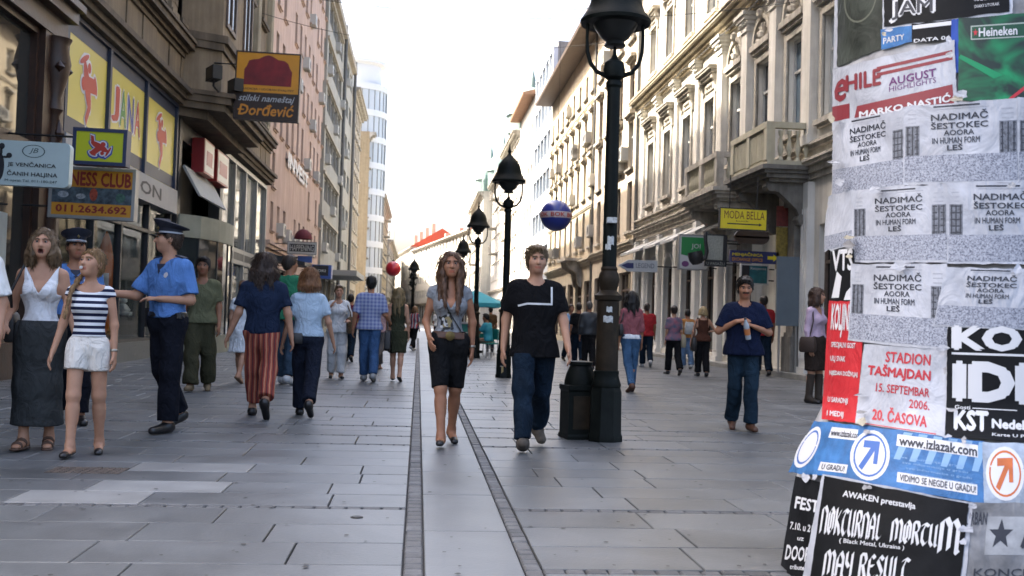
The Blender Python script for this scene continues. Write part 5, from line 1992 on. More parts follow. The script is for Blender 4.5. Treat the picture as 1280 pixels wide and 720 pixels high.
def poster(q, m, label=None, rag=0.8, nx=12, ny=22, lift=0.0022):
    """sheet pasted on the column; q = photo corners top-left, top-right, bottom-right, bottom-left; returns (object, place)"""
    LAYER[0] += lift
    lay = LAYER[0]
    rr = random.Random(int(q[0][0] * 13 + q[0][1]))

    def px(u, v):
        a = (q[3][0] + (q[2][0] - q[3][0]) * u, q[3][1] + (q[2][1] - q[3][1]) * u)
        b = (q[0][0] + (q[1][0] - q[0][0]) * u, q[0][1] + (q[1][1] - q[0][1]) * u)
        return a[0] + (b[0] - a[0]) * v, a[1] + (b[1] - a[1]) * v

    def place(u, v, off=0.0007):
        x, y_ = px(u, v)
        return on_column(x, y_, lay + off)
    g = MB()
    vs = []
    for j in range(ny + 1):
        for i in range(nx + 1):
            x, y_ = px(i / nx, j / ny)
            edge = i in (0, nx) or j in (0, ny)
            if edge:
                x += rr.uniform(-rag, rag) * 0.6
                y_ += rr.uniform(-rag, rag)
            vs.append(on_column(x, y_, lay + (0.0 if not edge else rr.uniform(0, 0.0006))))
    fs = [(j * (nx + 1) + i, j * (nx + 1) + i + 1, (j + 1) * (nx + 1) + i + 1, (j + 1) * (nx + 1) + i) for j in range(ny) for i in range(nx)]
    g.add(vs, fs)
    o = g.build('poster', m, PC, True, fix=False)
    if label:
        o['label'] = label
    return o, place


def sliced(pts, faces, step):
    """cut a flat 2-D mesh into narrow upright slices so that it can follow the curve"""
    bm = bmesh.new()
    vs = [bm.verts.new((p[0], p[1], 0)) for p in pts]
    for f in faces:
        try:
            bm.faces.new([vs[i] for i in f])
        except ValueError:
            pass
    lo, hi = min(p[0] for p in pts), max(p[0] for p in pts)
    for k in range(1, int((hi - lo) / step) + 1):
        bmesh.ops.bisect_plane(bm, geom=bm.verts[:] + bm.edges[:] + bm.faces[:], plane_co=(lo + k * step, 0, 0), plane_no=(1, 0, 0))
    lo, hi = min(p[1] for p in pts), max(p[1] for p in pts)
    for k in range(1, int((hi - lo) / 0.05) + 1):
        bmesh.ops.bisect_plane(bm, geom=bm.verts[:] + bm.edges[:] + bm.faces[:], plane_co=(0, lo + k * 0.05, 0), plane_no=(0, 1, 0))
    bm.verts.index_update()
    out = [(v.co.x, v.co.y) for v in bm.verts], [tuple(v.index for v in f.verts) for f in bm.faces]
    bm.free()
    return out


def ptext(o, place, s, u0, u1, v0, v1, m, bold=0.02, shear=0.0, name='lettering', off=0.0009, space=1.0):
    x, y, f, w = text_mesh(s, 0.0, shear, space)
    a, fs = sliced([(u0 + (u1 - u0) * p / w, v0 + (v1 - v0) * q) for p, q in zip(x, y)], f, 0.035)
    t = MB()
    for i, (dx, dy) in enumerate(SHIFTS if bold > 0.008 else SHIFTS[:1]):
        t.add([place(u + (u1 - u0) * dx * bold / w, v + (v1 - v0) * dy * bold, off + 0.0006 + 0.0002 * i) for u, v in a], fs)
    return t.build(name, m, o, fix=False)


def pshape(o, place, pts, m, name='print', off=0.0006):
    """filled shape; long edges are broken up so that it follows the curve"""
    a, fs = sliced(pts, [tuple(range(len(pts)))], 0.04)
    t = MB().add([place(*p, off) for p in a], fs)
    return t.build(name, m, o, fix=False)


def ring(o, place, cu, cv, ru, rv, th, m, a0=0, a1=2 * pi, n=26, name='ring'):
    t = MB()
    for k in range(n):
        p, q = a0 + (a1 - a0) * k / n, a0 + (a1 - a0) * (k + 1) / n
        t.add([place(cu + s * ru * cos(a), cv + s * rv * sin(a), 0.0008) for s, a in ((1, p), (1, q), (1 - th, q), (1 - th, p))], [(0, 1, 2, 3)])
    return t.build(name, m, o, fix=False)


def nib(o, place, s, u0, u1, v0, v1, m, n=(0.095, 0.065)):
    """blackletter drawn with a broad nib"""
    G = {'N': (0.66, [[(.05, 0), (.05, .92)], [(.05, .88), (.3, 1.0), (.55, .8), (.55, 0.05), (.62, 0)]]),
         'O': (0.66, [[(.3, 1), (.05, .8), (.05, .2), (.3, 0), (.55, .2), (.55, .8), (.3, 1)], [(.3, .82), (.3, .18)]]),
         'K': (0.64, [[(.08, 0), (.08, 1)], [(.5, .95), (.12, .5), (.4, .3), (.56, 0)]]),
         'T': (0.66, [[(0, .88), (.3, 1.0), (.6, .9)], [(.34, .98), (.1, .62), (.1, .22), (.35, 0), (.56, .2)]]),
         'U': (0.66, [[(.05, 1), (.05, .2), (.25, 0), (.5, .16)], [(.5, 1), (.5, .1), (.6, 0)]]),
         'R': (0.66, [[(.08, 0), (.08, 1), (.42, 1), (.54, .78), (.42, .55), (.12, .5)], [(.3, .5), (.58, 0)]]),
         'A': (0.68, [[(.05, 0), (.05, .72), (.3, 1), (.52, .75), (.52, .05), (.6, 0)], [(.05, .45), (.52, .45)]]),
         'L': (0.6, [[(.1, 1), (.1, .1), (.3, 0), (.55, .14)]]),
         'M': (0.95, [[(.05, 0), (.05, .9), (.25, 1), (.44, .8), (.44, .1)], [(.44, .8), (.64, 1), (.82, .8), (.82, .06), (.9, 0)]]),
         'Y': (0.64, [[(.05, 1), (.05, .6), (.28, .42), (.5, .55)], [(.5, 1), (.5, .05), (.3, -.22), (.08, -.1)]]),
         'E': (0.62, [[(.5, .88), (.3, 1), (.08, .8), (.08, .2), (.3, 0), (.55, .14)], [(.08, .52), (.45, .56)]]),
         'S': (0.62, [[(.52, .85), (.28, 1), (.06, .78), (.5, .32), (.3, 0), (.04, .15)]]), ' ': (0.35, [])}
    W_ = sum(G[c][0] + 0.08 for c in s)
    t = MB()
    x = i_ = 0
    for c in s:
        gw, st = G[c]
        for pl_ in st:
            for (ax, ay), (bx_, by_) in zip(pl_[:-1], pl_[1:]):
                pts = [(ax - n[0], ay - n[1]), (ax + n[0], ay + n[1]), (bx_ + n[0], by_ + n[1]), (bx_ - n[0], by_ - n[1])]
                a_, f_ = sliced([(u0 + (u1 - u0) * (x + p[0]) / W_, v0 + (v1 - v0) * p[1]) for p in pts], [(0, 1, 2, 3)], 0.05)
                i_ += 1
                t.add([place(u, v, 0.0016 + 0.0003 * (i_ % 4)) for u, v in a_], f_)
        x += gw + 0.08
    t.build('lettering', m, o, fix=False)


k_white = paper_mat('poster_white', (0.37, 0.395, 0.455), 0.3, 4)
k_black = mat('poster_black', (0.008, 0.009, 0.011), 0.55, var=0.4, scale=6, bump=0.4, bscale=11, spec=0.12)
k_ink = mat('poster_ink', (0.018, 0.022, 0.035), 0.6)
k_red = paper_mat('poster_red', (0.40, 0.022, 0.03), 0.12)
k_redink = mat('poster_red_ink', (0.38, 0.02, 0.035), 0.6)
k_wink = mat('poster_white_ink', (0.50, 0.52, 0.56), 0.6)
k_maroon = mat('poster_maroon', (0.17, 0.018, 0.028), 0.6)
k_blue = paper_mat('poster_blue', (0.04, 0.135, 0.33), 0.4, 9)
k_cyan = mat('poster_lightblue', (0.15, 0.28, 0.46), 0.6)

# loose white strip hanging at the column's left edge
poster(((1036, -40), (1052, -40), (1046, 160), (1035, 168)), k_white, 'loose pale strip curling at the column edge', 1.6, 4, 16)
o, p = poster(((1048, -60), (1104, -64), (1103, 60), (1046, 84)), paper_mat('poster_murky', (0.035, 0.042, 0.036), 0.6, 5), 'murky dark green poster')
ring(o, p, 0.5, 0.55, 0.36, 0.22, 0.08, mat('murky_line', (0.09, 0.10, 0.08), 0.6))
o, p = poster(((1103, -70), (1264, -80), (1266, 17), (1103, 37)), k_white)
o, p = poster(((1105, -68), (1261, -78), (1262, 14), (1105, 34)), k_black, 'black party poster with outlined JAM lettering')
ptext(o, p, 'JAM', 0.05, 0.40, 0.05, 0.32, k_wink, 0.06)
ptext(o, p, 'JAM', 0.065, 0.385, 0.075, 0.295, k_ink, 0.02, off=0.0016)
ptext(o, p, 'SPECIJALNI GOSTI', 0.05, 0.36, 0.40, 0.46, k_wink, 0.0)
ptext(o, p, 'ULAZ SLOBODAN', 0.72, 0.95, 0.19, 0.24, k_wink, 0.0)
ptext(o, p, 'SVAKI UTORAK', 0.72, 0.92, 0.10, 0.14, k_wink, 0.0)
o, p = poster(((1101, 37), (1140, 31), (1140, 52), (1101, 62)), k_blue, None, 1.0, 5, 4)
ptext(o, p, 'PARTY', 0.08, 0.75, 0.25, 0.55, k_wink, 0.03)
o, p = poster(((1140, 30), (1190, 24), (1190, 49), (1140, 54)), k_black, None, 1.0, 6, 4)
pshape(o, p, rect(0.02, 0.98, 0.72, 0.92), k_wink)
ptext(o, p, 'DATA 06', 0.05, 0.95, 0.02, 0.2, k_wink, 0.03)
poster(((1189, 24), (1199, 23), (1199, 90), (1189, 92)), paper_mat('poster_deepblue', (0.02, 0.06, 0.30), 0.2), None, 0.6, 3, 6)
gm = bpy.data.materials.new('poster_green_glow')
gm.use_nodes = True
N, L = gm.node_tree.nodes, gm.node_tree.links
tcn = N.new('ShaderNodeTexCoord')
wv = N.new('ShaderNodeTexNoise')
wv.inputs['Scale'].default_value = 4.5
wv.inputs['Detail'].default_value = 3
wv.inputs['Distortion'].default_value = 1.2
L.new(tcn.outputs['Object'], wv.inputs['Vector'])
rp = N.new('ShaderNodeValToRGB')
rp.color_ramp.elements[0].position = 0.46
rp.color_ramp.elements[0].color = (0.004, 0.016, 0.012, 1)
rp.color_ramp.elements[1].position = 0.68
rp.color_ramp.elements[1].color = (0.0, 0.22, 0.08, 1)
L.new(wv.outputs['Fac'], rp.inputs['Fac'])
L.new(rp.outputs['Color'], N['Principled BSDF'].inputs['Base Color'])
N['Principled BSDF'].inputs['Roughness'].default_value = 0.45
o, p = poster(((1198, 23), (1345, 12), (1345, 126), (1198, 126)), gm, 'dark green beer poster with a white name plate')
pshape(o, p, rect(0.105, 0.58, 0.73, 0.90), mat('label_rim', (0.28, 0.33, 0.31), 0.6), 'label_plate')
pshape(o, p, rect(0.115, 0.57, 0.745, 0.885), mat('label_green', (0.004, 0.05, 0.025), 0.6), 'label_field', 0.001)
ptext(o, p, 'Heineken', 0.175, 0.50, 0.765, 0.865, k_wink, 0.035, off=0.0014)
star = [(0.145 + (0.022 if k % 2 == 0 else 0.009) * sin(k * pi / 5), 0.815 + (0.05 if k % 2 == 0 else 0.02) * cos(k * pi / 5)) for k in range(10)]
pshape(o, p, star, k_redink, 'star', 0.0014)
pshape(o, p, [(0.40, 0.0), (0.44, 0.0), (0.80, 0.36), (0.76, 0.38)], k_redink, 'red_streak', 0.001)
pshape(o, p, [(0.0, 0.52), (0.30, 0.26), (0.38, 0.30), (0.02, 0.56)], mat('beam_green', (0.0, 0.20, 0.08), 0.6), 'green_beam', 0.001)
o, p = poster(((1041, 86), (1193, 50), (1196, 130), (1040, 158)), k_white, 'white club programme poster with dark red lettering')
ptext(o, p, 'e', 0.02, 0.11, 0.42, 0.78, k_maroon, 0.05, 0.2)
ptext(o, p, 'HILE', 0.11, 0.39, 0.56, 0.82, k_maroon, 0.05)
pshape(o, p, rect(0.36, 0.98, 0.80, 0.855), k_maroon, 'stripe')
pshape(o, p, rect(0.36, 0.98, 0.70, 0.755), k_maroon, 'stripe')
k_purple = mat('poster_purple_ink', (0.10, 0.018, 0.12), 0.6)
ptext(o, p, 'AUGUST', 0.46, 0.84, 0.50, 0.625, k_purple, 0.03)
ptext(o, p, 'HIGHLIGHTS', 0.46, 0.84, 0.40, 0.485, k_purple, 0.0)
pshape(o, p, [(0.17, 0.0), (0.98, 0.0), (0.97, 0.32), (0.2, 0.27)], k_maroon, 'band')
pshape(o, p, rect(0.0, 0.14, 0.08, 0.34), k_maroon, 'band')
ptext(o, p, 'MARKO NASTIĆ', 0.22, 0.95, 0.06, 0.20, k_wink, 0.035, off=0.0014)

# the hand-lettered photocopies, pasted in three overlapping rows
sm = bpy.data.materials.new('poster_speckle')
sm.use_nodes = True
N, L = sm.node_tree.nodes, sm.node_tree.links
tcn = N.new('ShaderNodeTexCoord')
n1 = N.new('ShaderNodeTexNoise')
n1.inputs['Scale'].default_value = 130
n1.inputs['Detail'].default_value = 4
n1.inputs['Roughness'].default_value = 0.8
L.new(tcn.outputs['Object'], n1.inputs['Vector'])
rp = N.new('ShaderNodeValToRGB')
rp.color_ramp.elements[0].position = 0.38
rp.color_ramp.elements[0].color = (0.06, 0.07, 0.11, 1)
rp.color_ramp.elements[1].position = 0.58
rp.color_ramp.elements[1].color = (0.33, 0.36, 0.43, 1)
L.new(n1.outputs['Fac'], rp.inputs['Fac'])
L.new(rp.outputs['Color'], N['Principled BSDF'].inputs['Base Color'])
N['Principled BSDF'].inputs['Roughness'].default_value = 0.7
k_grid = mat('copy_grey', (0.13, 0.145, 0.18), 0.7, var=0.6, scale=60)
k_faint = mat('copy_faint', (0.30, 0.32, 0.37), 0.7, var=0.2, scale=60)


def nadimac(q, left=True, right=True):
    o, p = poster(q, k_white, 'pale photocopied concert poster with black hand lettering', 1.0)
    pshape(o, p, rect(0.01, 0.99, 0.03, 0.36), sm, 'speckled_band', 0.0009)
    for ok, a, b in ((left, 0.02, 0.14), (right, 0.83, 0.98)):
        if not ok:
            continue
        pshape(o, p, rect(a, b, 0.36, 0.74), k_grid, 'window_print', 0.0009)
        t = MB()
        for k in range(5):
            v = 0.38 + k * 0.082
            t.add([p(u, v_, 0.0013) for u, v_ in rect(a + 0.01, b - 0.01, v, v + 0.016)], [(0, 1, 2, 3)])
        for k in range(3):
            u = a + (b - a) * (k + 0.5) / 3
            t.add([p(u_, v_, 0.0014) for u_, v_ in rect(u - 0.006, u + 0.006, 0.37, 0.73)], [(0, 1, 2, 3)])
        t.build('grid_print', k_ink, o, fix=False)
        for k in range(3):
            pshape(o, p, rect(a + 0.02, b - 0.03, 0.88 - k * 0.055, 0.895 - k * 0.055), k_faint, 'small_print')
    pshape(o, p, rect(0.26, 0.66, 0.952, 0.972), k_ink, 'small_print')
    pshape(o, p, rect(0.28, 0.74, 0.925, 0.937), k_faint, 'small_print')
    for s, a, b, v0, v1, bo in (('NADIMAČ', 0.24, 0.73, 0.79, 0.895, 0.022), ('ŠESTOKEC', 0.24, 0.73, 0.685, 0.775, 0.022), ('AOORA', 0.35, 0.61, 0.60, 0.665, 0.022), ('IN HUMAN FORM', 0.25, 0.66, 0.50, 0.575, 0.01), ('LEŠ', 0.38, 0.51, 0.415, 0.495, 0.03)):
        ptext(o, p, s, a, b, v0, v1, k_ink, bo)
    return o


nadimac(((1041, 153), (1131, 135), (1131, 233), (1040, 246)), False)
nadimac(((1129, 133), (1274, 122), (1274, 228), (1129, 231)))
nadimac(((1272, 122), (1390, 128), (1390, 232), (1273, 228)))
o, p = poster(((1036, 244), (1067, 238), (1066, 306), (1026, 316)), k_white, 'torn photocopy corner lifting off the column edge', 1.6)
pshape(o, p, rect(0.0, 1.0, 0.02, 0.28), sm, 'speckled_band', 0.0009)
nadimac(((1065, 238), (1185, 229), (1185, 328), (1065, 328)))
nadimac(((1184, 229), (1322, 228), (1322, 330), (1184, 330)))
nadimac(((1320, 228), (1400, 234), (1400, 338), (1321, 331)))
o, p = poster(((1038, 314), (1067, 311), (1067, 378), (1036, 379)), k_black, 'black and white scrap under the photocopies', 1.0, 5, 5)
ptext(o, p, 'VTS', 0.1, 0.95, 0.62, 1.0, k_wink, 0.05)
pshape(o, p, [(0.1, 0.1), (0.4, 0.1), (0.5, 0.5), (0.3, 0.6)], k_wink)
pshape(o, p, [(0.6, 0.05), (0.95, 0.05), (0.9, 0.3), (0.7, 0.2)], k_wink)
o, p = poster(((1036, 376), (1082, 377), (1071, 529), (1027, 524)), k_red, 'red stadium concert poster strip', 0.6)
ptext(o, p, 'KOLJINAT', 0.1, 0.75, 0.70, 0.97, k_wink, 0.04)
for k, (s, b) in enumerate((('SPECIJALNI GOST', 0.8), ('ULJ SVAK', 0.55), ('NIJEDAN DOŽIVLJAJ', 0.92), ('', 0.5), ('U SARADNJI', 0.7), ('I MEDIJ', 0.6))):
    if s:
        ptext(o, p, s, 0.14, b, 0.60 - k * 0.115, 0.655 - k * 0.115, k_wink, 0.03)
o, p = poster(((1080, 430), (1186, 437), (1181, 546), (1069, 529)), k_white, 'white stadium concert poster with red lettering', 0.6)
ptext(o, p, 'STADION', 0.27, 0.79, 0.80, 0.925, k_redink, 0.04)
ptext(o, p, 'TAŠMAJDAN', 0.08, 0.80, 0.59, 0.765, k_redink, 0.04)
ptext(o, p, '15. SEPTEMBAR', 0.19, 0.80, 0.43, 0.53, k_redink, 0.025)
ptext(o, p, '2006.', 0.58, 0.81, 0.28, 0.38, k_redink, 0.025)
ptext(o, p, '20. ČASOVA', 0.18, 0.79, 0.08, 0.25, k_redink, 0.04)
pshape(o, p, rect(0.02, 0.90, 0.01, 0.022), k_redink, 'line')
nadimac(((1064, 330), (1184, 330), (1185, 438), (1060, 426)))
nadimac(((1182, 334), (1305, 337), (1306, 414), (1166, 408)), False)
o, p = poster(((1184, 411), (1330, 414), (1330, 556), (1183, 546)), k_black, 'black poster with large white IDI lettering', 0.6)
ptext(o, p, 'KO', 0.06, 0.62, 0.82, 1.02, k_wink, 0.08)
pshape(o, p, rect(0.04, 0.98, 0.765, 0.785), k_wink, 'line')
ptext(o, p, 'IDI.', 0.08, 0.80, 0.36, 0.68, k_wink, 0.09)
ptext(o, p, 'Gosti', 0.07, 0.20, 0.265, 0.30, k_wink, 0.02)
pshape(o, p, rect(0.22, 0.6, 0.275, 0.283), k_wink, 'line')
ptext(o, p, 'KST', 0.07, 0.35, 0.08, 0.25, k_wink, 0.07)
ptext(o, p, 'Nedelja', 0.39, 0.74, 0.085, 0.19, k_wink, 0.05)
ptext(o, p, 'Karte U Prodaji', 0.39, 0.82, 0.03, 0.065, k_wink, 0.02)


def izlazak(q, tone, logo, logo_at=0.16):
    o, p = poster(q, tone, 'blue nightlife poster with white arrow emblem', 0.8)
    for k in range(6):
        u = 0.30 + k * 0.12
        pshape(o, p, [(u, 0.5), (u + 0.05, 0.5), (u + 0.13, 0.98), (u + 0.06, 0.98)], k_cyan, 'ray_print', 0.0004)
    for k in range(4):
        u = 0.34 + 0.03 * k
        ptext(o, p, 'sve informacije o gradu', u, u + 0.5, 0.52 - k * 0.085, 0.57 - k * 0.085, k_cyan, 0.0)
    pshape(o, p, oval(logo_at, 0.5, 0.15, 0.44), k_wink, 'emblem', 0.0005)
    ring(o, p, logo_at, 0.5, 0.125, 0.38, 0.1, logo)
    A_ = logo_at
    pshape(o, p, [(A_ - 0.075, 0.28), (A_ - 0.045, 0.22), (A_ + 0.045, 0.66), (A_ + 0.015, 0.72)], logo, 'arrow', 0.001)
    pshape(o, p, [(A_ - 0.06, 0.62), (A_ - 0.06, 0.75), (A_ + 0.06, 0.76), (A_ + 0.06, 0.64)], logo, 'arrow', 0.0012)
    pshape(o, p, [(A_ + 0.03, 0.36), (A_ + 0.062, 0.36), (A_ + 0.062, 0.76), (A_ + 0.03, 0.74)], logo, 'arrow', 0.0014)
    return o, p


k_bluedk = mat('emblem_blue', (0.03, 0.10, 0.34), 0.6)
o, p = poster(((1018, 526), (1078, 532), (1068, 600), (985, 590)), k_blue, 'strip of blue nightlife poster at the column edge', 0.8)
pshape(o, p, rect(0.40, 0.98, 0.72, 0.92), k_wink, 'white_strip')
ptext(o, p, 'www.izlazak.com', 0.42, 0.97, 0.76, 0.88, k_ink, 0.03)
pshape(o, p, rect(0.42, 0.86, 0.10, 0.26), k_wink, 'white_strip')
ptext(o, p, 'U GRADU!', 0.46, 0.82, 0.13, 0.23, k_ink, 0.03)
pshape(o, p, oval(0.12, 0.5, 0.16, 0.4), k_wink, 'emblem')
ring(o, p, 0.12, 0.5, 0.13, 0.33, 0.12, k_bluedk)
o, p = izlazak(((1074, 531), (1230, 552), (1232, 630), (1062, 601)), k_blue, k_bluedk, 0.12)
pshape(o, p, rect(0.31, 0.95, 0.73, 0.93), k_wink, 'white_strip', 0.0012)
ptext(o, p, 'www.izlazak.com', 0.33, 0.94, 0.75, 0.905, k_ink, 0.045, off=0.0017)
pshape(o, p, rect(0.34, 0.94, 0.12, 0.29), k_wink, 'white_strip', 0.0012)
ptext(o, p, 'VIDIMO SE NEGDE U GRADU!', 0.36, 0.93, 0.15, 0.26, k_ink, 0.025, off=0.0017)
k_or = mat('emblem_orange', (0.42, 0.11, 0.03), 0.6, var=0.2, scale=20)
o, p = izlazak(((1228, 553), (1390, 556), (1390, 634), (1230, 630)), paper_mat('poster_pale_blue', (0.28, 0.34, 0.43), 0.4, 9), k_or, 0.17)
o, p = poster(((994, 595), (1030, 604), (1004, 790), (962, 790)), k_black, 'narrow black poster at the column edge', 0.8, 6, 10)
for s, a, b, v0, v1 in (('FEST', 0.15, 0.92, 0.80, 0.875), ('7.10. u 21h', 0.10, 0.95, 0.665, 0.71), ('uz', 0.4, 0.6, 0.60, 0.62), ('DOORS', 0.10, 0.97, 0.47, 0.56), ('tribute', 0.3, 0.75, 0.41, 0.44), ('ulaz 100 din', 0.15, 0.85, 0.33, 0.36)):
    ptext(o, p, s, a, b, v0, v1, k_wink, 0.04)
k_grey = paper_mat('poster_grey', (0.17, 0.18, 0.20), 0.4, 8)
o, p = poster(((1206, 628), (1390, 630), (1390, 800), (1190, 800)), k_grey, 'worn grey poster with a black star', 1.0)
ptext(o, p, 'URBAN', 0.02, 0.16, 0.84, 0.93, k_ink, 0.03)
pshape(o, p, rect(0.16, 0.92, 0.62, 0.90), mat('poster_grey_pale', (0.27, 0.29, 0.32), 0.6, var=0.3, scale=14), 'plate')
star = [(0.26 + (0.085 if k % 2 == 0 else 0.036) * sin(k * pi / 5), 0.77 + (0.115 if k % 2 == 0 else 0.046) * cos(k * pi / 5)) for k in range(10)]
pshape(o, p, star, k_ink, 'star', 0.001)
ptext(o, p, 'AKT', 0.40, 0.74, 0.68, 0.86, k_ink, 0.06, off=0.001)
ptext(o, p, 'KONCERT', 0.1, 0.6, 0.46, 0.52, k_ink, 0.01)
o, p = poster(((1028, 592), (1216, 629), (1200, 800), (988, 800)), k_white, None, 0.8)
o, p = poster(((1031, 595), (1211, 630), (1192, 800), (1001, 800)), k_black, 'black metal concert poster with white blackletter lettering', 0.8)
ptext(o, p, 'AWAKEN pretstavlja', 0.14, 0.64, 0.885, 0.935, k_wink, 0.03)
nib(o, p, 'NOKTURNAL', 0.02, 0.44, 0.66, 0.82, k_wink)
nib(o, p, 'MORTU', 0.50, 0.82, 0.66, 0.81, k_wink)
nib(o, p, 'M', 0.83, 0.98, 0.63, 0.87, k_wink)
ptext(o, p, '( Black Metal, Ukraina )', 0.16, 0.60, 0.605, 0.64, k_wink, 0.02)
nib(o, p, 'MAY RESULT', 0.08, 0.66, 0.40, 0.555, k_wink)
ptext(o, p, '( Black Metal, Beograd )', 0.14, 0.62, 0.33, 0.36, k_wink, 0.02)

# torn scraps left along the seams of the sheets
rq = random.Random(77)
scr = [k_white, k_white, m_oldpaper, paper_mat('scrap_cream', (0.36, 0.34, 0.28), 0.3)]
seams = [(1042, 60, 1046, 240), (1040, 240, 1064, 320), (1100, 40, 1190, 50), (1060, 236, 1270, 230), (1062, 330, 1300, 334), (1182, 335, 1184, 545), (1070, 430, 1075, 530), (1030, 530, 1230, 553), (1000, 592, 1215, 630), (1190, 60, 1198, 125), (1214, 630, 1196, 719)]
for k in range(33):
    x0, y0, x1, y1 = seams[k % len(seams)]
    t = rq.random()
    cx, cy = x0 + (x1 - x0) * t + rq.uniform(-5, 5), y0 + (y1 - y0) * t + rq.uniform(-4, 4)
    rx, ry = rq.uniform(3, 11), rq.uniform(2, 7)
    n = 9
    lay = LAYER[0] + 0.002 + 0.0004 * k
    t = MB().add([on_column(cx, cy, lay)] + [on_column(cx + rx * rq.uniform(0.5, 1.25) * cos(2 * pi * q / n), cy + ry * rq.uniform(0.5, 1.25) * sin(2 * pi * q / n), lay + rq.uniform(-0.001, 0.004)) for q in range(n)], [(0, 1 + q, 1 + (q + 1) % n) for q in range(n)])
    t.build('paper_scrap', rq.choice(scr), PC, False, False)
# ------------------------------------------------------------------ people: bodies and clothes grown as smooth implicit surfaces
EDGES = [((0, 0, 0), (1, 0, 0)), ((0, 1, 0), (1, 1, 0)), ((0, 0, 1), (1, 0, 1)), ((0, 1, 1), (1, 1, 1)),
         ((0, 0, 0), (0, 1, 0)), ((1, 0, 0), (1, 1, 0)), ((0, 0, 1), (0, 1, 1)), ((1, 0, 1), (1, 1, 1)),
         ((0, 0, 0), (0, 0, 1)), ((1, 0, 0), (1, 0, 1)), ((0, 1, 0), (0, 1, 1)), ((1, 1, 0), (1, 1, 1))]


def surface_nets(F, org, h):
    S = F < 0
    c = np.zeros(tuple(n - 1 for n in F.shape), np.int8)
    for dx in (0, 1):
        for dy in (0, 1):
            for dz in (0, 1):
                c += S[dx:S.shape[0] - 1 + dx, dy:S.shape[1] - 1 + dy, dz:S.shape[2] - 1 + dz]
    act = (c > 0) & (c < 8)
    co = np.argwhere(act)
    if len(co) == 0:
        return None
    idx = np.full(act.shape, -1, np.int32)
    idx[act] = np.arange(len(co))
    pos = np.zeros((len(co), 3))
    cnt = np.zeros(len(co))
    for a, b in EDGES:
        fa = F[co[:, 0] + a[0], co[:, 1] + a[1], co[:, 2] + a[2]]
        fb = F[co[:, 0] + b[0], co[:, 1] + b[1], co[:, 2] + b[2]]
        m = (fa < 0) != (fb < 0)
        t = np.where(m, fa / np.where(m, fa - fb, 1), 0)
        pos += np.where(m[:, None], np.array(a)[None] + t[:, None] * (np.array(b) - np.array(a))[None], 0)
        cnt += m
    V = np.array(org)[None] + h * (co + pos / cnt[:, None])
    Q = []
    for ax in range(3):
        u, v = (ax + 1) % 3, (ax + 2) % 3
        s0 = [slice(None)] * 3
        s1 = [slice(None)] * 3
        s0[ax] = slice(0, -1)
        s1[ax] = slice(1, None)
        d = S[tuple(s0)] != S[tuple(s1)]
        p = np.argwhere(d)
        p = p[(p[:, u] > 0) & (p[:, v] > 0) & (p[:, u] < S.shape[u] - 1) & (p[:, v] < S.shape[v] - 1)]
        if len(p) == 0:
            continue
        eu, ev_ = np.eye(3, dtype=int)[u], np.eye(3, dtype=int)[v]
        q = [idx[tuple((p - o_).T)] for o_ in (eu * 0, eu, eu + ev_, ev_)]
        q = np.stack(q, 1)
        flip = S[tuple(p.T)]
        q[~flip] = q[~flip][:, ::-1]
        Q.append(q)
    Q = np.concatenate(Q)
    return V, Q[(Q >= 0).all(1)]


def prim(a, b, ra, rb=None, S=(1, 1, 1), R=None, flat=False, k=0.02, op='add', flat0=False):
    return dict(a=np.array(a, float), b=np.array(b, float), ra=ra, rb=ra if rb is None else rb, S=S, R=R, flat=flat, k=k, op=op, flat0=flat0)


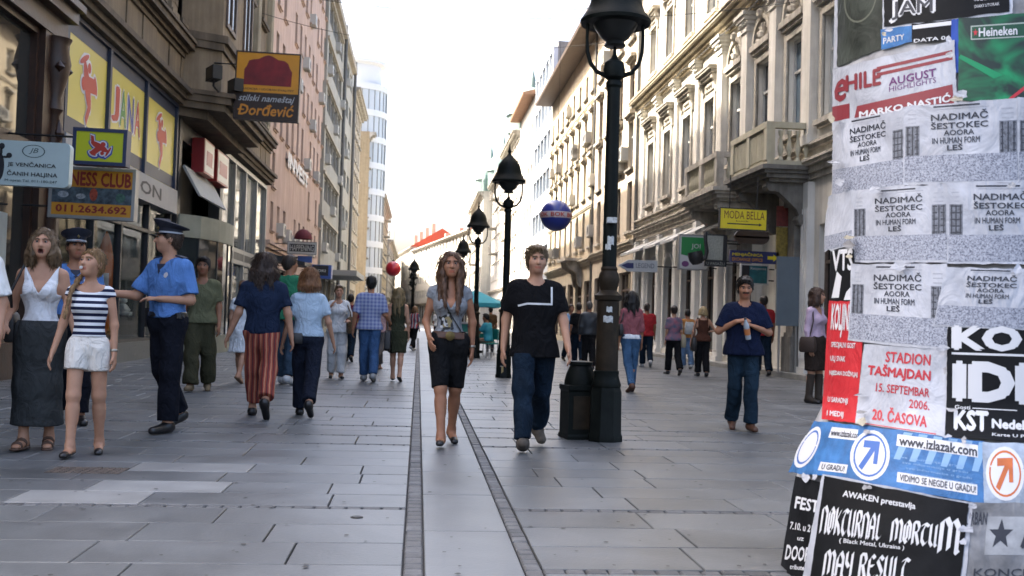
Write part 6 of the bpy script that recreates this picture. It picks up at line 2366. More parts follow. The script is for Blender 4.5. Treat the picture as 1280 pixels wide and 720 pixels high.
def grow(prims, h, clips=(), fold=None, pad=0.03):
    lo = np.min([np.minimum(p['a'], p['b']) - max(p['ra'], p['rb']) * max(p['S']) for p in prims if p['op'] == 'add'], 0) - pad
    hi = np.max([np.maximum(p['a'], p['b']) + max(p['ra'], p['rb']) * max(p['S']) for p in prims if p['op'] == 'add'], 0) + pad
    n = np.ceil((hi - lo) / h).astype(int) + 1
    ax = [lo[i] + h * np.arange(n[i]) for i in range(3)]
    F = np.full(tuple(n), 0.5, np.float32)
    for p in prims:
        m = max(p['ra'], p['rb']) * max(p['S']) + p['k'] + 2.5 * h
        l_ = np.minimum(p['a'], p['b']) - m
        u_ = np.maximum(p['a'], p['b']) + m
        i0 = np.clip(np.floor((l_ - lo) / h).astype(int), 0, n)
        i1 = np.clip(np.ceil((u_ - lo) / h).astype(int) + 1, 0, n)
        if (i1 <= i0).any():
            continue
        sl_ = tuple(slice(i0[i], i1[i]) for i in range(3))
        X = (ax[0][sl_[0]] - p['a'][0])[:, None, None]
        Y = (ax[1][sl_[1]] - p['a'][1])[None, :, None]
        Z = (ax[2][sl_[2]] - p['a'][2])[None, None, :]
        d = p['b'] - p['a']
        if p['R'] is not None:
            R = p['R']
            X2 = X * R[0, 0] + Y * R[1, 0] + Z * R[2, 0]
            Y2 = X * R[0, 1] + Y * R[1, 1] + Z * R[2, 1]
            Z2 = X * R[0, 2] + Y * R[1, 2] + Z * R[2, 2]
            dl = R.T @ d
        else:
            X2, Y2, Z2, dl = X, Y, Z, d
        s = p['S']
        a_, b_, c_ = X2 / s[0], Y2 / s[1], Z2 / s[2]
        e = dl / np.array(s)
        dd = float(e @ e)
        if dd > 1e-10:
            t = np.clip((a_ * e[0] + b_ * e[1] + c_ * e[2]) / dd, 0, 1)
            D = np.sqrt((a_ - t * e[0]) ** 2 + (b_ - t * e[1]) ** 2 + (c_ - t * e[2]) ** 2) - (p['ra'] + t * (p['rb'] - p['ra']))
        else:
            D = np.sqrt(a_ ** 2 + b_ ** 2 + c_ ** 2) - p['ra']
        D = D * (min(s) * 0.5 + 0.5 * sum(s) / 3)
        if p['flat']:
            L_ = np.linalg.norm(d)
            D = np.maximum(D, (X * d[0] + Y * d[1] + Z * d[2]) / L_ - L_)
        if p['flat0']:
            L_ = np.linalg.norm(d)
            D = np.maximum(D, -(X * d[0] + Y * d[1] + Z * d[2]) / L_)
        G = F[sl_]
        if p['op'] == 'add':
            hh = np.maximum(p['k'] - np.abs(G - D), 0) / p['k']
            F[sl_] = np.minimum(G, D) - hh * hh * p['k'] * 0.25
        else:
            hh = np.maximum(p['k'] - np.abs(G + D), 0) / p['k']
            F[sl_] = np.maximum(G, -D) + hh * hh * p['k'] * 0.25
    X, Y, Z = ax[0][:, None, None], ax[1][None, :, None], ax[2][None, None, :]
    if fold:
        F = F + fold(X, Y, Z)
    for c in clips:
        F = np.maximum(F, c(X, Y, Z))
    return surface_nets(F, lo, h)


def skin_mesh(name, res, m, parent, tint=None):
    V, Q = res
    me = bpy.data.meshes.new(name)
    me.vertices.add(len(V))
    me.vertices.foreach_set('co', V.astype(np.float32).ravel())
    me.loops.add(len(Q) * 4)
    me.loops.foreach_set('vertex_index', Q.astype(np.int32).ravel())
    me.polygons.add(len(Q))
    me.polygons.foreach_set('loop_start', np.arange(0, len(Q) * 4, 4, dtype=np.int32))
    me.polygons.foreach_set('use_smooth', np.ones(len(Q), bool))
    me.update(calc_edges=True)
    me.validate()
    if tint is not None:
        at = me.color_attributes.new('tint', 'FLOAT_COLOR', 'POINT')
        at.data.foreach_set('color', np.concatenate([tint, np.ones((len(V), 1))], 1).astype(np.float32).ravel())
    me.materials.append(m)
    return link(bpy.data.objects.new(name, me), parent)


def skin_mat(col):
    name = 'skin_%d_%d' % (int(col[0] * 1000), int(col[2] * 1000))
    if name in MATS:
        return MATS[name]
    m = bpy.data.materials.new(name)
    m.use_nodes = True
    N, L = m.node_tree.nodes, m.node_tree.links
    b = N['Principled BSDF']
    b.inputs['Roughness'].default_value = 0.52
    b.inputs['Specular IOR Level'].default_value = 0.35
    at = N.new('ShaderNodeAttribute')
    at.attribute_name = 'tint'
    tc = N.new('ShaderNodeTexCoord')
    nz = N.new('ShaderNodeTexNoise')
    nz.inputs['Scale'].default_value = 14
    nz.inputs['Detail'].default_value = 4
    L.new(tc.outputs['Object'], nz.inputs['Vector'])
    rp = N.new('ShaderNodeValToRGB')
    rp.color_ramp.elements[0].position = 0.3
    rp.color_ramp.elements[0].color = (col[0] * 0.86, col[1] * 0.80, col[2] * 0.78, 1)
    rp.color_ramp.elements[1].position = 0.7
    rp.color_ramp.elements[1].color = (*col, 1)
    L.new(nz.outputs['Fac'], rp.inputs['Fac'])
    L.new(mul(m.node_tree, rp.outputs['Color'], at.outputs['Color'], col), b.inputs['Base Color'])
    b.inputs['Subsurface Weight'].default_value = 0.06
    b.inputs['Subsurface Radius'].default_value = (0.02, 0.008, 0.004)
    b.inputs['Subsurface Scale'].default_value = 0.3
    MATS[name] = m
    return m


def hair_mat(col):
    name = 'hair_%d_%d' % (int(col[0] * 1000), int(col[1] * 1000))
    if name in MATS:
        return MATS[name]
    m = bpy.data.materials.new(name)
    m.use_nodes = True
    N, L = m.node_tree.nodes, m.node_tree.links
    b = N['Principled BSDF']
    b.inputs['Roughness'].default_value = 0.5
    b.inputs['Specular IOR Level'].default_value = 0.3
    tc = N.new('ShaderNodeTexCoord')
    mp = N.new('ShaderNodeMapping')
    mp.inputs['Scale'].default_value = (70, 70, 7)
    L.new(tc.outputs['Object'], mp.inputs['Vector'])
    nz = N.new('ShaderNodeTexNoise')
    nz.inputs['Scale'].default_value = 1
    nz.inputs['Detail'].default_value = 5
    nz.inputs['Roughness'].default_value = 0.7
    L.new(mp.outputs[0], nz.inputs['Vector'])
    rp = N.new('ShaderNodeValToRGB')
    rp.color_ramp.elements[0].position = 0.34
    rp.color_ramp.elements[0].color = tuple(c * 0.4 for c in col) + (1,)
    rp.color_ramp.elements[1].position = 0.68
    rp.color_ramp.elements[1].color = tuple(min(1, c * 1.5) for c in col) + (1,)
    L.new(nz.outputs['Fac'], rp.inputs['Fac'])
    L.new(rp.outputs['Color'], b.inputs['Base Color'])
    bp = N.new('ShaderNodeBump')
    bp.inputs['Strength'].default_value = 0.7
    bp.inputs['Distance'].default_value = 0.006
    L.new(nz.outputs['Fac'], bp.inputs['Height'])
    L.new(bp.outputs[0], b.inputs['Normal'])
    MATS[name] = m
    return m


def cloth(name, col, var=0.14, rough=0.9):
    return mat('cloth_' + name, col, rough, var=var, scale=9, bump=0.25, bscale=45, spec=0.1, wrinkle=0.9)


def denim(name, col):
    return mat('denim_' + name, col, 0.9, var=0.45, scale=5, bump=0.3, bscale=70, spec=0.1, wrinkle=0.85)


def rotm(yaw=0.0, pitch=0.0, roll=0.0):
    return np.array(Matrix.Rotation(yaw, 3, 'Z') @ Matrix.Rotation(pitch, 3, 'X') @ Matrix.Rotation(roll, 3, 'Y'))


def unit(v):
    v = np.array(v, float)
    return v / np.linalg.norm(v)


PEOPLE = []


def person(label, px, py, top, face=0.0, sex='m', skin=(0.42, 0.26, 0.19), hair=('short', (0.06, 0.035, 0.02)), shirt=None, bottom=None, shoes=None,
           legs=((8, 5, 2, 0), (-6, 12, 2, 10)), arms=None, head=(0, 0), lean=0.0, vox=0.012, fat=1.0, headscale=1.0, group=None, at=None, H=None, sit=0.0, cap=None, mouth=False, seed=1, belt=None, gender_bust=None, zoff=0.0, face_detail=None):
    """px, py = photo pixel of the feet, top = photo row of the crown of the head (or the cap)"""
    rr = random.Random(seed)
    if at is None:
        X, Y = gp(px, py)
        Ht = dp(px, top, Y)[1]
    else:
        X, Y = at
        Ht = H
    H_ = H or Ht
    HZ = 0.662
    kk = H_ / (HZ + 0.925 + (0.148 if cap == 'police' else 0.124 * headscale))
    root = empty('person', (X, Y, zoff), radians(face))
    root.scale = (kk, kk, kk)
    tag(root, label, 'person', group)
    fem = sex == 'f'
    sw = 0.152 if fem else 0.176
    lean_ = radians(lean)
    # --- legs first, to find the height of the pelvis
    thigh, shank, ankh = 0.43, 0.415, 0.078
    J = {}
    lowest = 9
    for i, sg in ((0, 1), (1, -1)):           # 0 = the person's left (+x)
        fl, kn, ab, fp = legs[i]
        ab = ab if sit else ab - 2.6
        a1, a2 = radians(fl), radians(fl - kn)
        hip = np.array([sg * 0.088, 0, -0.02])
        d1 = unit((sg * sin(radians(ab)), -sin(a1), -cos(a1)))
        d2 = unit((sg * sin(radians(ab)) * 0.6, -sin(a2), -cos(a2)))
        knee = hip + d1 * thigh
        ank = knee + d2 * shank
        f = radians(fp)
        yaw = sg * radians(7)
        fwd = np.array([sin(yaw), -cos(yaw) * cos(f), -sin(f)])
        fwd = unit(fwd)
        side = unit(np.cross(fwd, (0, 0, 1)))
        up_ = unit(np.cross(side, fwd))
        sole = ank - up_ * ankh
        heel = sole - fwd * 0.055
        toe = sole + fwd * 0.185
        lowest = min(lowest, heel[2], toe[2], sole[2] + 0.0)
        J[i] = dict(hip=hip, knee=knee, ank=ank, heel=heel, toe=toe, fwd=fwd, up=up_, sole=sole, d1=d1, d2=d2)
    zp = -lowest if not sit else sit / kk
    for i in (0, 1):
        for key in ('hip', 'knee', 'ank', 'heel', 'toe', 'sole'):
            J[i][key] = J[i][key] + np.array([0, 0, zp])
    RL = np.array(Matrix.Rotation(-lean_, 3, 'X')) if False else np.array(Matrix.Rotation(lean_, 3, 'X'))

    def T(x, y, z):                           # upper-body point, leaning about the pelvis
        return RL @ np.array([x, y, z]) + np.array([0, 0, zp])
    # --- prims of the naked body
    tors = []

    def torso(g, kf=0.05):
        """torso shapes grown by g"""
        w = fat
        o = []
        if fem:
            o += [prim(T(-0.062, 0, -0.05), T(0.062, 0, -0.05), 0.102 * w + g, S=(1.0, 0.92, 1), R=RL, k=kf),
                  prim(T(0, 0, 0.02), T(0, 0.0, 0.16), 0.108 * w + g, 0.088 * w + g, S=(1.08, 0.80, 1), R=RL, k=kf),
                  prim(T(-0.05, 0, 0.30), T(0.05, 0, 0.30), 0.09 * w + g, S=(1.05, 0.84, 1.15), R=RL, k=kf),
                  prim(T(-0.066, -0.075, 0.30), T(0.066, -0.075, 0.30), 0.048 * w + g, S=(1.1, 1, 1.05), R=RL, k=0.06)]
        else:
            o += [prim(T(-0.062, 0, -0.04), T(0.062, 0, -0.04), 0.096 * w + g, S=(1.02, 0.9, 1), R=RL, k=kf),
                  prim(T(0, -0.01 * (w - 1) * 10, 0.02), T(0, -0.01 * (w - 1) * 12, 0.18), 0.110 * w + g, 0.112 * w + g, S=(1.12, 0.80, 1), R=RL, k=kf),
                  prim(T(-0.07, 0, 0.31), T(0.07, 0, 0.31), 0.110 * (0.5 + 0.5 * w) + g, S=(1.05, 0.84, 1.15), R=RL, k=kf)]
        o += [prim(T(-(sw - 0.055), 0.008, 0.435), T(sw - 0.055, 0.008, 0.435), 0.058 + g * 0.8, S=(1, 1, 0.95), R=RL, k=kf),
              prim(T(0, 0.01, 0.40), T(0, 0.008, 0.47), 0.075 + g * 0.7, 0.05 + g * 0.5, k=kf)]
        return o
    neck = [prim(T(0, 0.012, 0.43), T(0, -0.012, 0.58), 0.058 if not fem else 0.049, 0.054 if not fem else 0.045, k=0.03)]
    A = {}
    dflt = {0: ((0.13, 0.05, -1), (0.06, -0.24, -1)), 1: ((-0.13, 0.05, -1), (-0.06, -0.24, -1))}
    if arms:
        dflt.update(arms)
    for i, sg in ((0, 1), (1, -1)):
        sh = T(sg * sw, 0.01, 0.425)
        ua, fa = unit(dflt[i][0]), unit(dflt[i][1])
        el = sh + ua * 0.28
        wr = el + fa * 0.245
        A[i] = dict(sh=sh, el=el, wr=wr, ua=ua, fa=fa, hd=unit(dflt[i][2]) if len(dflt[i]) > 2 else fa)
    rs_ = 0.82 if fem else 0.98

    def arm(i, g=0.0, t=2.0, flare=0.0):
        """arm grown by g as far as t (1 = elbow, 2 = wrist)"""
        a = A[i]
        o = []
        e1 = a['sh'] + (a['el'] - a['sh']) * min(t, 1)
        r0, r1, r2 = 0.05 * rs_, 0.041 * rs_, 0.027 * rs_
        rb = r0 + (r1 - r0) * min(t, 1)
        o.append(prim(a['sh'], e1, r0 + g, rb + g + flare, k=0.035, flat=t <= 1))
        if t > 1:
            e2 = a['el'] + (a['wr'] - a['el']) * (t - 1)
            o.append(prim(a['el'], e2, r1 + g, r1 + (r2 - r1) * (t - 1) + g + flare, k=0.025, flat=t < 2))
        return o

    def leg(i, g=0.0, t=2.0, g2=None, flare=0.0):
        j = J[i]
        g2 = g if g2 is None else g2
        o = []
        e1 = j['hip'] + (j['knee'] - j['hip']) * min(t, 1)
        th0, th1 = (0.079 if fem else 0.080) * (0.6 + 0.4 * fat), 0.056
        o.append(prim(j['hip'], e1, th0 + g, th0 + (th1 - th0) * min(t, 1) + (g2 if t >= 1 else g) + (flare if t <= 1 else 0), k=0.04, flat=t <= 1))
        if t < 0.7:
            o[-1]['k'] = 0.02
        if t > 1:
            u = t - 1
            e2 = j['knee'] + (j['ank'] - j['knee']) * u
            o.append(prim(j['knee'], e2, 0.053 + g2, 0.053 + (0.036 - 0.053) * u + g2 + flare, k=0.03, flat=t < 2.05))
            if g2 < 0.01:
                cf = j['knee'] + (j['ank'] - j['knee']) * 0.28 + np.array([0, 0.016, 0])
                o.append(prim(cf, cf + j['d2'] * 0.08, 0.047, 0.04, k=0.04))
        return o
    hd_c = T(0, -0.022, HZ)
    RH = rotm(radians(head[0]), radians(head[1])) @ RL
    hs = headscale * 0.99

    def HP(x, y, z):
        return hd_c + RH @ (np.array([x, y, z]) * hs)

    def hell(c, r, k=0.02, op='add'):
        m_ = max(r)
        p_ = HP(*c)
        return prim(p_, p_, m_ * hs, S=tuple(q / m_ for q in r), R=RH, k=k, op=op)
    fine = vox < 0.0125
    hp_ = [hell((0, 0.012, 0.022), (0.074, 0.094, 0.092), 0.02), hell((0, -0.02, -0.035), (0.06, 0.072, 0.078), 0.04), hell((0, -0.058, -0.085), (0.03, 0.028, 0.026), 0.03),
           hell((0.04, -0.055, -0.02), (0.026, 0.026, 0.032), 0.03), hell((-0.04, -0.055, -0.02), (0.026, 0.026, 0.032), 0.03),
           hell((0, -0.082, 0.032), (0.046, 0.014, 0.014), 0.02),
           prim(HP(0, -0.088, 0.012), HP(0, -0.108, -0.026), 0.0085 * hs, 0.0145 * hs, k=0.012), hell((0, -0.098, -0.029), (0.019, 0.012, 0.009), 0.008),
           hell((0, -0.083, -0.058), (0.024, 0.013, 0.0075), 0.008), hell((0, -0.081, -0.069), (0.02, 0.013, 0.0075), 0.006),
           hell((0.076, 0.012, -0.008), (0.01, 0.02, 0.032), 0.006), hell((-0.076, 0.012, -0.008), (0.01, 0.02, 0.032), 0.006),
           hell((0.031, -0.100, 0.010), (0.019, 0.016, 0.012), 0.014, 'sub'), hell((-0.031, -0.100, 0.010), (0.019, 0.016, 0.012), 0.014, 'sub')]
    if mouth:
        hp_.append(hell((0, -0.09, -0.066), (0.015, 0.022, 0.014), 0.006, 'sub'))

    def hand(i):
        a = A[i]
        sg = 1 if i == 0 else -1
        d = a['hd']
        nrm = np.array([-sg * 1.0, 0.1, 0.0])                  # palm towards the body
        if abs(d[2]) < 0.6:
            nrm = np.array([0, 0, -1.0]) if abs(d[0]) < 0.8 else np.array([0.0, 0.4, -0.9])
        nrm = unit(nrm - d * (nrm @ d))
        sd = unit(np.cross(d, nrm))
        if sd[1] > 0 and abs(d[2]) >= 0.6:
            sd = -sd
        if abs(d[2]) < 0.6 and sd[2] < 0:
            sd = -sd
        w0 = a['wr']
        Rm = np.stack([sd, nrm, d], 1)
        o = [prim(w0, w0 + d * 0.07, 0.034, 0.04, S=(1, 0.46, 1), R=Rm, k=0.018)]
        for q, ln in ((-1.5, 0.062), (-0.5, 0.074), (0.5, 0.078), (1.5, 0.07)):
            b0 = w0 + d * 0.085 + sd * (0.0185 * q)
            f1 = unit(d + nrm * 0.22 + sd * 0.05 * q)
            f2 = unit(d + nrm * 0.85)
            m1 = b0 + f1 * ln * 0.5
            o.append(prim(b0, m1, 0.0095, 0.0088, k=0.007))
            o.append(prim(m1, m1 + f2 * ln * 0.5, 0.0088, 0.0078, k=0.006))
        t0 = w0 + d * 0.025 + sd * 0.026
        t1 = t0 + unit(d * 0.8 + sd * 0.6 + nrm * 0.2) * 0.042
        o.append(prim(t0, t1, 0.0135, 0.0105, k=0.012))
        o.append(prim(t1, t1 + unit(d + nrm * 0.35) * 0.032, 0.0105, 0.0085, k=0.006))
        return o

    def foot(i, g=0.0):
        j = J[i]
        mid = j['sole'] + j['fwd'] * 0.06 + j['up'] * 0.035
        Rm = np.stack([np.cross(j['fwd'], j['up']), j['fwd'], j['up']], 1)
        return [prim(j['ank'], j['sole'] + j['up'] * 0.035 - j['fwd'] * 0.02, 0.036 + g, 0.036 + g, k=0.03),
                prim(j['sole'] + j['up'] * 0.04, j['toe'] + j['up'] * 0.022 - j['fwd'] * 0.03, 0.036 + g, 0.03 + g, S=(1.12, 1, 0.72), R=Rm, k=0.03)]
    bodyp = torso(0.0) + neck + arm(0) + arm(1) + leg(0) + leg(1) + foot(0) + foot(1) + hand(0) + hand(1) + hp_
    body_clips = []
    res = grow(bodyp, vox)
    V = res[0]
    tint = np.ones((len(V), 3))
    loc = ((V - hd_c[None]) @ RH) / hs
    x_, y_, z_ = loc.T
    inh = (np.abs(x_) < 0.1) & (y_ < 0.02) & (z_ > -0.12) & (z_ < 0.14)
    lips = inh & (np.abs(x_) < 0.025) & (np.abs(z_ + 0.063) < 0.012) & (y_ < -0.075)
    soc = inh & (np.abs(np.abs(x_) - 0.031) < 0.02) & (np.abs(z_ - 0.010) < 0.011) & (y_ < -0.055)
    tint[soc] = (0.70, 0.60, 0.58)  # eye sockets: shade painted into the skin colour
    tint[lips] = (0.80, 0.50, 0.50)
    if mouth:
        ml_ = inh & (np.abs(x_) < 0.019) & (np.abs(z_ + 0.068) < 0.018) & (y_ > -0.093) & (y_ < -0.05)
        tint[ml_] = (0.10, 0.03, 0.03)
    br = inh & (np.abs(np.abs(x_) - 0.032) < 0.02) & (np.abs(z_ - 0.031 + 0.25 * np.abs(np.abs(x_) - 0.03)) < 0.007) & (y_ < -0.06)
    hc = np.array(hair[1]) / np.array(skin)
    tint[br] = np.clip(hc * 0.7, 0.05, 0.5)
    if not fem and fine:
        stub = inh & (z_ < -0.035) & (y_ < 0.01) & ~lips
        tint[stub] *= (0.86, 0.86, 0.88)
    if cap == 'moustache':
        mo = inh & (np.abs(x_) < 0.034) & (z_ > -0.055) & (z_ < -0.036) & (y_ < -0.07)
        tint[mo] = np.clip(hc, 0.03, 0.3)
    skin_mesh('body', res, skin_mat(skin), root, tint)
    if fine:
        for sg in (-1, 1):
            em = MB().lathe([(0.0112 * sin(pi * q / 8) if 0 < q < 8 else 0.0003, -0.0112 * cos(pi * q / 8)) for q in range(9)], 12)
            eo = em.build('eye', mat('eye_white', (0.20, 0.18, 0.165), 0.4), root, True)  # whites greyed in the colour to match the shaded sockets
            p_ = HP(sg * 0.031, -0.0795, 0.010)
            eo.location = tuple(p_)
            ir = MB().lathe([(0.0076 * sin(pi * q / 6) if 0 < q < 6 else 0.0003, -0.0076 * cos(pi * q / 6)) for q in range(7)], 10)
            io = ir.build('iris', mat('eye_iris', (0.03, 0.022, 0.015), 0.2), eo, True)
            io.location = tuple(RH @ np.array([0, -0.0075, 0.0]))
    # --- clothes
    sx_, sy_, sz_ = (rr.uniform(0, 6) for _ in range(3))

    def folds(amp=0.005, f=1.0, up=0.6, low=0.0):
        def fn(X, Y, Z):
            w = np.sin(9 * f * X + sx_ + 3 * np.sin(5 * f * Z + sy_)) * np.sin(13 * f * Z * up + 6 * f * Y + sy_ + 2 * np.sin(7 * f * X + sz_))
            w = w + 0.6 * np.sin(31 * f * Z * up + 14 * f * X * np.sin(sx_) + 11 * f * Y + sz_ + 2.5 * np.sin(8 * f * X + sx_ + 4 * f * Z))
            return amp * w.astype(np.float32)
        return fn
    gv = vox * 1.1
    parts = {}
    if shirt:
        g = shirt.get('g', 0.018)
        t = shirt.get('sleeve', 0.55)
        hem = shirt.get('hem', 0.0)             # relative to the pelvis
        ps = torso(g, 0.06)
        if shirt.get('box', True) and t > 0:
            ps += [prim(T(0, 0, 0.27), T(0, 0, max(hem, -0.02)), (0.098 if fem else 0.118) * fat + g, (0.100 if fem else 0.114) * fat + g, S=(1.16, 0.8, 1), R=RL, k=0.05)]
        if hem < -0.06:
            ps += [prim(T(-0.066, 0, hem), T(0.066, 0, hem), 0.112 * fat + g, S=(1.1, 0.98, 1), R=RL, k=0.06)]
        if t > 0:
            for i in (0, 1):
                ps += arm(i, g * 0.7, t, shirt.get('flare', 0.012) * 0.75)
        elif t == 0:
            pass
        cl_ = [lambda X, Y, Z: (zp + hem) - Z + 0 * X + 0 * Y]
        ny = shirt.get('neck', 'round')
        NB = T(0, 0, 0.47)
        if ny == 'round':
            cl_.append(lambda X, Y, Z: 0.078 - np.sqrt((X - NB[0]) ** 2 + (Y - NB[1] + 0.01) ** 2 + (np.maximum(NB[2] - 0.0 - Z, 0) * 1.1) ** 2))
        elif ny == 'wide':
            cl_.append(lambda X, Y, Z: 0.115 - np.sqrt((X - NB[0]) ** 2 + ((Y - NB[1] + 0.02) * 0.9) ** 2 + (np.maximum(NB[2] - 0.0 - Z, 0) * 2.0) ** 2))
        elif ny in ('v', 'deepv'):
            dz = 0.20 if ny == 'deepv' else 0.15
            cl_.append(lambda X, Y, Z: np.minimum(0.088 - np.sqrt((X - NB[0]) ** 2 + (Y - NB[1]) ** 2 + (np.maximum(NB[2] - Z, 0) * 1.2) ** 2), 1))
            cl_.append(lambda X, Y, Z: np.minimum(np.minimum((Z - (NB[2] - dz)) * 0.55 - np.abs(X), -Y + NB[1] - 0.01), 0.05))
        if t <= 0:                              # sleeveless: cut at the shoulder
            cl_.append(lambda X, Y, Z: np.where(Z > zp + 0.26, np.abs(X) - (sw - 0.028), -1.0))
        parts['ps'] = ps
        res = grow(ps, gv, cl_, folds(shirt.get('amp', 0.005), shirt.get('ff', 1.0)))
        parts['shirt'] = skin_mesh(shirt.get('name', 'shirt'), res, shirt['m'], root)
    if bottom:
        kind = bottom.get('kind', 'trousers')
        g = bottom.get('g', 0.016)
        wz = bottom.get('waist', 0.09)
        untucked = shirt and shirt.get('hem', 0) < -0.03
        if untucked:
            wz = shirt['hem'] + 0.035
        ps = [q for q in torso(g * (0.3 if untucked else 0.8), 0.05)[:2]]
        cl_ = [lambda X, Y, Z: Z - (zp + wz) + 0 * X + 0 * Y]
        if kind == 'trousers':
            for i in (0, 1):
                ps += leg(i, g, bottom.get('len', 2.0), bottom.get('g2', g + 0.014), bottom.get('flare', 0.012))
        elif kind == 'shorts':
            for i in (0, 1):
                ps += leg(i, g, bottom.get('len', 0.55), bottom.get('g2', g), bottom.get('flare', 0.014))
        elif kind == 'skirt':
            ln = bottom.get('len', 0.8)
            kn = (J[0]['knee'] + J[1]['knee']) / 2
            an = (J[0]['ank'] + J[1]['ank']) / 2
            mid = kn + (an - kn) * max(0, ln - 1)
            e = np.array([0, 0, zp - 0.02]) + (kn - np.array([0, 0, zp - 0.02])) * min(1, ln)
            rh = bottom.get('r', 0.15)
            ps += [prim((0, 0, zp - 0.05), e, 0.135 + g, rh if ln <= 1 else (0.135 + rh) / 2, S=(1.15, 0.92, 1), k=0.05, flat=ln <= 1)]
            if ln > 1:
                ps += [prim(e, mid, (0.135 + rh) / 2, rh, S=(1.1, 0.95, 1), k=0.05, flat=True)]
            for i in (0, 1):
                ps += leg(i, g, min(ln, 1.0) * 0.98, g, 0.0)
        res = grow(ps, gv, cl_, folds(bottom.get('amp', 0.006), bottom.get('ff', 1.1), bottom.get('up', 0.5), 1.0 if kind == 'trousers' else 0.0))
        parts['bottom'] = skin_mesh(bottom.get('name', kind), res, bottom['m'], root)
    if belt:
        zb0, zb1, bm_, gb = belt
        res = grow(torso(gb, 0.06)[:2] + torso(gb, 0.06)[2:3], gv * 0.8, [lambda X, Y, Z: Z - (zp + zb1) + 0.16 * X + 0 * Y, lambda X, Y, Z: (zp + zb0) - Z - 0.16 * X + 0 * Y])
        skin_mesh('belt', res, bm_, root)
    if shoes:
        kind = shoes.get('kind', 'shoe')
        for i in (0, 1):
            j = J[i]
            Rm = np.stack([np.cross(j['fwd'], j['up']), j['fwd'], j['up']], 1)
            so, fw, up_ = j['sole'], j['fwd'], j['up']
            cl_ = [lambda X, Y, Z: -((X - so[0]) * up_[0] + (Y - so[1]) * up_[1] + (Z - so[2]) * up_[2]) - 0.004]
            if kind == 'sneaker':
                ps = [prim(so + up_ * 0.05 - fw * 0.03, so + up_ * 0.03 + fw * 0.16, 0.052, 0.043, S=(1, 1, 0.95), R=Rm, k=0.03), prim(j['ank'] - up_ * 0.03, j['ank'] + up_ * 0.015, 0.048, 0.05, k=0.03, flat=True)]
            elif kind == 'shoe':
                ps = [prim(so + up_ * 0.04 - fw * 0.03, so + up_ * 0.022 + fw * 0.175, 0.047, 0.036, S=(1, 1, 0.95), R=Rm, k=0.03), prim(j['ank'] - up_ * 0.04, j['ank'] - up_ * 0.005, 0.044, 0.044, k=0.03, flat=True)]
            elif kind == 'pump':
                ps = [prim(so + up_ * 0.03 - fw * 0.035, so + up_ * 0.018 + fw * 0.165, 0.042, 0.035, S=(1, 1, 0.8), R=Rm, k=0.02)]
                cl_.append(lambda X, Y, Z: np.minimum(((X - so[0]) * up_[0] + (Y - so[1]) * up_[1] + (Z - so[2]) * up_[2]) - 0.03, 0.115 - np.abs((X - so[0]) * fw[0] + (Y - so[1]) * fw[1] + (Z - so[2]) * fw[2])))
                cl_.append(lambda X, Y, Z: ((X - so[0]) * up_[0] + (Y - so[1]) * up_[1] + (Z - so[2]) * up_[2]) - 0.06)
            else:                               # sandal: sole and two straps
                ps = [prim(so + up_ * 0.0 - fw * 0.04, so + up_ * 0.0 + fw * 0.17, 0.045, 0.043, S=(1, 1, 0.5), R=Rm, k=0.02),
                      prim(so + fw * 0.115 + up_ * 0.03, so + fw * 0.14 + up_ * 0.026, 0.046, 0.043, S=(1, 1, 0.85), R=Rm, k=0.005, flat=True, flat0=True),
                      prim(so + fw * 0.03 + up_ * 0.045, so + fw * 0.05 + up_ * 0.042, 0.047, 0.046, S=(1, 1, 0.95), R=Rm, k=0.005, flat=True, flat0=True),
                      prim(so - fw * 0.05 + up_ * 0.03, so - fw * 0.03 + up_ * 0.06, 0.036, 0.034, S=(1, 1, 1), R=Rm, k=0.005)]
            res = grow(ps, min(gv, 0.011), cl_)
            if res:
                skin_mesh('shoe', res, shoes['m'], root)
    # --- hair
    st, hcol = hair[0], hair[1]
    if st != 'none':
        vol = {'short': 0.012, 'crop': 0.007, 'cap': 0.004, 'bushy': 0.022, 'long': 0.009, 'bob': 0.009, 'puffy': 0.019, 'braid': 0.008, 'bun': 0.01}[st]
        if st in ('short', 'crop', 'cap', 'bun', 'braid'):
            ps = [hell((0, 0.02, 0.040), (0.073 + vol, 0.092 + vol, 0.084 + vol), 0.02), hell((0, 0.052, -0.012), (0.060 + vol, 0.052 + vol, 0.078), 0.03),
                  hell((0.062, 0.004, 0.01), (0.014 + vol * 0.6, 0.026, 0.034), 0.02), hell((-0.062, 0.004, 0.01), (0.014 + vol * 0.6, 0.026, 0.034), 0.02)]
            if st == 'short':
                ps += [hell((0.02 * q, -0.055, 0.098 + 0.004 * (q % 2)), (0.02, 0.035, 0.016), 0.012) for q in (-2, -1, 0, 1, 2)]
            cut = [hell((0, -0.108, 0.0), (0.066, 0.064, 0.086), 0.012, 'sub')]
        else:
            ps = [hell((0, 0.018, 0.03), (0.076 + vol, 0.097 + vol, 0.094 + vol), 0.02)]
            cut = [hell((0, -0.107, -0.03), (0.074, 0.08, 0.115), 0.012, 'sub')]
        low = -1
        L_ = {'long': 0.40, 'bob': 0.15, 'bushy': 0.24, 'puffy': 0.12}.get(st, 0)
        if len(hair) > 2:
            L_ = hair[2]
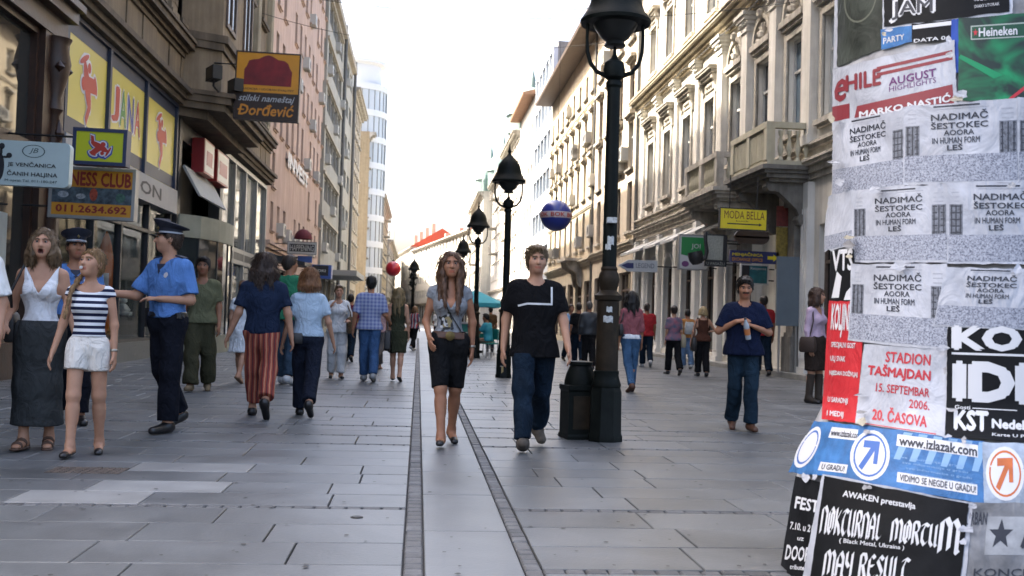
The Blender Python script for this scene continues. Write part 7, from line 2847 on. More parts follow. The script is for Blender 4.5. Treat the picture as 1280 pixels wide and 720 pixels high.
        if L_:
            n = 11
            for q in range(n):
                an = radians(-118 + 236 * q / (n - 1))
                bx_, by_ = sin(an), cos(an)
                wob = 0.012 * sin(q * 2.3 + sx_)
                ln = L_ * (1 - 0.12 * abs(bx_) + 0.06 * sin(q * 1.7 + sy_))
                ps.append(prim(HP(bx_ * 0.072, 0.012 + by_ * 0.085, 0.03), HP(bx_ * (0.082 + vol) + wob, 0.018 + by_ * (0.085 + vol * 0.5), -0.08), 0.03 + vol * 0.4, 0.03 + vol * 0.4, k=0.02))
                if ln > 0.1:
                    ps.append(prim(HP(bx_ * (0.082 + vol) + wob, 0.018 + by_ * (0.085 + vol * 0.5), -0.08), HP(bx_ * (0.10 + vol if st != 'long' else 0.085) + wob * 2, 0.03 + by_ * 0.10 - (0.085 if st == 'long' and by_ < 0 else 0), -0.02 - ln), 0.03 + vol * 0.4, 0.014, k=0.03))
        if st == 'braid':
            pts = [HP(-0.055, 0.03, -0.05), HP(-0.085, -0.015, -0.14), HP(-0.088, -0.06, -0.24), HP(-0.08, -0.075, -0.36), HP(-0.085, -0.075, -0.48)]
            for q in range(4):
                for s_ in range(4):
                    pa = pts[q] + (pts[q + 1] - pts[q]) * (s_ / 4)
                    ps.append(prim(pa, pa + (pts[q + 1] - pts[q]) * 0.2, 0.021 - 0.0025 * q, 0.014 - 0.001 * q, k=0.008))
        if st == 'bun':
            ps.append(hell((0, 0.115, 0.03), (0.05, 0.05, 0.05), 0.02))

        def strands(X, Y, Z):
            return (0.0045 * np.sin(95 * X + 60 * Y + 9 * np.sin(9 * Z + sx_)) * np.sin(70 * Y - 40 * X + 6 * np.sin(11 * Z + sy_)) + 0.005 * np.sin(37 * X + 25 * Z + sx_) * np.sin(33 * Y + 21 * Z + sy_)).astype(np.float32)
        cl_ = []
        if low > -1:
            pz = HP(0, 0, low)[2]
            py_ = HP(0, 0.0, 0)[1]
            cl_.append(lambda X, Y, Z: pz - Z + 0 * X + 0 * Y)
        if cap in ('police',):
            pz2 = HP(0, 0, 0.045)[2]
            cl_.append(lambda X, Y, Z: Z - pz2 + 0 * X + 0 * Y)
        res = grow(ps + cut, min(gv, 0.011) if fine else gv, cl_, strands)
        if res:
            ho_ = skin_mesh('hair', res, hair_mat(hcol), root)
            if vox < 0.0148:
                V, Q = res
                lk = MB()
                top_z = HP(0, 0, 0.12)[2]
                sel = rr.sample(range(len(V)), min(len(V), 900 if fine else 350))
                for q in sel:
                    p0 = V[q]
                    lh = RH.T @ (p0 - hd_c) / hs
                    nrm = unit(np.array([lh[0], lh[1] - 0.015, max(lh[2], -0.02) * 0.8 + 1e-4]))
                    nrm = RH @ nrm
                    dn = np.array([0, 0, -1.0])
                    dn = dn - nrm * (dn @ nrm)
                    if np.linalg.norm(dn) < 0.25:
                        dn = RH @ np.array([lh[0] * 4, 0.6, 0.1])
                    dn = unit(dn + np.array([rr.uniform(-0.2, 0.2), rr.uniform(-0.2, 0.2), 0]))
                    ln = (rr.uniform(0.05, 0.12) if st in ('long', 'bushy') else rr.uniform(0.03, 0.06)) if L_ else rr.uniform(0.018, 0.035)
                    if st == 'cap' or lh[1] < -0.06 and lh[2] < 0.06:
                        ln *= 0.4
                    lift_ = rr.uniform(0.0, 0.005) if L_ else rr.uniform(0.001, 0.008)
                    pts = [p0 - nrm * 0.004, p0 + dn * ln * 0.35 + nrm * lift_, p0 + dn * ln * 0.7 + nrm * lift_ * 0.9, p0 + dn * ln + nrm * lift_ * rr.uniform(-0.2, 1.2)]
                    lk.tube([tuple(v_) for v_ in pts], [0.0022, 0.003, 0.0022, 0.0005], 3, False)
                lk.build('hair_strands', hair_mat(hcol), ho_, True, False)
    if cap == 'police':
        e = MB()
        n = 24

        def ringv(r, z, sy=1.12, tilt=0.0):
            return [tuple(HP(r * cos(2 * pi * q / n), 0.014 + r * sy * sin(2 * pi * q / n), z - tilt * sin(2 * pi * q / n))) for q in range(n)]
        levels = [(0.084, 0.04, 0.0), (0.086, 0.085, 0.0), (0.095, 0.092, 0.01), (0.132, 0.118, 0.028), (0.135, 0.128, 0.03), (0.10, 0.138, 0.03), (0.02, 0.14, 0.03)]
        vs, fs = [], []
        for r, z, tl in levels:
            vs += ringv(r, z, 1.12, tl)
        for q in range(len(levels) - 1):
            for w_ in range(n):
                fs.append((q * n + w_, q * n + (w_ + 1) % n, (q + 1) * n + (w_ + 1) % n, (q + 1) * n + w_))
        fs.append(tuple((len(levels) - 1) * n + w_ for w_ in range(n)))
        e.add(vs, fs)
        co = e.build('police_cap', mat('cap_navy', (0.008, 0.010, 0.02), 0.8), root, True)
        vz = MB()
        m1 = 12
        vs = []
        for q in range(m1 + 1):
            a_ = pi + pi * q / m1
            a_ = pi * 1.08 + pi * 0.84 * q / m1
            vs.append(tuple(HP(0.085 * cos(a_), 0.014 + 0.095 * sin(a_), 0.048)))
            vs.append(tuple(HP(0.098 * cos(a_), 0.008 + 0.155 * sin(a_), 0.028)))
        vz.add(vs, [(2 * q, 2 * q + 1, 2 * q + 3, 2 * q + 2) for q in range(m1)])
        vz.build('visor', mat('patent_black', (0.006, 0.006, 0.008), 0.2), co, True)
        bd_ = MB()
        vs = ringv(0.0875, 0.046) + ringv(0.0875, 0.06)
        bd_.add(vs, [(w_, (w_ + 1) % n, n + (w_ + 1) % n, n + w_) for w_ in range(n)])
        bd_.build('cap_band', mat('band_silver', (0.30, 0.32, 0.36), 0.4), co, True)
        bg = MB().lathe([(0.0, -0.016), (0.014, 0), (0.0, 0.018)], 8, tuple(HP(0, -0.092, 0.085)), cap=False)
        bg.build('cap_badge', mat('badge_gold', (0.35, 0.27, 0.12), 0.35, metal=0.7), co)
    info = dict(root=root, J=J, A=A, zp=zp, T=T, HP=HP, RH=RH, torso=torso, gv=gv, k=kk, ps=parts.get('ps'))
    PEOPLE.append(info)
    return info


def on_person(inf, name, mb, m, smooth=False):
    return mb.build(name, m, inf['root'], smooth)


def world(inf, p):
    r = inf['root']
    M_ = Matrix.Translation(r.location) @ Matrix.Rotation(r.rotation_euler[2], 4, 'Z') @ Matrix.Scale(inf['k'], 4)
    return M_ @ Vector(tuple(p))


SK_T, SK_P, SK_D = (0.34, 0.16, 0.088), (0.43, 0.235, 0.148), (0.25, 0.115, 0.062)
NEAR = 0.0088
# ---------------- the couple in the middle
W_ = person('woman with long brown hair in a grey V-neck shirt and black knee shorts', 557, 556, 317, 3, 'f', SK_T, ('long', (0.085, 0.042, 0.022), 0.42),
            dict(m=mat('cloth_marl', (0.235, 0.245, 0.26), 0.9, var=0.2, scale=40, bump=0.2, bscale=60, spec=0.1, wrinkle=0.85), sleeve=0.22, hem=0.03, box=False, neck='deepv', g=0.011, amp=0.004, name='v_neck_shirt', flare=0.004),
            dict(kind='shorts', m=cloth('black', (0.010, 0.010, 0.011)), len=0.97, g=0.016, g2=0.024, flare=0.004, waist=0.07, name='knee_shorts'),
            dict(kind='pump', m=mat('leather_black', (0.012, 0.011, 0.011), 0.35)), legs=((-8, 16, 1, 14), (13, 4, 0, -4)),
            arms={1: ((-0.20, 0.10, -1), (0.10, -0.80, -0.62)), 0: ((0.22, 0.08, -1), (0.0, -0.05, -1))}, vox=NEAR, seed=3, head=(0, -3))
b = MB()
A_ = W_
res = grow(W_['torso'](0.021, 0.06)[:3], 0.009, [lambda X, Y, Z: Z - (W_['zp'] + 0.065) + 0.05 * X + 0 * Y, lambda X, Y, Z: (W_['zp'] + 0.002) - Z - 0.05 * X + 0 * Y])
bo = skin_mesh('belt', res, mat('leather_brown', (0.085, 0.035, 0.018), 0.6, var=0.3, scale=15), W_['root'])
bk = MB().lathe([(0.002, 0), (0.036, 0.002), (0.042, 0.008), (0.03, 0.014), (0.004, 0.016)], 20)
bo2 = bk.build('buckle', mat('brass_old', (0.12, 0.085, 0.03), 0.45, metal=0.7), bo, True)
bo2.location = tuple(W_['T'](0.0, -0.128, 0.03))
bo2.rotation_euler = (radians(90), 0, 0)


def front_y(inf, x, z, g, back=False):
    """depth of the garment front (or back) at chest position x, z above the pelvis"""
    ps = inf['ps']
    ys = np.linspace(0.0, 0.30, 121) * (1 if back else -1)
    P = inf['T'](x, 0, z)
    d = np.full(len(ys), 9.0)
    for p in ps:
        q = np.stack([np.full_like(ys, P[0]) - p['a'][0], P[1] + ys - p['a'][1], np.full_like(ys, P[2]) - p['a'][2]], 1)
        if p['R'] is not None:
            q = q @ p['R']
            dl = p['R'].T @ (p['b'] - p['a'])
        else:
            dl = p['b'] - p['a']
        s = np.array(p['S'])
        q = q / s
        e = dl / s
        dd = e @ e
        t = np.clip(q @ e / dd, 0, 1) if dd > 1e-9 else 0 * ys
        D = np.linalg.norm(q - t[:, None] * e[None], axis=1) - (p['ra'] + t * (p['rb'] - p['ra']))
        k_ = p['k']
        hh = np.maximum(k_ - np.abs(d - D), 0) / k_
        d = np.minimum(d, D) - hh * hh * k_ * 0.25
    ins = ys[d < 0]
    if len(ins) == 0:
        return P[1]
    return P[1] + (ins.max() if back else ins.min())


def print_on(inf, name, pts, m, g, off=0.006, back=False, parent=None, n=1):
    """polygon strip of (x, z) pairs -> quads on the garment surface: pts = list of quads"""
    b = MB()
    for q in pts:
        vs = []
        for x, z in q:
            y = front_y(inf, x, z, g, back) + (off if back else -off)
            p = inf['T'](x, 0, z)
            vs.append((p[0], y, p[2]))
        b.add(vs, [tuple(range(len(vs)))])
    return b.build(name, m, parent or inf['root'], False, False)


def strip(path, w, n=10):
    """quads along a path of (x, z) points with width w"""
    P = []
    for (a, b) in zip(path[:-1], path[1:]):
        for k in range(n):
            P.append(((a[0] + (b[0] - a[0]) * k / n, a[1] + (b[1] - a[1]) * k / n), (a[0] + (b[0] - a[0]) * (k + 1) / n, a[1] + (b[1] - a[1]) * (k + 1) / n)))
    out = []
    for p, q in P:
        d = np.array(q) - np.array(p)
        d = d / np.linalg.norm(d)
        nn = np.array([-d[1], d[0]]) * w / 2
        out.append([tuple(np.array(p) + nn), tuple(np.array(p) - nn), tuple(np.array(q) - nn), tuple(np.array(q) + nn)])
    return out


print_on(W_, 'cross_strap', strip([(-0.115, 0.455), (-0.02, 0.25), (0.09, 0.09), (0.105, 0.06)], 0.011, 6), mat('strap_black', (0.012, 0.012, 0.012), 0.6), 0.011, 0.010)
k_pb, k_pw, k_po = mat('tee_print_black', (0.02, 0.02, 0.02), 0.8), mat('tee_print_white', (0.45, 0.45, 0.45), 0.8), mat('tee_print_ochre', (0.25, 0.20, 0.10), 0.8)


def cells(cx, cz, shapes):
    out = []
    for (dx, dz, rx, rz, a) in shapes:
        out.append([(cx + dx + rx * cos(t) * cos(a) - rz * sin(t) * sin(a), cz + dz + rx * cos(t) * sin(a) + rz * sin(t) * cos(a)) for t in np.linspace(0, 2 * pi, 14, endpoint=False)])
    return out


pc = (-0.03, 0.155)
print_on(W_, 'shirt_print', cells(*pc, [(0, 0, 0.050, 0.062, 0)]), k_po, 0.011, 0.007)
print_on(W_, 'shirt_print', cells(*pc, [(-0.022, 0.045, 0.03, 0.012, 0.5), (0.03, 0.04, 0.014, 0.028, 0.4), (-0.04, -0.005, 0.012, 0.03, -0.2), (0.042, -0.02, 0.012, 0.03, 0.3), (0.0, -0.058, 0.035, 0.012, 0.1), (-0.055, 0.03, 0.012, 0.02, 0.8), (0.02, 0.078, 0.02, 0.009, -0.4), (-0.03, -0.075, 0.02, 0.01, 0.6), (0.05, -0.06, 0.016, 0.01, 0.6)]), k_pb, 0.011, 0.0085)
print_on(W_, 'shirt_print', cells(*pc, [(-0.004, -0.012, 0.024, 0.034, 0.2), (0.012, 0.055, 0.014, 0.012, 0), (-0.032, 0.022, 0.012, 0.015, 0), (-0.045, -0.045, 0.012, 0.012, 0)]), k_pw, 0.011, 0.010)
print_on(W_, 'shirt_print', cells(*pc, [(-0.006, 0.004, 0.011, 0.018, 0.3), (0.004, -0.03, 0.012, 0.006, 0)]), k_pb, 0.011, 0.0115)

M_ = person('tall man in a black T-shirt with an angular white stripe and jeans', 664, 561, 306, 0, 'm', SK_P, ('short', (0.13, 0.085, 0.045)),
            dict(m=cloth('black_tee', (0.006, 0.006, 0.007)), sleeve=0.72, hem=-0.15, g=0.020, amp=0.006, flare=0.012, name='t_shirt'),
            dict(kind='trousers', m=denim('dark', (0.008, 0.016, 0.028)), len=1.96, g=0.016, g2=0.03, flare=0.008, amp=0.008, name='jeans'),
            dict(kind='sneaker', m=mat('suede_grey', (0.075, 0.06, 0.045), 0.8, var=0.5, scale=18)), legs=((-16, 20, 3, 18), (20, 6, 3.4, -18)),
            arms={0: ((0.24, -0.10, -1), (0.14, -0.45, -1)), 1: ((-0.22, 0.22, -1), (-0.08, -0.10, -1))}, vox=NEAR, seed=5, head=(3, 0), fat=1.04)
print_on(M_, 'white_stripe', strip([(-0.155, 0.275), (-0.08, 0.295), (0.125, 0.295)], 0.016, 12) + strip([(0.125, 0.288), (0.125, 0.44)], 0.016, 10), mat('stripe_white', (0.55, 0.55, 0.55), 0.8), 0.022, 0.009)

# ---------------- group on the left
P2 = person('woman with open mouth in a white sleeveless top and long grey skirt', 44, 561, 290, 8, 'f', SK_P, ('bob', (0.115, 0.072, 0.038), 0.17),
            dict(m=cloth('white_top', (0.72, 0.72, 0.74), 0.05), sleeve=0, hem=-0.02, neck='deepv', g=0.011, amp=0.004, name='sleeveless_top'),
            dict(kind='skirt', m=cloth('charcoal', (0.042, 0.045, 0.046)), len=1.74, r=0.175, g=0.018, waist=0.06, amp=0.005, up=0.3, name='long_skirt'),
            dict(kind='sandal', m=mat('leather_sandal', (0.07, 0.035, 0.02), 0.6)), legs=((-3, 5, 2, 4), (5, 4, 2, -2)),
            arms={0: ((0.20, 0.0, -1), (0.30, -0.20, -1)), 1: ((-0.25, 0.15, -1), (-0.05, -0.75, -0.5))}, vox=NEAR, seed=8, head=(0, -6), mouth=True, fat=1.02)
P3 = person('policeman half hidden behind the girl, peaked cap and blue shirt', 86, 529, 290, 22, 'm', SK_T, ('cap', (0.03, 0.02, 0.015)),
            dict(m=cloth('police_blue', (0.085, 0.185, 0.42)), sleeve=0.8, hem=-0.0, g=0.022, amp=0.005, flare=0.022, name='uniform_shirt'),
            dict(kind='trousers', m=cloth('navy_black', (0.008, 0.009, 0.014)), len=1.95, g=0.018, g2=0.03, name='uniform_trousers'),
            dict(kind='shoe', m=mat('leather_black', (0.012, 0.011, 0.011), 0.35)), legs=((10, 5, 2, 0), (-8, 12, 2, 8)), head=(6, -4), vox=0.011, cap='police', seed=9)
P4 = person('girl in a navy and white striped shirt and white shorts', 105, 569, 314, 8, 'f', SK_P, ('braid', (0.20, 0.115, 0.05)),
            dict(m=bands_mat('cloth_stripes', [(0.68, 0.68, 0.70), (0.012, 0.015, 0.04)], 'Z', 0.052, 0.9), sleeve=0.16, hem=0.05, neck='wide', g=0.010, amp=0.003, flare=0.006, name='striped_shirt'),
            dict(kind='shorts', m=cloth('white_shorts', (0.68, 0.63, 0.57), 0.06), len=0.50, g=0.017, g2=0.017, flare=0.012, waist=0.06, name='shorts'),
            dict(kind='pump', m=mat('leather_black', (0.012, 0.011, 0.011), 0.35)), legs=((-6, 10, 3, 8), (10, 3, 3, 0)),
            arms={0: ((0.16, 0.03, -1), (0.05, -0.12, -1)), 1: ((-0.22, 0.02, -1), (-0.26, -0.22, -1))}, vox=NEAR, seed=10, head=(-28, -14), fat=0.9, headscale=1.06)
wl = MB().lathe([(0.011, -0.012), (0.014, 0), (0.011, 0.012)], 10)
wo = wl.build('whistle', mat('whistle_white', (0.5, 0.48, 0.45), 0.4), P4['root'], True)
wo.location = tuple(P4['HP'](0, -0.115, -0.064))
P5 = person('policeman in profile gesturing, light blue shirt, dark trousers and cap', 204, 540, 281, -34, 'm', SK_P, ('cap', (0.05, 0.03, 0.02)),
            dict(m=cloth('police_blue', (0.085, 0.185, 0.42)), sleeve=0.85, hem=-0.0, g=0.024, amp=0.006, flare=0.026, name='uniform_shirt'),
            dict(kind='trousers', m=cloth('navy_black', (0.008, 0.009, 0.014)), len=1.97, g=0.020, g2=0.034, flare=0.012, name='uniform_trousers'),
            dict(kind='shoe', m=mat('leather_black', (0.012, 0.011, 0.011), 0.35)), legs=((5, 4, 3, 0), (-8, 20, 3, 22)),
            arms={0: ((0.22, 0.02, -1), (-0.80, -0.62, 0.02)), 1: ((-0.35, -0.38, -0.9), (-0.84, -0.55, 0.06), (-0.8, -0.4, 0.4))}, head=(-42, -3), vox=NEAR, cap='police', seed=12)
m_rank = mat('rank_navy', (0.012, 0.016, 0.035), 0.7)
for inf in (P5, P3):
    for sg in (-1, 1):
        ep = MB().box(-0.045, 0.045, -0.032, 0.032, 0, 0.012)
        eo = ep.build('epaulette', m_rank, inf['root'])
        eo.location = tuple(inf['T'](sg * 0.125, 0.01, 0.506))
        eo.rotation_euler = (0, radians(sg * 14), 0)
    print_on(inf, 'collar', [[(-0.075, 0.455), (-0.01, 0.40), (-0.03, 0.37), (-0.095, 0.43)], [(0.075, 0.455), (0.01, 0.40), (0.03, 0.37), (0.095, 0.43)]], cloth('police_blue', (0.085, 0.185, 0.42)), 0.024, 0.012)
    print_on(inf, 'neck_opening', [[(-0.05, 0.45), (0.05, 0.45), (0.0, 0.36)]], m_rank, 0.024, 0.010)
    for sg in (-1, 1):
        print_on(inf, 'chest_pocket', [[(sg * 0.04, 0.22), (sg * 0.13, 0.22), (sg * 0.13, 0.33), (sg * 0.04, 0.33)]], cloth('police_pocket', (0.075, 0.165, 0.385)), 0.024, 0.008)
    print_on(inf, 'badge', cells(0.085, 0.355, [(0, 0, 0.02, 0.024, 0)]), mat('badge_silver', (0.40, 0.38, 0.40), 0.4), 0.024, 0.011)
    res = grow(inf['torso'](0.034, 0.06)[:2], 0.011, [lambda X, Y, Z: Z - (inf['zp'] + 0.055) + 0 * X + 0 * Y, lambda X, Y, Z: (inf['zp'] + 0.005) - Z + 0 * X + 0 * Y])
    bo = skin_mesh('belt', res, mat('leather_black', (0.012, 0.011, 0.011), 0.35), inf['root'])
    hb = MB().box(-0.03, 0.03, -0.05, 0.05, -0.10, 0.06)
    ho = hb.build('holster', mat('leather_black', (0.012, 0.011, 0.011), 0.35), inf['root'])
    ho.location = tuple(inf['T'](-0.185, 0, 0.02))
    pb = MB().lathe([(0.0, -0.03), (0.03, -0.02), (0.03, 0.02), (0.0, 0.03)], 10)
    po = pb.build('belt_pouch', mat('leather_black', (0.012, 0.011, 0.011), 0.35), inf['root'])
    po.location = tuple(inf['T'](0.17, -0.04, 0.02))
P1 = person('person in a white T-shirt cut off by the left picture edge', -52, 570, 282, 5, 'm', SK_P, ('short', (0.05, 0.03, 0.02)),
            dict(m=cloth('white_tee', (0.70, 0.70, 0.68), 0.05), sleeve=0.85, hem=-0.12, g=0.026, flare=0.026, name='t_shirt'),
            dict(kind='trousers', m=denim('mid', (0.012, 0.025, 0.04)), len=1.96, name='jeans'), dict(kind='shoe', m=mat('leather_black', (0.012, 0.011, 0.011), 0.35)),
            arms={0: ((0.24, 0.0, -1), (0.05, -0.35, -1))}, vox=0.0115, seed=14, H=1.80)
P6 = person('man in an olive T-shirt and baggy olive trousers behind the policeman', 248, 489, 323, 6, 'm', SK_D, ('short', (0.02, 0.015, 0.012)),
            dict(m=cloth('olive', (0.105, 0.105, 0.06)), sleeve=0.75, hem=-0.07, g=0.02, flare=0.018, name='t_shirt'),
            dict(kind='trousers', m=cloth('dark_olive', (0.045, 0.042, 0.024)), len=1.97, g=0.024, g2=0.045, flare=0.012, amp=0.010, name='baggy_trousers'),
            dict(kind='shoe', m=mat('suede_tan', (0.14, 0.10, 0.055), 0.85)), legs=((-6, 12, 3, 8), (12, 5, 3, -4)), vox=0.0122, seed=15)
P7 = person('man with shaggy dark hair in a navy T-shirt and red striped trousers', 324, 521, 316, 186, 'm', SK_P, ('bushy', (0.035, 0.02, 0.013), 0.2),
            dict(m=cloth('navy', (0.014, 0.022, 0.045)), sleeve=0.75, hem=-0.06, g=0.02, flare=0.022, name='t_shirt'),
            dict(kind='trousers', m=bands_mat('cloth_red_stripes', [(0.26, 0.06, 0.035), (0.40, 0.17, 0.10), (0.22, 0.04, 0.03), (0.10, 0.03, 0.03)], 'X', 0.055, 0.9, wobble=0.03), len=1.86, g=0.018, g2=0.036, flare=0.0, amp=0.010, up=0.3, name='striped_trousers'),
            dict(kind='shoe', m=mat('leather_black', (0.012, 0.011, 0.011), 0.35)), legs=((14, 4, 2, 0), (-14, 30, 1, 45)),
            arms={1: ((-0.30, 0.05, -1), (-0.18, -0.05, -1)), 0: ((0.26, 0.05, -1), (0.40, -0.2, -1))}, vox=0.0118, seed=16)
P8 = person('woman with short ginger hair in a light blue T-shirt and dark trousers', 381, 520, 336, 182, 'f', SK_P, ('puffy', (0.16, 0.07, 0.028), 0.1),
            dict(m=cloth('light_blue', (0.36, 0.45, 0.54), 0.06), sleeve=0.7, hem=-0.01, g=0.02, flare=0.018, name='t_shirt'),
            dict(kind='trousers', m=cloth('dark_navy', (0.011, 0.014, 0.024)), len=1.95, g=0.014, g2=0.03, flare=0.014, name='trousers'),
            dict(kind='shoe', m=mat('leather_black', (0.012, 0.011, 0.011), 0.35)), legs=((10, 4, 1, 0), (-16, 24, 1, 35)),
            arms={0: ((0.28, 0.1, -1), (0.22, -0.15, -1)), 1: ((-0.32, 0.02, -1), (-0.22, -0.35, -0.9))}, vox=0.0118, seed=17, fat=1.10)
P9 = person('woman in a white dress passing behind the man in striped trousers', 300, 479, 352, 170, 'f', SK_P, ('bun', (0.10, 0.05, 0.025)),
            dict(m=cloth('white_dress', (0.66, 0.68, 0.70), 0.06), sleeve=0.5, hem=0.0, g=0.016, name='blouse'),
            dict(kind='skirt', m=cloth('white_dress', (0.66, 0.68, 0.70), 0.06), len=0.95, r=0.19, amp=0.012, name='skirt'), dict(kind='pump', m=mat('leather_tan', (0.2, 0.11, 0.06), 0.5)),
            legs=((12, 4, 1, 0), (-12, 18, 1, 25)), vox=0.015, seed=18)
P10 = person('man in a green shirt partly hidden by the shaggy-haired man', 357, 481, 321, 168, 'm', SK_T, ('short', (0.03, 0.02, 0.012)),
             dict(m=cloth('green', (0.03, 0.16, 0.085)), sleeve=0.7, hem=-0.08, g=0.024, name='shirt'),
             dict(kind='trousers', m=denim('slate', (0.03, 0.05, 0.075)), len=1.96, name='jeans'), dict(kind='sneaker', m=mat('sneaker_white', (0.4, 0.4, 0.4), 0.6)), vox=0.015, seed=19, head=(-40, 0))
P11 = person('woman in white with a straw bag holding a hand to her face', 420, 473, 358, 8, 'f', SK_P, ('short', (0.10, 0.06, 0.03)),
             dict(m=cloth('white_blouse', (0.64, 0.64, 0.64), 0.06), sleeve=0.9, hem=-0.1, g=0.024, name='blouse'),
             dict(kind='trousers', m=cloth('white_linen', (0.58, 0.58, 0.58), 0.06), len=1.95, g=0.022, g2=0.04, name='trousers'), dict(kind='pump', m=mat('leather_black', (0.012, 0.011, 0.011), 0.35)),
             arms={1: ((-0.4, -0.3, -0.8), (0.5, -0.4, 0.8)), 0: ((0.3, 0.1, -1), (-0.2, -0.8, -0.1))}, vox=0.015, seed=20)
P12 = person('man in a blue checked shirt and jeans carrying a black bag', 460, 477, 347, 184, 'm', SK_T, ('short', (0.012, 0.01, 0.008)),
             dict(m=bands_mat('cloth_check', [(0.30, 0.33, 0.45), (0.12, 0.15, 0.30)], 'Z', 0.06, 0.9, second=('X', [(0.30, 0.33, 0.45), (0.11, 0.13, 0.28)], 0.06)), sleeve=0.9, hem=-0.1, g=0.026, flare=0.014, name='checked_shirt'),
             dict(kind='trousers', m=denim('blue', (0.04, 0.085, 0.18)), len=1.96, name='jeans'), dict(kind='sneaker', m=mat('sneaker_grey', (0.25, 0.25, 0.25), 0.6)), legs=((8, 4, 1, 0), (-8, 14, 1, 14)),
             arms={0: ((0.25, 0.1, -1), (0.1, -0.2, -1)), 1: ((-0.25, 0.1, -1), (-0.4, -0.7, -0.6))}, vox=0.0145, seed=21)
P13 = person('woman with long fair hair in a dark olive sleeveless dress', 495, 477, 362, 178, 'f', SK_P, ('long', (0.16, 0.11, 0.05), 0.34),
             dict(m=cloth('olive_dress', (0.035, 0.037, 0.022)), sleeve=0, hem=-0.05, neck='wide', g=0.012, name='dress_top'),
             dict(kind='skirt', m=cloth('olive_dress', (0.035, 0.037, 0.022)), len=0.95, r=0.15, name='dress_skirt'), dict(kind='pump', m=mat('leather_black', (0.012, 0.011, 0.011), 0.35)), legs=((6, 4, 1, 0), (-8, 12, 1, 18)), vox=0.0145, seed=22)
P14 = person('person in pale pink mostly hidden beside the woman in olive', 474, 462, 366, 160, 'f', SK_P, ('short', (0.10, 0.06, 0.03)),
             dict(m=cloth('pale_pink', (0.45, 0.28, 0.27)), sleeve=0.8, hem=-0.1, g=0.02, name='blouse'),
             dict(kind='trousers', m=cloth('grey_trousers', (0.09, 0.08, 0.075)), len=1.9, name='trousers'), dict(kind='pump', m=mat('leather_tan', (0.2, 0.11, 0.06), 0.5)), legs=((14, 4, 1, 0), (-14, 40, 1, 50)), vox=0.017, seed=23)
P15 = person('distant person in a red and white patterned shirt and black trousers', 517, 438, 383, 150, 'f', SK_T, ('puffy', (0.14, 0.07, 0.03), 0.08),
             dict(m=bands_mat('cloth_red_white', [(0.42, 0.05, 0.05), (0.5, 0.48, 0.48), (0.05, 0.05, 0.09)], 'X', 0.13, 0.9, wobble=0.1), sleeve=0.9, hem=-0.08, g=0.03, name='shirt'),
             dict(kind='trousers', m=cloth('black', (0.010, 0.010, 0.011)), len=1.95, name='trousers'), dict(kind='shoe', m=mat('sneaker_white', (0.4, 0.4, 0.4), 0.6)), legs=((10, 4, 1, 0), (-14, 20, 1, 25)), vox=0.02, seed=24)
# ---------------- people on the right
P19 = person('man in a dark leather jacket walking away behind the pillar', 735, 463, 378, 180, 'm', SK_T, ('crop', (0.09, 0.08, 0.07)),
             dict(m=mat('leather_jacket', (0.012, 0.015, 0.02), 0.5, var=0.3), sleeve=1.9, hem=-0.06, g=0.035, name='jacket'),
             dict(kind='trousers', m=cloth('black', (0.010, 0.010, 0.011)), len=1.96, name='trousers'), dict(kind='shoe', m=mat('leather_black', (0.012, 0.011, 0.011), 0.35)), vox=0.017, seed=25, fat=1.15)
P20 = person('woman with long black hair in a dusty pink sweater and blue jeans', 787, 490, 365, 188, 'f', SK_T, ('long', (0.010, 0.008, 0.007), 0.24),
             dict(m=cloth('dusty_pink', (0.25, 0.085, 0.095)), sleeve=1.25, hem=0.03, g=0.018, name='sweater', flare=0.006),
             dict(kind='trousers', m=denim('bright', (0.05, 0.105, 0.19)), len=1.97, g=0.013, g2=0.017, flare=0.006, amp=0.003, name='jeans'), dict(kind='shoe', m=mat('leather_brown', (0.085, 0.035, 0.018), 0.6)), legs=((-12, 16, 1, 20), (8, 3, 1, 0)), vox=0.0145, seed=26)
res = grow(P20['torso'](0.022, 0.06)[:2], 0.0145, [lambda X, Y, Z: Z - (P20['zp'] + 0.05) + 0 * X + 0 * Y, lambda X, Y, Z: (P20['zp'] - 0.035) - Z + 0 * X + 0 * Y])
skin_mesh('undershirt_hem', res, cloth('white_top', (0.72, 0.72, 0.74), 0.05), P20['root'])
P21 = person('man in a red T-shirt and jeans walking away on the right', 807, 459, 379, 176, 'm', SK_D, ('crop', (0.04, 0.03, 0.025)),
             dict(m=cloth('red', (0.36, 0.03, 0.035)), sleeve=0.7, hem=-0.1, g=0.024, name='t_shirt'),
             dict(kind='trousers', m=denim('dark', (0.008, 0.016, 0.028)), len=1.96, name='jeans'), dict(kind='sneaker', m=mat('sneaker_white', (0.4, 0.4, 0.4), 0.6)), legs=((12, 4, 1, 0), (-14, 24, 1, 30)), vox=0.018, seed=27)
P22 = person('woman with a cream shoulder bag in a teal and pink top and black trousers', 841, 469, 383, 184, 'f', SK_P, ('short', (0.02, 0.012, 0.01)),
             dict(m=mat('cloth_tie_dye', (0.30, 0.10, 0.13), 0.9, var=0.5, scale=7, col2=(0.04, 0.09, 0.14)), sleeve=0.8, hem=-0.08, g=0.024, name='top'),
             dict(kind='trousers', m=cloth('black', (0.010, 0.010, 0.011)), len=1.95, g=0.02, g2=0.035, name='trousers'), dict(kind='shoe', m=mat('leather_black', (0.012, 0.011, 0.011), 0.35)), legs=((14, 4, 2, 0), (-12, 20, 2, 25)), vox=0.017, seed=28, fat=1.1)
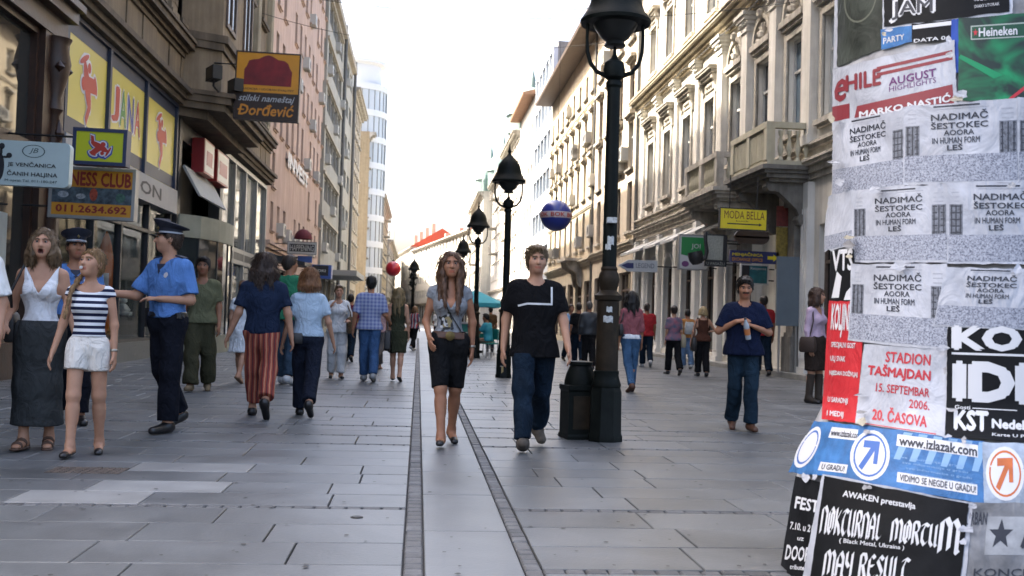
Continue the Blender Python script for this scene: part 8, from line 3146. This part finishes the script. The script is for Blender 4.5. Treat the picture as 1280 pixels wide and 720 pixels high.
P23 = person('youngster with a white backpack, orange shirt and pale jeans', 858, 461, 388, 186, 'm', SK_T, ('short', (0.012, 0.01, 0.01)),
             dict(m=cloth('orange', (0.42, 0.19, 0.06)), sleeve=0.8, hem=-0.05, g=0.02, name='shirt'),
             dict(kind='trousers', m=denim('pale', (0.11, 0.18, 0.29)), len=1.97, g=0.02, g2=0.035, name='jeans'), dict(kind='sneaker', m=mat('sneaker_white', (0.4, 0.4, 0.4), 0.6)), vox=0.018, seed=29)
P24 = person('blonde woman in a brown sleeveless top and black trousers', 877, 471, 384, 176, 'f', SK_P, ('bob', (0.30, 0.22, 0.11), 0.1),
             dict(m=cloth('brown', (0.07, 0.03, 0.02)), sleeve=0, hem=-0.08, neck='wide', g=0.02, name='top'),
             dict(kind='trousers', m=cloth('black', (0.010, 0.010, 0.011)), len=1.95, g=0.02, g2=0.035, name='trousers'), dict(kind='shoe', m=mat('leather_black', (0.012, 0.011, 0.011), 0.35)), vox=0.017, seed=30, fat=1.12,
             arms={1: ((-0.6, -0.1, -0.9), (0.2, -0.9, -0.1)), 0: ((0.3, 0.0, -1), (0.2, -0.1, -1))})
P25 = person('moustached man in a dark blue T-shirt opening a small bottle', 927, 538, 349, -8, 'm', SK_T, ('short', (0.014, 0.011, 0.009)),
             dict(m=cloth('deep_blue', (0.007, 0.011, 0.03)), sleeve=0.85, hem=-0.10, g=0.026, flare=0.024, name='t_shirt'),
             dict(kind='trousers', m=denim('mid', (0.012, 0.025, 0.04)), len=1.99, g=0.014, g2=0.026, flare=0.014, amp=0.008, name='jeans'), dict(kind='shoe', m=mat('leather_brown', (0.085, 0.035, 0.018), 0.6)), legs=((12, 12, 2, 0), (-2, 22, 2, 14)),
             arms={0: ((0.36, -0.10, -0.95), (-0.78, -0.60, 0.26), (-0.85, -0.4, 0.3)), 1: ((-0.40, -0.10, -0.95), (0.76, -0.55, 0.48), (0.9, -0.4, 0.2))}, vox=0.0105, seed=31, fat=1.13, cap='moustache', head=(0, 10))
P26 = person('person in red mostly hidden behind the moustached man', 953, 470, 371, 180, 'm', SK_D, ('short', (0.02, 0.015, 0.01)),
             dict(m=cloth('red', (0.36, 0.03, 0.035)), sleeve=0.8, hem=-0.08, g=0.022, name='t_shirt'),
             dict(kind='trousers', m=denim('dark', (0.008, 0.016, 0.028)), len=1.96, name='jeans'), dict(kind='shoe', m=mat('leather_black', (0.012, 0.011, 0.011), 0.35)), vox=0.018, seed=32)
P27 = person('woman in a pale pink blouse and dark skirt by the poster column', 1018, 504, 361, 38, 'f', SK_P, ('bob', (0.05, 0.025, 0.015), 0.12),
             dict(m=cloth('pink_blouse', (0.45, 0.34, 0.43), 0.08), sleeve=1.5, hem=-0.02, neck='v', g=0.018, name='blouse'),
             dict(kind='skirt', m=cloth('dark_brown', (0.028, 0.020, 0.016)), len=1.0, r=0.16, name='skirt'), dict(kind='shoe', m=mat('leather_black', (0.012, 0.011, 0.011), 0.35)), legs=((3, 3, 1, 0), (-2, 4, 1, 0)), vox=0.0122, seed=33, head=(20, 0))
bt_ = []
for i in (0, 1):
    j = P27['J'][i]
    res = grow([prim(j['ank'], j['knee'] * 0.8 + j['ank'] * 0.2, 0.052, 0.062, k=0.02), prim(j['ank'], j['sole'] + j['up'] * 0.03 + j['fwd'] * 0.1, 0.05, 0.042, k=0.03)], 0.012)
    skin_mesh('boot', res, mat('suede_boot', (0.03, 0.02, 0.013), 0.8), P27['root'])
# ---------------- cafe guests and passers-by in the distance
P18 = person('seated cafe guest in a teal shirt and khaki trousers', 0, 0, 0, -120, 'm', SK_D, ('short', (0.012, 0.01, 0.01)),
             dict(m=cloth('teal', (0.02, 0.22, 0.28)), sleeve=0.8, hem=-0.06, g=0.024, name='t_shirt'),
             dict(kind='trousers', m=cloth('khaki', (0.22, 0.18, 0.13)), len=1.95, name='trousers'), dict(kind='shoe', m=mat('sneaker_white', (0.4, 0.4, 0.4), 0.6)),
             legs=((84, 80, 6, 0), (88, 70, 6, 0)), arms={1: ((-0.2, -0.6, -0.7), (0.1, -0.7, 0.7)), 0: ((0.2, -0.5, -0.8), (0.0, -0.9, 0.2))}, at=(2.12, 31.3), H=1.72, sit=0.56, vox=0.018, seed=34, lean=8)
for i, (x, y, tp, lab, mm, hr) in enumerate(((591, 447, 389, 'standing cafe guest in a red checked shirt near the parasol', bands_mat('cloth_red_check', [(0.30, 0.03, 0.05), (0.4, 0.3, 0.3)], 'Z', 0.07, 0.9, second=('X', [(0.30, 0.03, 0.05), (0.05, 0.03, 0.06)], 0.07)), (0.03, 0.02, 0.015)),
                                             (612, 440, 384, 'distant person in a brown jacket behind the seated guest', cloth('brown_jacket', (0.13, 0.075, 0.04)), (0.02, 0.015, 0.01)),
                                             (712, 452, 381, 'distant person in light blue between the man in black and the pillar', cloth('sky_blue', (0.20, 0.33, 0.50)), (0.05, 0.03, 0.02)),
                                             (722, 456, 379, 'distant person in dark clothes left of the leather-jacketed man', cloth('black', (0.010, 0.010, 0.011)), (0.02, 0.015, 0.01)),
                                             (546, 430, 386, 'far person in white seen past the long-haired woman', cloth('white_tee', (0.70, 0.70, 0.68), 0.05), (0.10, 0.05, 0.03)),
                                             (436, 452, 368, 'distant person in a dark red top behind the woman in white', cloth('wine', (0.13, 0.02, 0.04)), (0.02, 0.015, 0.01)))):
    person(lab, x, y, tp, 180 if i % 2 else 20, 'f' if i % 2 == 0 else 'm', SK_T, ('short', hr), dict(m=mm, sleeve=0.9, hem=-0.08, g=0.024, name='shirt'),
           dict(kind='trousers', m=denim('dark', (0.008, 0.016, 0.028)), len=1.96, name='trousers'), dict(kind='shoe', m=mat('leather_black', (0.012, 0.011, 0.011), 0.35)), legs=((12, 4, 1, 0), (-12, 18, 1, 20)), vox=0.02, seed=40 + i)

# ---------------- things people carry
def bag(name, label, pos, size, m, rz=0.0, strap=None, cat='bag'):
    e = empty(name, tuple(pos), rz)
    tag(e, label, cat)
    w, d, h = size
    b = MB()
    lv = [(0.86, 0.7, 0.0), (1.0, 1.0, 0.12), (1.0, 1.0, 0.55), (0.9, 0.75, 0.9), (0.8, 0.4, 1.0)]
    vs = []
    for sx2, sy2, tz in lv:
        for q in range(12):
            a = 2 * pi * q / 12
            ca, sa = cos(a), sin(a)
            vs.append((w / 2 * sx2 * np.sign(ca) * abs(ca) ** 0.5, d / 2 * sy2 * np.sign(sa) * abs(sa) ** 0.5, -h + h * tz))
    fs = [(r * 12 + q, r * 12 + (q + 1) % 12, (r + 1) * 12 + (q + 1) % 12, (r + 1) * 12 + q) for r in range(4) for q in range(12)]
    fs += [tuple(range(12))[::-1], tuple(48 + q for q in range(12))]
    b.add(vs, fs)
    b.build('bag_body', m, e, True)
    if strap:
        s = MB()
        pts = [Vector(p_) - Vector(tuple(pos)) for p_ in strap]
        rt = Matrix.Rotation(-rz, 3, 'Z')
        s.tube([tuple(rt @ p_) for p_ in pts], 0.011, 6)
        s.build('strap', m, e, True)
    return e


def hip_bag(inf, name, label, sg, size, m, drop=0.0, back=0.02, out=0.05):
    """bag at the hip with its strap over the shoulder on the same side"""
    T = inf['T']
    p = world(inf, T(sg * (0.17 + out), back, 0.10 - drop))
    st = [world(inf, q) for q in (T(sg * (0.17 + out), back, 0.09 - drop), T(sg * (0.15 + out), back + 0.06, 0.28), T(sg * 0.13, 0.03, 0.505), T(sg * 0.13, -0.02, 0.50), T(sg * (0.16 + out), -0.08, 0.28), T(sg * (0.17 + out), back - 0.03, 0.09 - drop))]
    return bag(name, label, p, size, m, inf['root'].rotation_euler[2] + pi / 2, st)


m_blkbag = mat('bag_black', (0.012, 0.011, 0.011), 0.5, var=0.3)
hip_bag(P2, 'shoulder_bag', 'dark shoulder bag behind the arm of the woman in white top', -1, (0.26, 0.10, 0.24), m_blkbag, -0.02, 0.06)
T = P8['T']
bag('waist_pouch', 'small black pouch on the belt of the ginger-haired woman', world(P8, T(0.12, 0.13, 0.03)), (0.15, 0.06, 0.12), m_blkbag, pi)
hip_bag(P11, 'straw_bag', 'brown straw bag on the arm of the woman in white', 1, (0.34, 0.16, 0.30), mat('straw', (0.13, 0.085, 0.045), 0.9, var=0.4, scale=30), -0.1, -0.06, 0.06)
wr = P12['A'][1]['wr'] if False else P12['A'][1]['wr']
h0 = P12['A'][0]['wr']
bag('carrier_bag', 'black bag carried by the man in the checked shirt', world(P12, (-0.30, 0.02, P12['zp'] - 0.10)), (0.12, 0.30, 0.36), m_blkbag, 0, [world(P12, (-0.30, 0.05, P12['zp'] - 0.12)), world(P12, (-0.29, 0.0, P12['zp'] + 0.04)), world(P12, (-0.30, -0.05, P12['zp'] - 0.12))])
hip_bag(P20, 'black_handbag', 'black handbag under the arm of the woman in dusty pink', 1, (0.26, 0.09, 0.20), m_blkbag, -0.12, 0.03)
hip_bag(P22, 'cream_bag', 'cream shoulder bag of the woman in the teal and pink top', -1, (0.30, 0.12, 0.30), mat('bag_cream', (0.33, 0.29, 0.20), 0.8, var=0.15), 0.02, 0.02)
hip_bag(P24, 'dark_bag', 'dark bag hanging at the side of the blonde woman', 1, (0.32, 0.12, 0.32), m_blkbag, 0.08, 0.0)
T = P23['T']
bag('white_backpack', 'small white backpack on the youngster in orange', world(P23, T(0, 0.17, 0.42)), (0.26, 0.14, 0.32), mat('pack_white', (0.42, 0.43, 0.42), 0.8, var=0.3, scale=14), pi, [world(P23, q) for q in (T(0.07, 0.12, 0.40), T(0.08, 0.02, 0.50), T(0.09, -0.10, 0.40))])
hip_bag(P27, 'brown_handbag', 'dark brown handbag of the woman by the poster column', -1, (0.28, 0.10, 0.24), mat('bag_brown', (0.03, 0.017, 0.012), 0.6, var=0.3), 0.05, 0.0)
# bottle in the moustached man's hands
hw = (P25['A'][0]['wr'] + P25['A'][1]['wr']) / 2 + np.array([0.0, -0.075, -0.03])
e = empty('drink_bottle', tuple(world(P25, hw)), 0)
e.rotation_euler = (radians(12), radians(-14), 0)
tag(e, 'small clear plastic bottle in the hands of the moustached man', 'bottle')
MB().lathe([(0.002, -0.14), (0.030, -0.14), (0.032, -0.12), (0.030, -0.06), (0.032, 0.0), (0.028, 0.03), (0.014, 0.065), (0.013, 0.085), (0.002, 0.086)], 16).build('bottle_body', mat('pet_clear', (0.30, 0.33, 0.36), 0.15, spec=0.7), e, True)
MB().lathe([(0.0325, -0.09), (0.0328, -0.02)], 16, cap=False).build('bottle_label', mat('label_orange', (0.42, 0.14, 0.04), 0.5), e, True)
MB().lathe([(0.015, 0.084), (0.015, 0.10), (0.002, 0.101)], 12).build('bottle_cap', mat('cap_dark', (0.02, 0.02, 0.025), 0.5), e, True)
# keys in the hand of the man in black, watch of the long-haired woman
hd = M_['A'][1]['wr'] + M_['A'][1]['hd'] * 0.13
e = empty('keys', tuple(world(M_, hd + np.array([0.0, -0.02, -0.02]))))
tag(e, 'small bunch of keys in the hand of the man in black', 'keys')
MB().box(-0.004, 0.004, -0.012, 0.012, -0.06, 0.0).box(0.006, 0.012, -0.010, 0.010, -0.052, 0.0).build('key', mat('brass_key', (0.30, 0.22, 0.10), 0.4, metal=0.8), e)
MB().lathe([(0.016, -0.002), (0.02, 0), (0.016, 0.002)], 12, cap=False).build('key_ring', m_alu, e)
for inf, i, nm_ in ((W_, 0, 'watch'), (P4, 0, 'bracelet')):
    a = inf['A'][i]
    wt = MB().lathe([(0.031, -0.010), (0.034, -0.006), (0.034, 0.006), (0.031, 0.010)], 14, cap=False)
    wo = wt.build(nm_, mat('watch_metal', (0.32, 0.29, 0.24), 0.3, metal=0.8), inf['root'], True)
    wo.location = tuple(a['wr'] - a['fa'] * 0.03)
    wo.rotation_mode = 'QUATERNION'
    wo.rotation_quaternion = Vector(tuple(a['fa'])).to_track_quat('Z', 'X')
